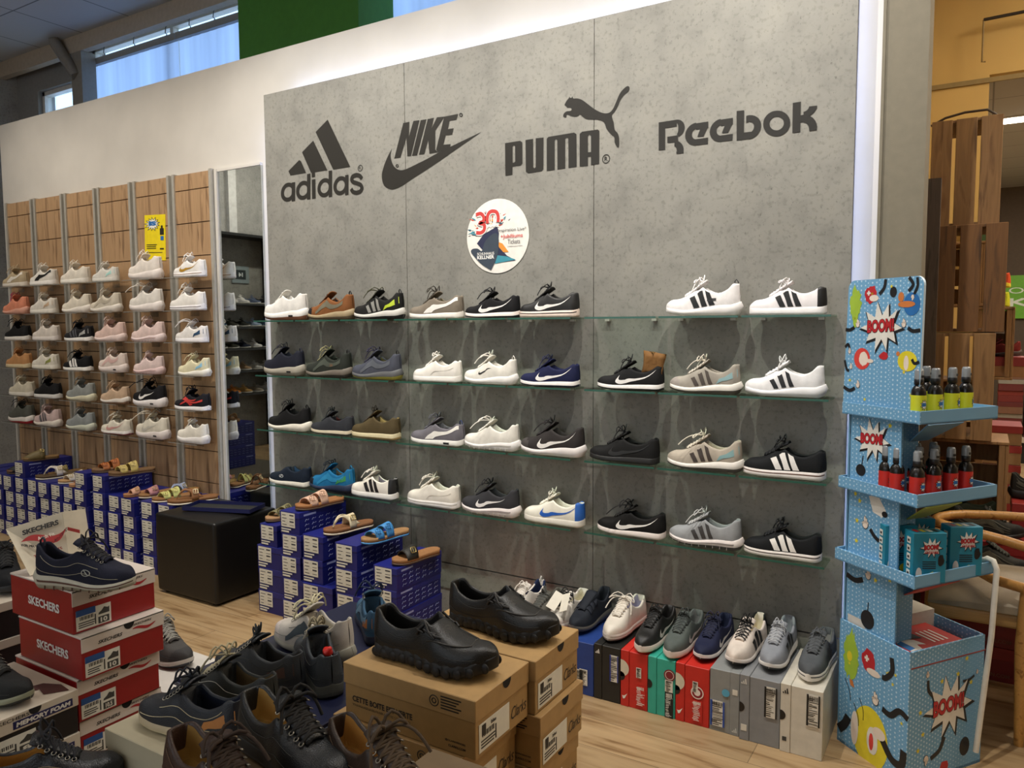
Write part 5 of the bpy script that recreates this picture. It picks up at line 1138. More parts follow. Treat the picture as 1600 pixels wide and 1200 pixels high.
for j in range(4):
    t = carton2('shoe_box', 'white shoe box, %s of the stack behind the red boxes' % ['lowest', 'second', 'third', 'topmost'][j], -2.432, 1.39, j*.0875, .345, .235, .0868, PW, PW, .032, 'white shoe boxes behind the red stack', hole=False)
    if j == 3: mb = MB(); put_text(mb, 'THE COMFORT', (.30, .10, .0872), (0, 1, 0), (-1, 0, 0), w=.08, h=.007); put_text(mb, 'TECHNOLOGY COMPANY', (.318, .08, .0872), (0, 1, 0), (-1, 0, 0), w=.12, h=.005); mb.build('lid_lettering', BLKINK, t)
for j in range(5):
    carton2('shoe_box', 'brown shoe box, %s of the stack under the three front leather shoes' % ['lowest', 'second', 'third', 'fourth', 'topmost'][j], -1.175, .665, j*.142, .345, .26, .141, mat('#7a6548', .6), mat('#6f5b40', .6), .04, 'brown shoe boxes in front', hole=False)
    carton2('shoe_box', 'brown shoe box, %s of the stack under the black leather shoe toe' % ['lowest', 'second', 'third', 'fourth', 'topmost'][j], -.82, .80, j*.142, .345, .26, .141, mat('#7a6548', .6), mat('#6f5b40', .6), .04, 'brown shoe boxes in front', hole=False)
    carton2('shoe_box', 'grey shoe box, %s of the stack at the bottom left corner' % ['lowest', 'second', 'third', 'fourth', 'topmost'][j], -1.62, .60, j*.112, .35, .255, .111, mat('#4b4844', .6), mat('#57534e', .6), .035, 'grey shoe boxes at the bottom', hole=False)
# ------------------------------------------------------------------ foreground shoes
HI = dict(res=(64, 18), hi=True)
def G(px, py, z, ang, label, end='heel', L=.295, group=None, **k):
    """px,py: where the heel (or toe) of the sole touches the surface of height z; ang: heading of the toe"""
    p = wz(px, py, z); a = R(ang); d = Vector((cos(a), sin(a), 0)); s = 1 if end == 'heel' else -1
    c = p+d*(L/2-.01)*s; k.setdefault('name', 'leather_shoe'); nm = k.pop('name')
    return shoe(nm, label, (c.x, c.y, z+.001), a+pi, group, L=L, **k)
CL = dict(form='clog', upper='#100f0d', sole='#0e0d0c', lining='#0f0e0d', nolace=True, wave='lug', kindm='leather', rough=.42, outsole='#22201c', W=1.06, name='clog', **HI)
a1 = G(597, 1014, .742, 3, 'black leather clog with knobbly sole on the nearer tan box', L=.31, group='black clogs on tan boxes', **CL)
a2 = G(712, 966, .742, 0, 'black leather clog with knobbly sole on the farther tan box', L=.30, group='black clogs on tan boxes', **CL)
for k_, a_ in enumerate((a1, a2)):
    F = Form('clog', .31 if k_ == 0 else .30, 1.06)
    for sd in (-1, 1):
        mb = MB()
        for (ta, va, tb, vb) in ((.40, .62, .50, .50), (.40, .50, .50, .62), (.36, .66, .43, .55), (.50, .58, .56, .46), (.56, .56, .50, .44)):
            mb.tube([F.pt(ta, va, sd, .002), F.pt((ta+tb)/2, (va+vb)/2, sd, .006), F.pt(tb, vb, sd, .002)], .0028, 6)
        mb.build('elastic_lacing', mat('#201d1a', .5, 'leather'), a_)
    mb = MB(); mb.tube([F.pt(.16+.30*abs(q_)/14, .34+.5*(1-abs(q_)/14), -1 if q_ < 0 else 1, .0015) for q_ in range(-14, 15)], .0022, 6)
    mb.build('moccasin_seam', mat('#2b2823', .5, 'leather'), a_)
G(68, 914, .745, 22, 'dark navy walking shoe with cream sole on the red box stack', name='sneaker', form='runner', upper='#1c1e2e', sole='#b9b4a2', outsole='#9a947f', lace='#16161c', lining='#191a26', logo='oval', logo_c='#9a9a90', tab='#1c1e2e', wave='grooves', midline='#5a3a30', kindm='fabric', L=.295, bow=.4, flip=-1, **HI)
G(282, 1222, .712, -8, 'dark brown leather lace-up shoe nearest the camera', form='leather', upper='#38241b', sole='#2a1c14', lining='#9a7a42', insole='#8a6a34', lace='#33241a', outsole='#6a5340', kindm='leather', rough=.42, bow=.6, L=.30, W=1.04, **HI)
G(394, 1156, .712, -9, 'black tumbled leather shoe behind the dark brown one', form='leather', upper='#1a1c1e', sole='#1a1816', lining='#a8864a', insole='#8f7038', lace='#151210', outsole='#3a3834', kindm='leather', rough=.38, bow=.6, L=.30, W=1.04, **HI)
G(530, 1200, .712, -13, 'brown leather shoe with tan lining before the tan boxes', form='leather', upper='#33241a', sole='#241a14', lining='#b0803e', insole='#9a6c34', lace='#4a3a28', outsole='#5a4634', kindm='leather', rough=.45, bow=.55, L=.29, **HI)
G(228, 1122, .641, -172, 'dark navy boat shoe with cream sole on the ivory box', end='toe', form='slim', upper='#1c2028', sole='#b9a98a', outsole='#c6b894', lining='#151a2a', insole='#141414', lace='#141822', kindm='leather', rough=.5, bow=.5, L=.28, accent='#b0743a', **HI)
G(292, 1082, .641, -176, 'olive black shoe with beige laces behind the boat shoe', end='toe', form='slim', upper='#20221f', sole='#2a2a28', outsole='#bdb8ae', lining='#5a4a30', insole='#2a1216', lace='#a39a7c', kindm='leather', rough=.6, bow=.6, L=.28, accent='#a8743c', **HI)
G(345, 1045, .601, -178, 'charcoal shoe with red tag and brown heel on the podium', end='toe', form='slim', upper='#25282b', sole='#1f2123', outsole='#33352f', lining='#2f2b27', lace='#2a2c2e', kindm='leather', rough=.6, bow=.1, L=.29, accent='#47302a', **HI)
G(518, 1090, .601, 150, 'dark grey suede shoe seen from its heel on the podium', form='court', upper='#2b3136', sole='#4a4d48', outsole='#3a3d3a', lining='#3a2c1c', lace='#9a8f74', kindm='leather', rough=.6, bow=.3, L=.29, **HI)
G(438, 1000, .601, 176, 'light grey and white sneaker with big lace bow on the podium', end='toe', name='sneaker', form='runner', upper='#b5aea4', sole='#8f8c80', outsole='#6c6a60', lining='#c4bca8', lace='#c0b898', logo='panel', logo_c='#3f4a50', toe='#c9bdb4', bow=.8, L=.29, **HI)
G(592, 1008, .601, 140, 'blue and orange sneaker on the podium behind the tan boxes', name='sneaker', form='slim', upper='#35536b', sole='#23283a', outsole='#1c1c20', lining='#1c1a1a', lace='#1d2a44', logo='panel', logo_c='#5f86a0', accent='#a8662c', bow=.6, L=.28, **HI)
G(294, 1044, .351, -6, 'grey sneaker with dark sole half hidden behind the red stack', end='toe', name='sneaker', form='runner', upper='#4c4a48', sole='#b9b4ac', outsole='#2a2c34', lace='#8d8b82', toe='#3f3e3e', bow=.5, L=.29, **HI)
G(44, 1100, .486, 12, 'black knit walking shoe on the white-lidded box, bottom left', end='toe', name='sneaker', form='runner', upper='#232424', sole='#8a8c74', outsole='#2c2d2a', lace='#3a3a38', tab='#333333', bow=.3, L=.29, **HI)
G(186, 1212, .561, 50, 'dark glossy shoe with orange lining at the bottom edge', end='toe', form='slim', upper='#1b1d22', sole='#16181a', lining='#a3702c', lace='#1c1c22', kindm='leather', rough=.3, bow=.4, L=.28, **HI)
# red tags
for (px, py, Y, lb) in ((512, 1018, wz(505, 1080, .60).y+.03, 'red plastic security tag on the dark grey suede shoe'), (395, 1018, wz(400, 1060, .60).y, 'small red tag standing in the charcoal shoe')):
    p = wy(px, py, Y); t = thing('security_tag', lb, 'tag', p); mb = MB(); mb.lathe([(0, -.004), (.012, -.004), (.013, .002), (.006, .006), (.005, .014), (0, .015)], 14, M=Matrix.Rotation(.7, 4, 'Y')); mb.build('tag_body', mat('#c4261e', .35), t); mb = MB(); mb.tube([(0, 0, 0), (.02, .0, -.012), (.032, 0, -.03)], .0012, 5); mb.build('tag_pin', mat('#8a8a86', .3, 'plain', metal=.8), t)
# far left box with black shoe
for j in range(5): carton2('shoe_box', 'black shoe box with cream lid, %s of the stack at the left picture edge' % ['lowest', 'second', 'third', 'fourth', 'topmost'][j], wz(20, 930, .6).x-.30, wz(20, 930, .6).y-.12, j*.12, .34, .26, .119, DK, WL, .03, 'black boxes at the left picture edge', hole=False)
G(20, 930, .601, -20, 'black sports shoe at the left picture edge behind the red boxes', end='toe', name='sneaker', form='runner', upper='#16171a', sole='#1b1b1c', lace='#222222', L=.29, bow=.8)
# ------------------------------------------------------------------ comic display stand
BL = mat('#6f9fc0', .5, 'plain', ns=5); DOT = mat('#6a9fc4', .5, 'dots', dot='#b4cfe0', ns=95); BLW = mat('#cfe0ea', .5)
PA = Vector((-.392, 2.832, 0)); PN = Vector((-.160, 2.636, 0)); PB = Vector((.040, 2.925, 0)); PC = PA+(PB-PN)
st = thing('display_stand', 'light blue comic cardboard display stand with three trays at the right end of the wall', 'display stand', PN)
E1 = (PN-PA).normalized(); W1 = (PN-PA).length; E2 = (PB-PN).normalized(); W2 = (PB-PN).length; N1 = Vector((-E1.y, E1.x, 0))*-1; N2 = Vector((-E2.y, E2.x, 0))*-1
if N1.dot(Vector((0, -1, 0))) < 0: N1 = -N1
if N2.dot(Vector((0, -1, 0))) < 0: N2 = -N2
UP = Vector((0, 0, 1)); A_ = PA-PN; O_ = Vector((0, 0, 0)); B_ = PB-PN; C_ = PC-PN
def prism(mb, quad, z0, z1, mi=0):
    n = len(quad); vs = [Vector((p.x, p.y, z0)) for p in quad]+[Vector((p.x, p.y, z1)) for p in quad]
    mb.add(vs, [list(range(n))[::-1], [n+i for i in range(n)]]+[[i, (i+1) % n, n+(i+1) % n, n+i] for i in range(n)], mi)
# base crate (open top, card walls)
HB = .440; th = .006
mb = MB()
def wallp(mb, a, b, inn, z0, z1, mi=0, t_=th): prism(mb, [a, b, b+inn*t_, a+inn*t_], z0, z1, mi)
wallp(mb, A_, O_, -N1, 0, HB); wallp(mb, O_, B_, -N2, 0, HB); wallp(mb, B_, C_, N1, 0, HB); wallp(mb, C_, A_, N2, 0, HB); prism(mb, [A_, O_, B_, C_], 0, .01); prism(mb, [A_-N1*th, O_-N1*th, B_-N1*th, C_], .385, .389, 1)
mb.build('base_box', [DOT, mat('#8a2a22', .5)], st)
# column and back board
mid = (A_+C_)*.5; cA = A_*.62+C_*.10+O_*.2+B_*.08
cw = .085; cc = A_*.35+C_*.12+B_*.10
mb = MB(); q = [cc-E1*cw/2-E2*cw/2, cc+E1*cw/2-E2*cw/2, cc+E1*cw/2+E2*cw/2, cc-E1*cw/2+E2*cw/2]; prism(mb, q, .39, 1.335); mb.build('column', DOT, st)
mb = MB(); a = A_-N1*.012+E1*.012; b = O_-N1*.012-E1*.075
wallp(mb, a, b, -N1, .39, 1.19); mb.build('back_panel', DOT, st)
for sgn in (1,):
    mb = MB(); wallp(mb, A_-N1*.012, A_-N1*.012+E2*.20, E1, .39, 1.19); mb.build('side_panel', BL, st)
# head board
hb0 = A_+N1*.0-E1*.030; hw = .325; HZ0 = 1.165; HZ1 = 1.612; mb = MB()
pts = []; r_ = .028
def hp(u, z, off=0.): return hb0+E1*u+UP*z-N1*(.012-off)
outl = [(0, HZ0+.02), (.012, HZ1-r_)]+[(.012+r_*(1-cos(R(a_))), HZ1-r_+r_*sin(R(a_))) for a_ in range(15, 91, 15)]+[(hw-r_+r_*sin(R(a_)), HZ1-r_+r_*cos(R(a_))) for a_ in range(0, 91, 15)]+[(hw-.004, HZ0+.02)]
f1 = [hp(u, z, 0) for u, z in outl]; f2 = [hp(u, z, -.008) for u, z in outl]; n = len(outl)
mb.poly(f1, 0); mb.poly(f2[::-1], 1); mb.add(f1+f2, [[i, (i+1) % n, n+(i+1) % n, n+i] for i in range(n)], 1); hbo = mb.build('head_board', [DOT, BLW], st)
# trays
TZ = [1.200, .945, .693]; trays = []
for i, z in enumerate(TZ):
    mb = MB(); ex = .010*i*0+.004; e_ = [.006, .014, .020][i]
    a = A_-E1*.012+N1*e_-E2*0; o = O_+E1*.004+N1*e_+N2*e_; b = B_+N2*e_+E2*.006; c = C_+E2*.006-E1*.012
    rh = .040
    wallp(mb, a, o, -N1, z-rh, z, 0); wallp(mb, o, b, -N2, z-rh, z, 1); wallp(mb, b, c, N1, z-rh, z, 1); wallp(mb, c, a, N2, z-rh, z, 1)
    prism(mb, [a, o, b, c], z-rh, z-rh+.004, 1); ty = mb.build('tray', [DOT, BL], st); 
    mb = MB(); ml = (a+o)*.5
    prism(mb, [a-N1*.008, a-N1*.008+E1*.20, a-N1*.09+E1*.20, a-N1*.09], z-.012, z-.010); mb.build('tray_insert', BL, ty)
    # slanted support below
    mb = MB(); p = [cc+E1*cw/2, cc+E1*cw/2+E2*cw, o*.75+b*.10, o*.25+b*.55]
    mb.add([Vector((p[0].x, p[0].y, z-.11)), Vector((p[1].x, p[1].y, z-.11)), Vector((p[3].x, p[3].y, z-rh-.001)), Vector((p[2].x, p[2].y, z-rh-.001))], [[0, 1, 2, 3]]); o__ = mb.build('tray_support', [mat('#5d88a8', .5), mat('#8f9c3a', .5), mat('#b0483c', .5)][i], st); md = o__.modifiers.new('thick', 'SOLIDIFY'); md.thickness = .004
# artwork: simple drawn shapes on card faces
RB = mat('#b3222a', .5); WHT = mat('#dcd9d0', .5); BK = mat('#15161a', .5); YE = mat('#d9c92e', .5); DB = mat('#2468a8', .5); GN = mat('#9ab83a', .5); SKN = mat('#e0d2c4', .5); ORG = mat('#c4743a', .5); REDC = mat('#cf4038', .5)
ART = [WHT, BK, RB, YE, DB, GN, SKN, ORG, REDC]
class Face:
    def __init__(s, O, ux, N): s.O = O; s.ux = ux; s.N = N
    def p(s, u, z, k=1): return s.O+s.ux*u+UP*z+s.N*(.0006*k)
def star(mb, F, u, z, r, k=1.5, mi=3, n=5):
    mb.poly([F.p(u+(r if i % 2 == 0 else r*.45)*sin(pi*i/n), z+(r if i % 2 == 0 else r*.45)*cos(pi*i/n), k) for i in range(2*n)], mi)
def blob(mb, F, u, z, rx, rz_, k, mi, n=20, wob=0., seed=1):
    r0 = random.Random(seed); mb.poly([F.p(u+rx*(1+wob*(r0.random()-.5))*cos(2*pi*i/n), z+rz_*(1+wob*(r0.random()-.5))*sin(2*pi*i/n), k) for i in range(n)], mi)
def boomart(parent, F, u, z, s, name='boom_burst'):
    mb = MB(); an = [(-1, -.05), (-.55, .12), (-.72, .62), (-.28, .38), (-.18, 1.0), (.06, .45), (.35, .92), (.38, .38), (.78, .70), (.58, .18), (1.0, -.05), (.62, -.18), (.72, -.62), (.34, -.42), (.30, -.95), (.05, -.5), (-.25, -.98), (-.22, -.45), (-.68, -.60), (-.52, -.2)]
    mb.poly([F.p(u+s*a*.98+s*.03, z+s*b*.88-s*.05, 1.2) for a, b in an], 1); mb.poly([F.p(u+s*a*.88, z+s*b*.80, 2) for a, b in an], 0)
    o = mb.build(name, ART, parent); mb = MB(); x0 = u-s*.56; w = s*1.12; h = s*.42
    sk = (F.ux+UP*.06).normalized()
    put_text(mb, 'BOOM!', F.p(x0-s*.02, z-h*.55, 3), sk, UP, w=w*1.04, h=h*1.08, mi=1, bold=.075); put_text(mb, 'BOOM!', F.p(x0, z-h*.5, 4), sk, UP, w=w, h=h, mi=2, bold=.045); mb.build('boom_lettering', ART, parent)
def arm(mb, F, pts, w=.011, hand=None, k=1.6):
    P_ = [F.p(a, b, k) for a, b in smooth_curve(pts, 5)]; rows = []
    for i, p in enumerate(P_):
        t_ = (P_[min(i+1, len(P_)-1)]-P_[max(0, i-1)]).normalized(); n_ = t_.cross(F.N); rows.append([p+n_*w/2, p-n_*w/2])
    mb.grid(rows, 1, False)
    if hand:
        u, z, s, up_ = hand
        for (du, dz, rx, rz_) in ((0, 0, .55, .62), (-.10, .75*up_, .20, .55), (.22, .62*up_, .18, .42), (.42, .30*up_, .22, .2), (-.45, .2*up_, .2, .18)):
            blob(mb, F, u+du*s, z+dz*s, rx*s*1.12, rz_*s*1.12, k+.3, 1, 14)
        for (du, dz, rx, rz_) in ((0, 0, .55, .62), (-.10, .75*up_, .20, .55), (.22, .62*up_, .18, .42), (.42, .30*up_, .22, .2), (-.45, .2*up_, .2, .18)):
            blob(mb, F, u+du*s, z+dz*s, rx*s*.95, rz_*s*.95, k+.8, 6, 14)
def art(parent, fn, name='printed_art'):
    mb = MB(); fn(mb); return mb.build(name, ART, parent)
FH = Face(hb0-N1*.012, E1, N1)
def head_art(mb):
    for a, b in ((.03, .09), (.09, .16), (.29, .06), (.26, .13), (.12, .38), (.20, .40), (.27, .42), (.045, .30), (.10, .03)): star(mb, FH, a, HZ0+b+.02, .007)
    blob(mb, FH, .045, HZ1-.075, .026, .050, 1.4, 5, 26, .5, 2); blob(mb, FH, .048, HZ1-.120, .014, .032, 1.5, 5, 20, .5, 3)
    blob(mb, FH, .115, HZ1-.050, .026, .030, 1.5, 2, 18, .35, 4); blob(mb, FH, .128, HZ1-.062, .020, .011, 2, 6, 12); mb.poly([FH.p(.105+a, HZ1-.045+b, 2.2) for a, b in ((-.008, -.003), (.008, -.003), (.008, .003), (-.008, .003))], 0); mb.poly([FH.p(.105+a, HZ1-.045+b, 2.3) for a, b in ((-.003, -.008), (.003, -.008), (.003, .008), (-.003, .008))], 0)
    arm(mb, FH, [(.175, HZ1-.003), (.170, HZ1-.03), (.150, HZ1-.05)], .012)
    blob(mb, FH, .208, HZ1-.045, .014, .017, 1.5, 1); blob(mb, FH, .282, HZ1-.085, .032, .036, 1.3, 4); blob(mb, FH, .262, HZ1-.085, .034, .010, 2.2, 7, 14); blob(mb, FH, .240, HZ1-.062, .012, .016, 2.3, 7, 8)
    arm(mb, FH, [(.268, HZ1-.002), (.285, HZ1-.025), (.268, HZ1-.045)], .011); arm(mb, FH, [(.300, HZ1-.004), (.302, HZ1-.03), (.29, HZ1-.055)], .010, (.285, HZ1-.062, .010, -1))
    arm(mb, FH, [(.004, HZ1-.165), (.025, HZ1-.166), (.045, HZ1-.157)], .012, (.060, HZ1-.148, .015, 1)); arm(mb, FH, [(.318, HZ1-.165), (.290, HZ1-.168), (.270, HZ1-.158)], .012, (.254, HZ1-.148, .015, 1))
    blob(mb, FH, .083, HZ1-.262, .036, .036, 1.4, 8); blob(mb, FH, .090, HZ1-.262, .020, .024, 1.8, 6, 18, .2, 9); blob(mb, FH, .118, HZ1-.268, .016, .007, 2, 6, 10)
    arm(mb, FH, [(.004, HZ1-.225), (.018, HZ1-.215), (.026, HZ1-.232)], .010, (.026, HZ1-.240, .011, 1)); arm(mb, FH, [(.004, HZ1-.270), (.014, HZ1-.30), (.026, HZ1-.305)], .010, (.034, HZ1-.292, .011, 1))
    blob(mb, FH, .176, HZ1-.250, .018, .013, 1.6, 2, 8, .4, 5)
    blob(mb, FH, .272, HZ1-.262, .038, .032, 1.3, 3); blob(mb, FH, .268, HZ1-.268, .010, .024, 1.8, 6, 12); blob(mb, FH, .235, HZ1-.240, .008, .008, 1.9, 7, 6); arm(mb, FH, [(.318, HZ1-.262), (.300, HZ1-.268), (.290, HZ1-.255)], .010)
    arm(mb, FH, [(.002, HZ1-.362), (.030, HZ1-.372), (.055, HZ1-.362)], .012, (.068, HZ1-.352, .014, 1))
art(hbo, head_art); boomart(hbo, FH, .160, HZ1-.155, .100)
FB = Face(a*0+A_-N1*.012+E1*.012, E1, N1)
boomart(st, FB, .095, 1.085, .085)
def back_art(mb):
    for u, z in ((.17, 1.14), (.15, 1.03), (.03, .89), (.05, .87), (.04, .80), (.19, .64), (.13, .62), (.06, .60), (.04, .73)): star(mb, FB, u, z, .010)
    blob(mb, FB, .05, .975, .022, .020, 1.4, 1); mb.poly([FB.p(.055+a_, .995+b_, 1.5) for a_, b_ in ((-.002, 0), (.002, 0), (.006, .03), (.002, .03))], 1)
    mb.poly([FB.p(u, z, 1.5) for u, z in ((.09, .895), (.13, .905), (.165, .860), (.15, .835), (.11, .845))], 0); blob(mb, FB, .16, .848, .012, .010, 1.8, 1)
    arm(mb, FB, [(.14, .755), (.12, .765), (.10, .785)], .014, (.078, .795, .022, 1)); arm(mb, FB, [(.0, .600), (.04, .592), (.075, .605)], .018, (.098, .625, .020, 1))
    blob(mb, FB, .10, .475, .030, .032, 1.4, 1); mb.poly([FB.p(.10+a_, .505+b_, 1.5) for a_, b_ in ((-.002, 0), (.002, 0), (.004, .03), (0, .03))], 1)
art(st, back_art, 'printed_art')
FC = Face(cc-E1*cw/2-E2*cw/2+Vector((0, 0, 0)), E1, N1)
def col_art(mb): arm(mb, FC, [(.0, 1.23), (.015, 1.235), (.03, 1.236)], .020, (.050, 1.245, .022, 1))
art(st, col_art)
FL = Face(A_, E1, N1); FR = Face(O_, E2, N2)
def base_left(mb):
    for u, z in ((.22, .335), (.25, .345), (.24, .31), (.05, .30), (.28, .20)): star(mb, FL, u, z, .012 if u == .22 else .007)
    blob(mb, FL, .055, .330, .034, .085, 1.3, 5, 34, .45, 7); blob(mb, FL, .050, .325, .012, .018, 1.8, 3, 14)
    blob(mb, FL, .135, .345, .032, .038, 1.4, 2, 20, .35, 8); mb.poly([FL.p(.128+a_, .350+b_, 2) for a_, b_ in ((-.010, -.004), (.010, -.004), (.010, .004), (-.010, .004))], 0); mb.poly([FL.p(.128+a_, .350+b_, 2.1) for a_, b_ in ((-.004, -.011), (.004, -.011), (.004, .011), (-.004, .011))], 0)
    blob(mb, FL, .158, .312, .030, .012, 1.9, 6, 14); arm(mb, FL, [(.232, .395), (.236, .350), (.210, .318), (.195, .316)], .018)
    arm(mb, FL, [(.305, .225), (.270, .235), (.235, .205), (.200, .210)], .020, (.170, .222, .024, 1))
    blob(mb, FL, .150, .085, .078, .105, 1.2, 3, 34); arm(mb, FL, [(.292, .115), (.285, .065), (.245, .062), (.205, .105)], .026); blob(mb, FL, .190, .118, .028, .020, 2.6, 6, 14); blob(mb, FL, .162, .080, .024, .048, 2.2, 0, 16, .1, 3); blob(mb, FL, .158, .075, .010, .030, 2.6, 8, 12)
    arm(mb, FL, [(.008, .045), (.035, .075), (.052, .110)], .030); blob(mb, FL, .082, .085, .017, .060, 2.4, 0, 18); blob(mb, FL, .082, .085, .013, .055, 2.7, 6, 18)
    mb.poly([FL.p(.062+a_, .235+b_, 1.8) for a_, b_ in ((-.012, .012), (.006, .010), (.014, -.012), (-.004, -.010))], 7)
    for q_ in ((.03, .24, .06, .17), (.10, .20, .12, .13), (.075, .17, .10, .10)): arm(mb, FL, [(q_[0], q_[1]), ((q_[0]+q_[2])/2+.008, (q_[1]+q_[3])/2), (q_[2], q_[3])], .003)
art(st, base_left)
boomart(st, FR, .185, .232, .128)
def base_right(mb):
    for u, z in ((.265, .375), (.225, .330), (.15, .320), (.055, .235), (.05, .110), (.07, .160), (.29, .29)): star(mb, FR, u, z, .010)
    arm(mb, FR, [(.115, .275), (.090, .300), (.085, .335)], .012, (.082, .352, .012, 1)); arm(mb, FR, [(.250, .300), (.28, .300), (.305, .310)], .009, (.318, .318, .009, 1))
    arm(mb, FR, [(.170, .130), (.150, .090), (.110, .070)], .016, (.088, .075, .018, -1)); blob(mb, FR, .270, .075, .024, .032, 1.4, 1); blob(mb, FR, .175, .030, .022, .020, 1.6, 2, 8, .4, 3)
art(st, base_right)
# white support tube at the right end of the lowest tray
mb = MB(); q0 = O_+E2*(W2-.02)+N2*.03; mb.tube([q0-N2*.035+UP*.690, q0-N2*.02+UP*.702, q0+UP*.700, q0+N2*.012+UP*.675, q0+N2*.004+UP*.45, q0-N2*.008-E2*.035+UP*.06], .009, 10); mb.build('support_tube', mat('#dcd8cc', .4), st)
# bottles
def spray(label, pos, rz, col, group, burstc, seed, proto={}):
    if col in proto: return copy_thing(proto[col], pos, label, rz, group)
    t = thing('spray_bottle', label, 'bottle', pos, rz, group)
    mb = MB(); mb.lathe([(0, 0), (.0165, 0), (.018, .003), (.018, .073), (.0172, .080), (.013, .088), (.009, .092), (.009, .096), (.0, .096)], 20); mb.build('bottle_body', mat('#16120f', .25), t)
    mb = MB(); mb.lathe([(.0184, .006), (.0184, .068)], 24); n_ = 24
    mb.build('bottle_label', mat(col, .45), t)
    mb = MB(); rr = random.Random(5)
    def cyl(a, z, r=.0187): return (r*cos(a), r*sin(a), z)
    for (R1, mi) in ((1.0, 1), (.78, 0)):
        pts = []
        for i in range(18):
            q_ = 2*pi*i/18; rr_ = (1 if i % 2 == 0 else .6)*R1; pts.append((rr_*.62*cos(q_), rr_*.015*sin(q_)))
        for i in range(18):
            a0, a1 = pts[i], pts[(i+1) % 18]; mb.add([cyl(-pi/2, .044, .01875+.0001*(1-mi)), cyl(-pi/2+a0[0], .044+a0[1], .01875+.0001*(1-mi)), cyl(-pi/2+a1[0], .044+a1[1], .01875+.0001*(1-mi))], [[0, 1, 2]], mi)
    for i in range(6): mb.add([cyl(-pi/2-.35+.7*i/6, .040, .0190), cyl(-pi/2-.35+.7*(i+1)/6, .040, .0190), cyl(-pi/2-.35+.7*(i+1)/6, .049, .0190), cyl(-pi/2-.35+.7*i/6, .049, .0190)], [[0, 1, 2, 3]], 2)
    for i in range(5): mb.add([cyl(-pi/2-.5+.12*i, .010, .0189), cyl(-pi/2-.42+.12*i, .010, .0189), cyl(-pi/2-.40+.12*i, .024-.002*i, .0189)], [[0, 1, 2]], 0)
    mb.build('label_print', [mat('#e4e0d4', .5), BK, DB], t)
    mb = MB(); mb.lathe([(.0, .094), (.0115, .094), (.0115, .108), (.0085, .110), (0, .110)], 16); mb.box(-.004, -.012, .112, .004, 0, .118); mb.lathe([(0, .108), (.006, .108), (.006, .122), (0, .122)], 12); mb.build('spray_head', mat('#151518', .4), t)
    mb = MB(); mb.lathe([(.0112, .106), (.0108, .128), (.0085, .134), (.0, .1345)], 16); mb.build('clear_cap', mat('#7d8082', .25), t)
    t.scale = (1.2, 1.2, 1.22); proto[col] = t; return t
def tp(i, a_, b_): 
    z = TZ[i]-.040+.0045; p = PN+A_*(1-a_)+B_*b_; return (p.x, p.y, z)
e = 0
YB = [((.93, .06), 'at the near corner'), ((.93, .27), 'second along the front'), ((.60, .10), 'back left'), ((.65, .33), 'back middle'), ((.92, .50), 'third along the front'), ((.62, .47), 'back right'), ((.92, .68), 'front right')]
for (a_, b_), nm in YB: spray('black spray bottle with yellow label, %s on the top tray' % nm, tp(0, a_, b_), .9+.1*e, '#c9cf2a', 'yellow-labelled spray bottles on the top tray', DB, 1); e += 1
RB_ = [((.55, .05), 'front left'), ((.70, .05), 'second from left'), ((.60, .22), 'back left'), ((.93, .08), 'at the near corner'), ((.75, .28), 'centre left'), ((.92, .30), 'front middle'), ((.58, .42), 'back middle'), ((.76, .48), 'centre right'), ((.92, .52), 'front second from right'), ((.60, .62), 'back right'), ((.92, .72), 'front right')]
for (a_, b_), nm in RB_: spray('black spray bottle with red label, %s on the middle tray' % nm, tp(1, a_, b_), .85+.1*(e % 3), '#b8241c', 'red-labelled spray bottles on the middle tray', DB, 2); e += 1
# small cartons on the lowest tray
def small_carton(label, pos, rz):
    t = thing('cleaner_carton', label, 'carton', pos, rz, 'teal cleaner cartons on the lowest tray'); t.scale = (1.38, 1.3, 1.38); w, d, h = .075, .045, .115
    mb = MB(); mb.rbox(0, 0, 0, w, d, h, .001, seg=1); mb.build('carton_body', mat('#1f7f98', .4), t)
    mb = MB()
    for q_ in range(5): mb.box(-.0008, .012, .012+.019*q_, -.0002, .028, .026+.019*q_, 0); mb.box(-.0012, .016, .016+.019*q_, -.0008, .024, .021+.019*q_, 1)
    mb.build('icon_strip', ART, t)
    Fq = Face(Vector((0, 0, 0)), Vector((1, 0, 0)), Vector((0, -1, 0))); boomart(t, Fq, .040, .082, .028)
    mb = MB(); put_text(mb, 'CLEANER', (.026, -.003, .068), (1, 0, 0), UP, w=.030, h=.006, mi=2, bold=.03)
    for q_ in range(4): mb.box(.022, -.0008, .048-.005*q_, .052, -.0004, .050-.005*q_, 1)
    blob(mb, Fq, .014, .020, .007, .016, 1.5, 6, 14); blob(mb, Fq, .045, .016, .010, .010, 1.5, 3, 8, .3, 2); blob(mb, Fq, .063, .052, .007, .014, 1.5, 1, 12, .3, 2); mb.build('printed_text', ART, t)
    mb = MB(); 
    for q_ in range(4): mb.poly([(.010+.015*q_, .010, h+.0005), (.020+.015*q_, .012, h+.0005), (.018+.015*q_, .034, h+.0005), (.008+.015*q_, .030, h+.0005)], (2, 3, 0, 1)[q_])
    mb.build('top_print', ART, t); return t
ang2 = math.atan2(E2.y, E2.x)
for (a_, b_, nm) in ((.62, .00, 'left front'), (.95, .04, 'near corner'), (.50, .36, 'back middle'), (.95, .52, 'right front')):
    p = tp(2, a_, b_); small_carton('teal cleaner carton with red comic burst, %s on the lowest tray' % nm, p, ang2*.55)
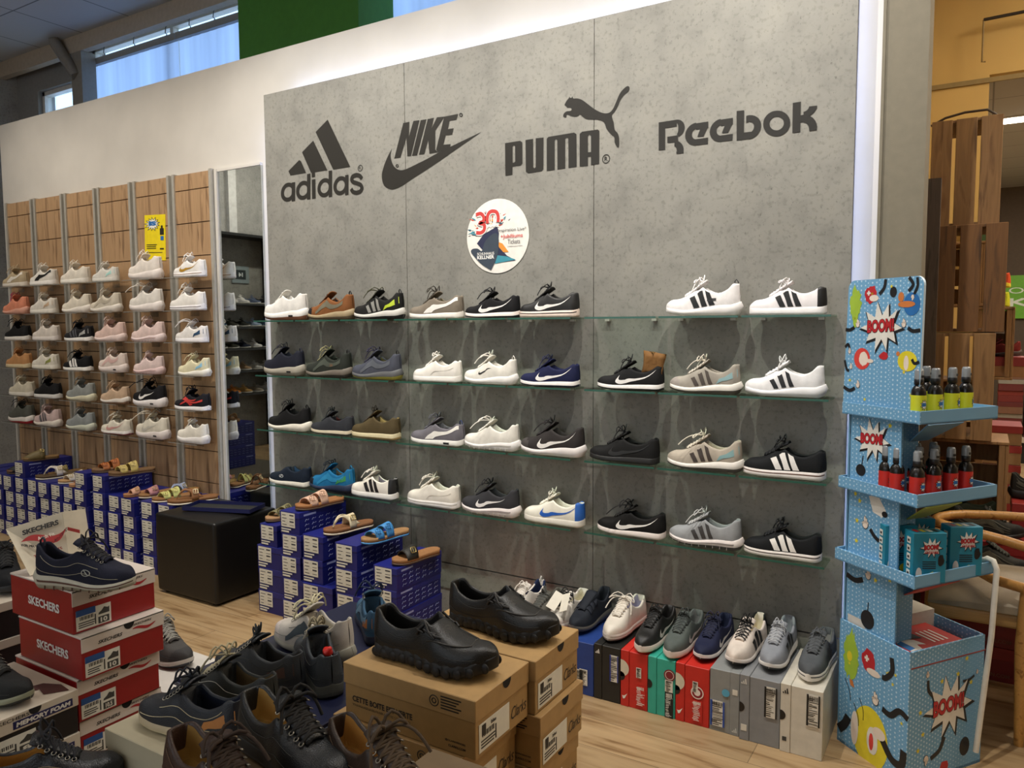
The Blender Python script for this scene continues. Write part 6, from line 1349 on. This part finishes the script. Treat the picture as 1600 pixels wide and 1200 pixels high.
# leaflets and white boxes in the base
p = PN+A_*.50+B_*.50; t = thing('leaflet_stack', 'stack of red comic leaflets lying in the base of the display stand', 'leaflets', (PN.x, PN.y, .390)); mb = MB()
q_ = [O_+E2*.02-E1*.02, O_+E2*.28-E1*.02, O_+E2*.28-E1*.18, O_+E2*.02-E1*.18]; prism(mb, q_, 0, .035); mb.build('paper_stack', [mat('#b52a26', .5)], t)
mb = MB(); Ft = lambda a_, b_: O_+E2*a_-E1*b_+UP*.036
mb.poly([Ft(*q) for q in ((.04, .03), (.09, .03), (.10, .06), (.13, .05), (.12, .09), (.08, .12), (.04, .09))], 0); mb.poly([Ft(*q)+UP*.0003 for q in ((.04, .035), (.07, .04), (.07, .10), (.04, .09))], 4); mb.poly([Ft(*q)+UP*.0003 for q in ((.10, .10), (.16, .09), (.15, .16), (.10, .15))], 1); mb.poly([Ft(*q)+UP*.0003 for q in ((.05, .12), (.08, .12), (.08, .16), (.05, .16))], 3)
for k_ in range(4): mb.poly([Ft(.17+.02*k_, .05)+UP*.0003, Ft(.178+.02*k_, .05)+UP*.0003, Ft(.178+.02*k_, .13)+UP*.0003, Ft(.17+.02*k_, .13)+UP*.0003], 0)
mb.build('leaflet_print', ART, t)
for nm, s0, s1, r0, r1, lb in ((0, .012, .17, .20, .28, 'small plain white box in the left corner of the display base'), (1, .20, .33, .185, .285, 'small plain white box at the back of the display base')):
    t = thing('white_box', lb, 'box', (PN.x, PN.y, .390)); mb = MB(); prism(mb, [O_+E2*s0-E1*r0, O_+E2*s1-E1*r0, O_+E2*s1-E1*r1, O_+E2*s0-E1*r1], 0, .075); mb.build('box_body', mat('#c9c4bb', .5), t)
# ------------------------------------------------------------------ right-hand background
YW = mat('#c9a866', .8, 'plain', ns=2)
xe = wy(1543, 200, 6.0).x
mb = MB(); mb.box(-.4, 6.0, 0, xe, 6.15, 3.82); mb.box(xe, 6.0, 3.07, 3.2, 6.15, 3.82); struct('wall_far', mb, YW)
mb = MB(); mb.box(-.4, 5.985, 3.02, 3.2, 6.0, 3.05); struct('trim_6', mb, mat('#8f7a4e', .7))
mb = MB(); mb.box(-.5, 3.95, 0, -.4, 13, 3.9); struct('wall_inner', mb, mat('#b9a67e', .8))
mb = MB(); mb.box(-.4, 11.4, 0, 3.2, 11.5, 3.3); struct('wall_end', mb, mat('#5c4e40', .85))
mb = MB(); mb.box(-.4, 6.15, 3.12, 3.2, 11.5, 3.2); struct('ceiling_far', mb, mat('#a8a4a2', .85, 'tile', mort=.5))
for (x, y, sx, sy, lb) in ((.55, 7.6, 1.2, .16, 'long ceiling light strip in the far room, nearer'), (.75, 10.0, .6, .3, 'small ceiling light panel deep in the far room'), (1.35, 6.7, .6, .6, 'bright square ceiling light just behind the opening')):
    t = thing('ceiling_light', lb, 'ceiling light', (x, y, 3.1)); mb = MB(); mb.box(-sx/2, -sy/2, .0, sx/2, sy/2, .012); mb.build('diffuser', emit('#fff1dc', 12), t); mb = MB(); mb.box(-sx/2-.02, -sy/2-.02, .008, sx/2+.02, sy/2+.02, .0195); mb.build('frame', mat('#c9c6bf', .5), t)
p = wz(1560, 4, 3.80); t = thing('ceiling_light', 'bright ceiling light panel at the top right picture corner', 'ceiling light', (p.x+.15, p.y+.15, 3.80)); mb = MB(); mb.box(-.3, -.3, 0, .3, .3, .012); mb.build('diffuser', emit('#fff0d4', 12), t)
a = wy(1537, 31, 5.9); b = wy(1600, 22, 5.9); c = wy(1534, 97, 5.9)
t = thing('ceiling_track', 'thin dark rail with hanging rod under the ceiling at the top right', 'rail', (a.x, 5.9, a.z)); mb = MB(); mb.tube([(0, 0, 0), (1.2, 0, .03)], .010, 6); mb.build('rail_bar', mat('#2c241c', .5), t); mb = MB(); mb.tube([(.0, 0, 0), (0, 0, c.z-a.z), (.02, 0, c.z-a.z)], .006, 6); mb.build('hanging_rod', mat('#8a7448', .5), t)
# green sign on the far wall
a = wy(1530, 498, 11.35); b = wy(1530, 432, 11.35); t = thing('wall_sign', 'lime green outlet sign with white lettering on the far brown wall', 'sign', (a.x, 11.36, a.z)); hS = b.z-a.z
mb = MB(); mb.box(0, 0, 0, 2.3, .03, hS); mb.build('sign_board', mat('#6fb02a', .5), t)
k = 1/((wy(1600, 460, 11.35)-wy(1500, 460, 11.35)).x/100)
mb = MB(); put_text(mb, 'H', (.06, -.004, hS*.28), (1, 0, 0), UP, w=.13, h=hS*.38, bold=.06); put_text(mb, 'OUTLET', (.30, -.004, hS*.58), (1, 0, 0), UP, w=.78, h=hS*.14); put_text(mb, 'Kellner', (.30, -.004, hS*.28), (1, 0, 0), UP, w=1.0, h=hS*.19, bold=.03); mb.build('sign_lettering', mat('#e6ecd8', .5), t)
# wooden crates
CW = mat('#9c7548', .65, 'wood', dark='#6a4a28', ns=3.5, knots=5); CWD = mat('#80582f', .65, 'wood', dark='#4f351c', ns=3.5)
def crate(label, loc, rz, w, h, d, open_front, m=None):
    """w across, h high, d deep; the planked bottom faces -y unless open_front"""
    m = m or CW; t = thing('wooden_crate', label, 'crate', loc, rz); th_ = .014
    def board(nm, *b):
        mb = MB(); mb.rbox(*b, .002, seg=1); mb.build(nm, m, t)
    yb = d-th_ if open_front else 0
    n_ = 3; pw_ = (w-.03)/n_
    if open_front:
        for i in range(n_): hh_ = (h-.04)/n_; board('back_plank', .0, d-th_, .01+i*(hh_+.01), w, d, .01+i*(hh_+.01)+hh_-.008)
        for s_ in (0, h-th_): board('end_plank', 0, 0, s_, w, d-th_-.0005, s_+th_)
        for sx in (0, w-th_):
            for i in range(3): dd = (d-.02)/3; board('side_plank', sx, .005+i*dd, th_+.0005, sx+th_, .005+i*dd+dd-.018, h-th_-.0005)
        for sx in (th_+.001, w-th_-.025):
            for sy in (.003, d-th_-.03): board('corner_batten', sx, sy, th_+.001, sx+.024, sy+.024, h-th_-.001)
    else:
        for i in range(n_): board('bottom_plank', i*(pw_+.015), 0, 0, i*(pw_+.015)+pw_, th_, h)
        for s_ in (0, h-th_): board('end_plank', 0, th_+.0005, s_, w, d, s_+th_)
        for sx in (0, w-th_):
            for i in range(3): dd = (d-.03)/3; board('side_plank', sx, th_+.004+i*dd, th_+.0005, sx+th_, th_+.004+i*dd+dd-.018, h-th_-.0005)
    return t
def dx(px, Y): return wy(px, 400, Y).x
x0 = dx(1449, 4.2); w = .285
crate('wooden crate standing on end, topmost of the tower beside the grey pillar', (x0+.0, 4.20, 1.92), 0, w, .49, .36, False)
crate('brown wooden crate standing on end, second highest of the tower', (x0+.035, 4.12, 1.425), 0, w, .49, .38, False, CWD)
crate('light wooden crate standing on end, third highest of the tower', (x0+.005, 4.08, .93), 0, w, .49, .40, False)
crate('wooden crate at the foot of the tower behind the display stand', (x0+.02, 4.12, .50), 0, .34, .425, .34, True)
crate('lowest wooden crate at the foot of the tower on the floor', (x0+.02, 4.12, .0), 0, .36, .495, .34, True)
mb = MB(); mb.box(dx(1450, 4.1)-.02, 4.02, 0, dx(1468, 4.1), 4.07, 2.12); o = mb.build('wooden_post', mat('#5c4c3e', .7, 'wood', dark='#3a2e24', ns=5)); tag(o, 'dark grey-brown wooden post in front of the crate tower', 'post')
t = thing('wicker_handle', 'thin curved dark cane lying on top of the crate tower', 'cane', (x0+.13, 4.3, 2.414)); mb = MB(); mb.tube([(-.14, 0, .0), (-.08, 0, .03), (0, 0, .045), (.09, 0, .045), (.125, 0, .02), (.13, 0, .0)], .006, 6); mb.build('cane_rod', mat('#3a2a18', .6), t)
p = wy(1531, 510, 5.0); q = wy(1575, 594, 5.0)
cz = q.z
crate('open wooden crate holding a red sneaker on its box', (p.x-.03, 5.0, cz), 0, q.x-p.x+.05, .40, .34, True)
crate('open wooden crate under the red sneaker crate', (p.x-.36, 5.02, cz-.40), 0, .40, .395, .34, True)
crate('wooden crate third from the floor under the red sneaker crate', (p.x-.36, 5.02, cz-.40-.366), 0, .40, .36, .34, True)
crate('lowest wooden crate under the red sneaker crate', (p.x-.36, 5.02, .0), 0, .40, max(.1, cz-.40-.368), .34, True)
crate('open wooden crate on top of the red sneaker crate, with bright shoes', (p.x-.345, 5.02, cz+.405), 0, .36, .36, .30, True)
t = carton2('shoe_box', 'red-lidded shoe box inside the open wooden crate', p.x-.005, 5.03, cz+.0155, .22, .20, .11, mat('#a3764a', .6), mat('#8c2f2a', .6), .05, None, hole=True)
shoe('sneaker', 'red sneaker on the red-lidded box in the open crate', (p.x+.10, 5.13, cz+.128), 0.1, None, form='runner', upper='#6e1f1a', sole='#4a3a34', L=.20, res=(24, 9), bow=.3)
for k_, (c1, c2, lb) in enumerate((('#d8522a', '#e0c32a', 'orange and yellow sports shoe lying on the crate edge, upper'), ('#cfd02a', '#c8c41e', 'yellow sports shoe lying on the crate edge, lower'))):
    shoe('sneaker', lb, (p.x+.075, 5.15, cz+.402+.105*(1-k_)), -1.2, None, form='slim', upper=c1, sole=c2, L=.24, res=(24, 9), bow=0)
mb = MB(); z_ = 0
GRB = 'red-lidded shoe boxes stacked beyond the crates'
for j in range(7): carton2('shoe_box', 'brown shoe box with red lid, %s in the stack beyond the crates' % ['lowest', 'second', 'third', 'fourth', 'fifth', 'sixth', 'top'][j], dx(1548, 5.6), 5.55, j*.12, .20, .30, .118, mat('#8f6f4a', .6), mat('#8c2a26', .6), .045, GRB, hole=False)
# far gondola with many red boxes
xg = dx(1560, 9.6)
t = thing('shelf_unit', 'long low white shelf unit with black base in the far room', 'shelf unit', (xg, 9.5, 0)); mb = MB(); mb.box(0, 0.03, 0, 2.2, .7, .22); mb.build('base', mat('#15130f', .7), t); mb = MB(); mb.box(-.05, 0, .22, 2.25, .75, .27); mb.build('shelf_board', mat('#b9ae9c', .6), t)
for c_ in range(5):
    for j in range(7): carton2('shoe_box', 'dark red shoe box, layer %s of the %s far stack' % (['one', 'two', 'three', 'four', 'five', 'six', 'seven'][j], cname[c_]), xg+.05+c_*.24, 9.55+.02*((c_+j) % 2), .272+j*.12, .22, .32, .118, mat(['#6e211c', '#5e1c1a', '#74503a'][(c_+j) % 3], .6), mat(['#7d2a22', '#8a8478', '#5c1d1a'][(c_*2+j) % 3], .6), .045, 'shoe boxes on the far shelf unit', hole=False)
    shoe('sneaker', 'sneaker on top of the %s far stack' % cname[c_], (xg+.16+c_*.24, 9.68, 1.115), 1.3, 'shoes on the far shelf unit', form='slim', upper=['#8d8f96', '#2c2d33', '#c4c4c0', '#4a5a72', '#8a8a86'][c_], sole='#b9b6b0', L=.27, res=(24, 9), bow=.3)
# picture and dark blocks behind the crates
a = wy(1532, 345, 5.9); b = wy(1548, 408, 5.9); t = thing('wall_picture', 'dark green leaf picture hanging behind the crate tower', 'picture', (a.x-.1, 5.95, b.z)); mb = MB(); mb.box(0, 0, 0, b.x-a.x+.1, .03, a.z-b.z); mb.build('picture_panel', mat('#2e4a22', .6, 'plain', ns=18), t)
# wooden armchair
WD = mat('#c08c48', .4, 'wood', dark='#8a5a26', ns=5, ax='y'); 
t = thing('armchair', 'curved light wooden armchair with beige padded seat behind the display stand', 'chair', (.16, 3.36, 0))
for (x, y, zt, lx, ly) in ((-.005, -.245, .57, .0, 0), (-.30, .22, .62, -.02, .02), (.52, -.245, .57, .0, 0), (.62, .24, .61, .02, .02)):
    mb = MB(); mb.tube([(x+lx, y+ly, 0), (x+lx*.3, y+ly*.3, .35), (x, y, zt)], .021, 12, taper=lambda u: .72+.5*sin(pi*min(1, u*1.1))); mb.build('leg', WD, t)
mb = MB(); mb.tube([(-.005, -.255, .560), (-.10, -.20, .562), (-.22, -.02, .570), (-.31, .16, .59)], .018, 10, flat=1.0); mb.build('arm_rest', WD, t)
mb = MB(); mb.tube([(.52, -.255, .560), (.58, -.18, .562), (.63, 0, .570), (.64, .18, .59)], .018, 10); mb.build('arm_rest', WD, t)
mb = MB(); mb.tube(smooth_curve([(.36, .02, .535), (.18, .14, .56), (-.06, .24, .60), (-.30, .28, .635), (-.20, .42, .65), (.15, .47, .655), (.45, .42, .65), (.60, .28, .62)], 4), .019, 10); mb.build('back_rail', WD, t)
mb = MB(); mb.rbox(-.30, -.22, .40, .56, .27, .45, .012, seg=3); mb.build('seat_frame', mat('#b3894e', .5, 'wood', dark='#8a6230', ns=5, ax='x'), t)
bm = bmesh.new(); bmesh.ops.create_cube(bm, size=1); bmesh.ops.subdivide_edges(bm, edges=bm.edges[:], cuts=6, use_grid_fill=True)
for v in bm.verts: x, y, z = v.co; v.co = Vector((.13+x*.86, .02+y*.50, .452+(z+.5)*.075*(1-.7*abs(2*x)**4)*(1-.6*abs(2*y)**4)))
mb = MB(); mb.frombm(bm, 0, None, True); mb.build('seat_cushion', mat('#8a7c66', .5, 'leather'), t)
# red boxes with sandals behind the chair
RK = mat('#7a1c18', .5, 'plain', ns=8)
xr = dx(1425, 3.95)
def keen(label, x, y, j, w, d, hk_): 
    t = carton2('shoe_box', label, x, y, j*hk_, w, d, hk_-.001, RK, mat('#8a241e', .5), .05, 'dark red shoe boxes behind the armchair', hole=False)
    mb = MB(); put_text(mb, 'KEEN.COM', (w-.13, -.0040, .020), (1, 0, 0), UP, w=.10, h=.016, bold=.03); mb.build('box_lettering', mat('#7d4a38', .6), t)
for j in range(3): keen('dark red shoe box with printed web address, %s of the front stack behind the armchair' % ['lowest', 'middle', 'topmost'][j], -.19, 3.64, j, .36, .23, .143)
for j in range(3): keen('dark red shoe box, %s of the front stack right of the armchair leg' % ['lowest', 'middle', 'topmost'][j], .20, 3.66, j, .36, .23, .143)
for j in range(4): keen('dark red shoe box, %s of the middle stack behind the armchair' % ['lowest', 'second', 'third', 'topmost'][j], -.12, 3.88, j, .33, .22, .13)
for j in range(5): keen('dark red shoe box, %s of the rear stack beside the crates' % ['lowest', 'second', 'third', 'fourth', 'topmost'][j], .14, 4.13, j, .33, .24, .13)
def hik(label, x, y, z, a_): return shoe('outdoor_sandal', label, (x, y, z), a_+pi, 'strappy outdoor shoes on the red boxes', form='runner', upper='#23221c', sole='#171613', toe='#151412', lace='#3a3a30', logo=('panel', 'waves'), logo_c=('#4a4636', '#5c5846'), L=.28, res=(30, 11), bow=0)
hik('black and olive strappy outdoor shoe on the front red stack', .06, 3.755, .431, -.1)
hik('black and olive strappy outdoor shoe on the middle red stack', .05, 3.99, .522, -.1)
hik('black strappy outdoor shoe on the rear red stack', .27, 4.25, .652, -.15)
shoe('sneaker', 'olive green boot-like shoe lying in the crate behind the trays', (x0+.19, 4.26, .5155+.001), .2, None, form='slim', upper='#2c2f1e', sole='#1b1c16', L=.29, bow=.3)
# ------------------------------------------------------------------ rack seen in the mirror (real furniture on the left wall)
SX = -7.6
t = thing('wall_niche', 'black-framed shelf niche on the left side wall', 'shelf niche', (SX, 0, 0))
mb = MB(); mb.box(0, -.40, 2.50, .30, 1.6, 2.53); mb.box(0, -.43, 0, .30, -.40, 2.53); mb.build('niche_frame', mat('#15140f', .5), t)
mb = MB(); mb.box(.002, -.40, 0, .012, 1.6, 2.5); mb.build('niche_back', mat('#8a877d', .7, 'concrete'), t)
zs_ = [1.73, 1.46, 1.21, .95, .68]; names5 = ['top', 'second', 'third', 'fourth', 'fifth']
colr = [['#1a1a1b', '#5a6478', '#d8d4cc', '#cfcac2'], ['#44566e', '#8fa0b4', '#2c2c26', '#3c3a30'], ['#1f1f1f', '#d9d6d0', '#1f2434', '#3a3a30'], ['#c9c6be', '#b9b6ae', '#9c8060', '#8a5028'], ['#a9a7a0', '#8a8070', '#b08a50', '#c4762c']]
for i, z in enumerate(zs_):
    p = thing('rack_shelf', '%s dark shelf in the niche on the left side wall' % names5[i], 'shelf', (SX+.014, -.39, z-.02), 0, 'dark shelves in the left wall niche'); mb = MB(); mb.box(0, 0, 0, .26, 1.9, .018); mb.build('shelf_board', mat('#2c2b27', .5), p)
    for j in range(6):
        c_ = colr[i][j % 4]; shoe('sneaker', 'sneaker %s in the %s row of the left wall niche' % (['nearest the frame', 'second from the frame', 'third from the frame', 'fourth from the frame', 'fifth from the frame', 'sixth from the frame'][j], names5[i]), (SX+.145, -.28+.165*j, z+.0005), pi-.45, 'shoes in the left wall niche', form='slim', upper=c_, sole='#d0ccc2', L=.23, res=(20, 8), bow=.3)
t = thing('number_sign', 'small framed black number sign on the left side wall', 'sign', (SX+.013, -.19, 1.98), 0); mb = MB(); mb.box(0, 0, 0, .012, .25, .20); mb.build('sign_frame', mat('#7f8a88', .5), t); mb = MB(); mb.box(.012, .05, .045, .014, .20, .155); mb.build('sign_face', mat('#1c2422', .5), t)
mb = MB(); put_text(mb, '14', (.0146, .095, .075), (0, 1, 0), UP, w=.06, h=.05, bold=.04); mb.build('sign_digits', mat('#d9dcd6', .5), t)
# boxes in front of it
q = wz(372, 735, .10); rx, ry = q.x, 6.156-q.y
GRYB = mat('#4c4b44', .55)
t = thing('low_platform', 'low grey wooden platform carrying grey and blue boxes, left of the shop aisle', 'platform', (rx-.75, ry-.55, 0)); mb = MB(); mb.rbox(0, 0, .06, 1.1, 1.2, .10, .003, seg=1); mb.build('platform_board', mat('#6b6456', .6), t)
for sx in (.03, 1.0):
    for sy in (.03, 1.1): mb = MB(); mb.box(sx, sy, 0, sx+.06, sy+.06, .06); mb.build('foot', mat('#33302a', .6), t)
for j in range(3): carton2('shoe_box', 'dark grey shoe box, %s on the low platform seen in the mirror' % ['lowest', 'middle', 'topmost'][j], rx-.55, ry+.06, .101+j*.13, .33, .28, .128, GRYB, mat('#57564e', .5), .04, 'dark grey boxes on the low platform', hole=False)
for j in range(4): blue_box('blue sandal box, %s on the low platform seen in the mirror' % lvl[j], rx-.40, ry-.33, .101+j*.1085, .135, .325, H0, 'blue boxes on the low platform')
for j in range(4): blue_box('blue sandal box, %s at the platform edge seen in the mirror' % lvl[j], rx-.25, ry-.33, .101+j*.1085, .135, .325, H0, 'blue boxes on the low platform')
sandal('sandal', 'tan two-strap sandal on the platform boxes seen in the mirror', (rx-.26, ry-.2, .101+4*H0+.001), .4, None, strap='#b08a5c', L=.26)
sandal('sandal', 'dark two-strap sandal on the grey platform boxes', (rx-.40, ry+.2, .492), .8, None, strap='#24221e', L=.26)
mb = MB(); mb.box(SX, -.02, 2.55, SX+.05, .09, 3.8); struct('trim_7', mb, mat('#d9d6d0', .7))
mb = MB(); mb.lathe([(0, 0), (.22, 0), (.22, .02), (0, .02)], 32, M=Matrix.Translation((SX, .62, 2.95)) @ Matrix.Rotation(pi/2, 4, 'Y')); o = mb.build('round_emblem', mat('#1b1b19', .5)); tag(o, 'round dark emblem high on the left side wall, seen in the mirror', 'emblem')
# ------------------------------------------------------------------ lights
def lamp(name, kind, loc, energy, color, size=.1, aim=None, **k):
    l = bpy.data.lights.new(name, kind); l.energy = energy; l.color = color
    if kind == 'AREA': l.shape = 'RECTANGLE'; l.size = size; l.size_y = k.get('sy', size)
    else: l.shadow_soft_size = size
    if kind == 'SPOT': l.spot_size = R(k.get('cone', 90)); l.spot_blend = k.get('blend', .6)
    o = bpy.data.objects.new(name, l); COL.objects.link(o); o.location = loc
    if aim is not None: o.rotation_euler = (Vector(aim)-Vector(loc)).to_track_quat('-Z', 'Y').to_euler()
    return o
WARM = (1., .90, .77); NEU = (1., .95, .88)
PANELS = [(-6.3, 1.0), (-6.3, -1.4), (-4.1, .4), (-4.1, -2.0), (-1.9, -.3), (-1.9, -2.4), (.6, .9), (.6, -1.6), (1.2, 3.0)]
for i, (x, y) in enumerate(PANELS):
    t = thing('ceiling_light', 'square recessed ceiling light panel', 'ceiling light', (x, y, 3.8), 0, 'recessed ceiling light panels over the shop floor')
    mb = MB(); mb.box(-.30, -.30, .008, .30, .30, .018); mb.build('diffuser', emit('#fff7ec', PAN), t)
    mb = MB(); mb.box(-.32, -.32, .0, .32, -.30, .0195); mb.box(-.32, .30, .0, .32, .32, .0195); mb.box(-.32, -.30, .0, -.30, .30, .0195); mb.box(.30, -.30, .0, .32, .30, .0195); mb.build('frame', mat('#d8d6d0', .5), t)
def spotlamp(x, y, aim, e, cone=95, col=WARM, lbl='', size=.012):
    t = thing('ceiling_spotlight', lbl, 'spotlight', (x, y, 3.72), 0)
    mb = MB(); mb.lathe([(.0, .10), (.015, .10), (.015, .04), (.045, .03), (.05, -.03), (.045, -.03), (.04, .0), (0, .0)], 14); mb.build('lamp_housing', mat('#d9d6cf', .4), t)
    lamp('spot', 'SPOT', (x, y, 3.66), e, col, size, aim, cone=cone, blend=1.)
for i, (x, ax) in enumerate([(-3.25, -3.1), (-2.2, -2.15), (-1.15, -1.2), (-.3, -.6)]):
    spotlamp(x, 1.92, (ax, 3.0, 1.0), SPT, 104, NEU, 'small white ceiling spotlight aimed at the concrete wall, ' + ['leftmost', 'second from left', 'second from right', 'rightmost'][i]+' of four')
for i, x in enumerate([-5.9, -5.0, -4.1]):
    spotlamp(x, 1.9, (x, 3.05, 1.5), SPL, 90, WARM, 'small white ceiling spotlight aimed at the wooden panels, ' + ['left', 'middle', 'right'][i]+' of three')
for i, (x, y, z) in enumerate([(1.3, 4.9, 3.80), (2.4, 4.4, 3.80)]):  # added panels out of view that brighten the right-hand background
    t = thing('ceiling_light', 'added square light panel out of view before the yellow wall, %s' % ('left', 'right')[i], 'ceiling light', (x, y, z)); mb = MB(); mb.box(-.30, -.30, .0, .30, .30, .012); mb.build('diffuser', emit('#fff0d8', 30), t)
for i, (x, y, aim) in enumerate([(-6.3, .35, (-7.6, .2, 1.7)), (-6.3, -.5, (-7.6, -.3, 2.4))]):  # added spotlights that brighten the side wall reflected in the mirror
    t = thing('ceiling_spotlight', 'added ceiling spotlight brightening the left side wall niche, %s' % ('nearer', 'farther')[i], 'spotlight', (x, y, 3.72)); mb = MB(); mb.lathe([(.0, .10), (.015, .10), (.015, .04), (.045, .03), (.05, -.03), (.045, -.03), (.04, .0), (0, .0)], 14); mb.build('lamp_housing', mat('#d9d6cf', .4), t); lamp('spot', 'SPOT', (x, y, 3.66), 70, NEU, .05, aim, cone=110, blend=.8)
lamp('added_front_fill', 'AREA', (-2.2, -3.4, 1.9), FILL, (.80, .90, 1.), 5.5, (-2.2, 3, 2.0), sy=2.2)  # added cool fill lamp behind the camera; no window is built there
lamp('added_crate_fill', 'AREA', (1.2, 3.6, 3.7), 16, (1., .88, .7), .6, (-.1, 4.2, 1.2))  # added area lamp without a fitting, brightens the crate tower
lamp('far_room_light', 'AREA', (1.0, 8.4, 3.08), 60, NEU, 1.6, (1.0, 8.4, 0), sy=2.4)
w = bpy.data.worlds.new('world'); SC.world = w; w.use_nodes = True; bg = w.node_tree.nodes['Background']; bg.inputs[0].default_value = (.42, .62, 1., 1); bg.inputs[1].default_value = WLD
SC.view_settings.view_transform = 'Standard'; SC.view_settings.look = 'None'; SC.view_settings.gamma = 1; SC.view_settings.exposure = EXPO
SC.view_settings.use_curve_mapping = False
SC.cycles.max_bounces = 8; SC.cycles.transparent_max_bounces = 24
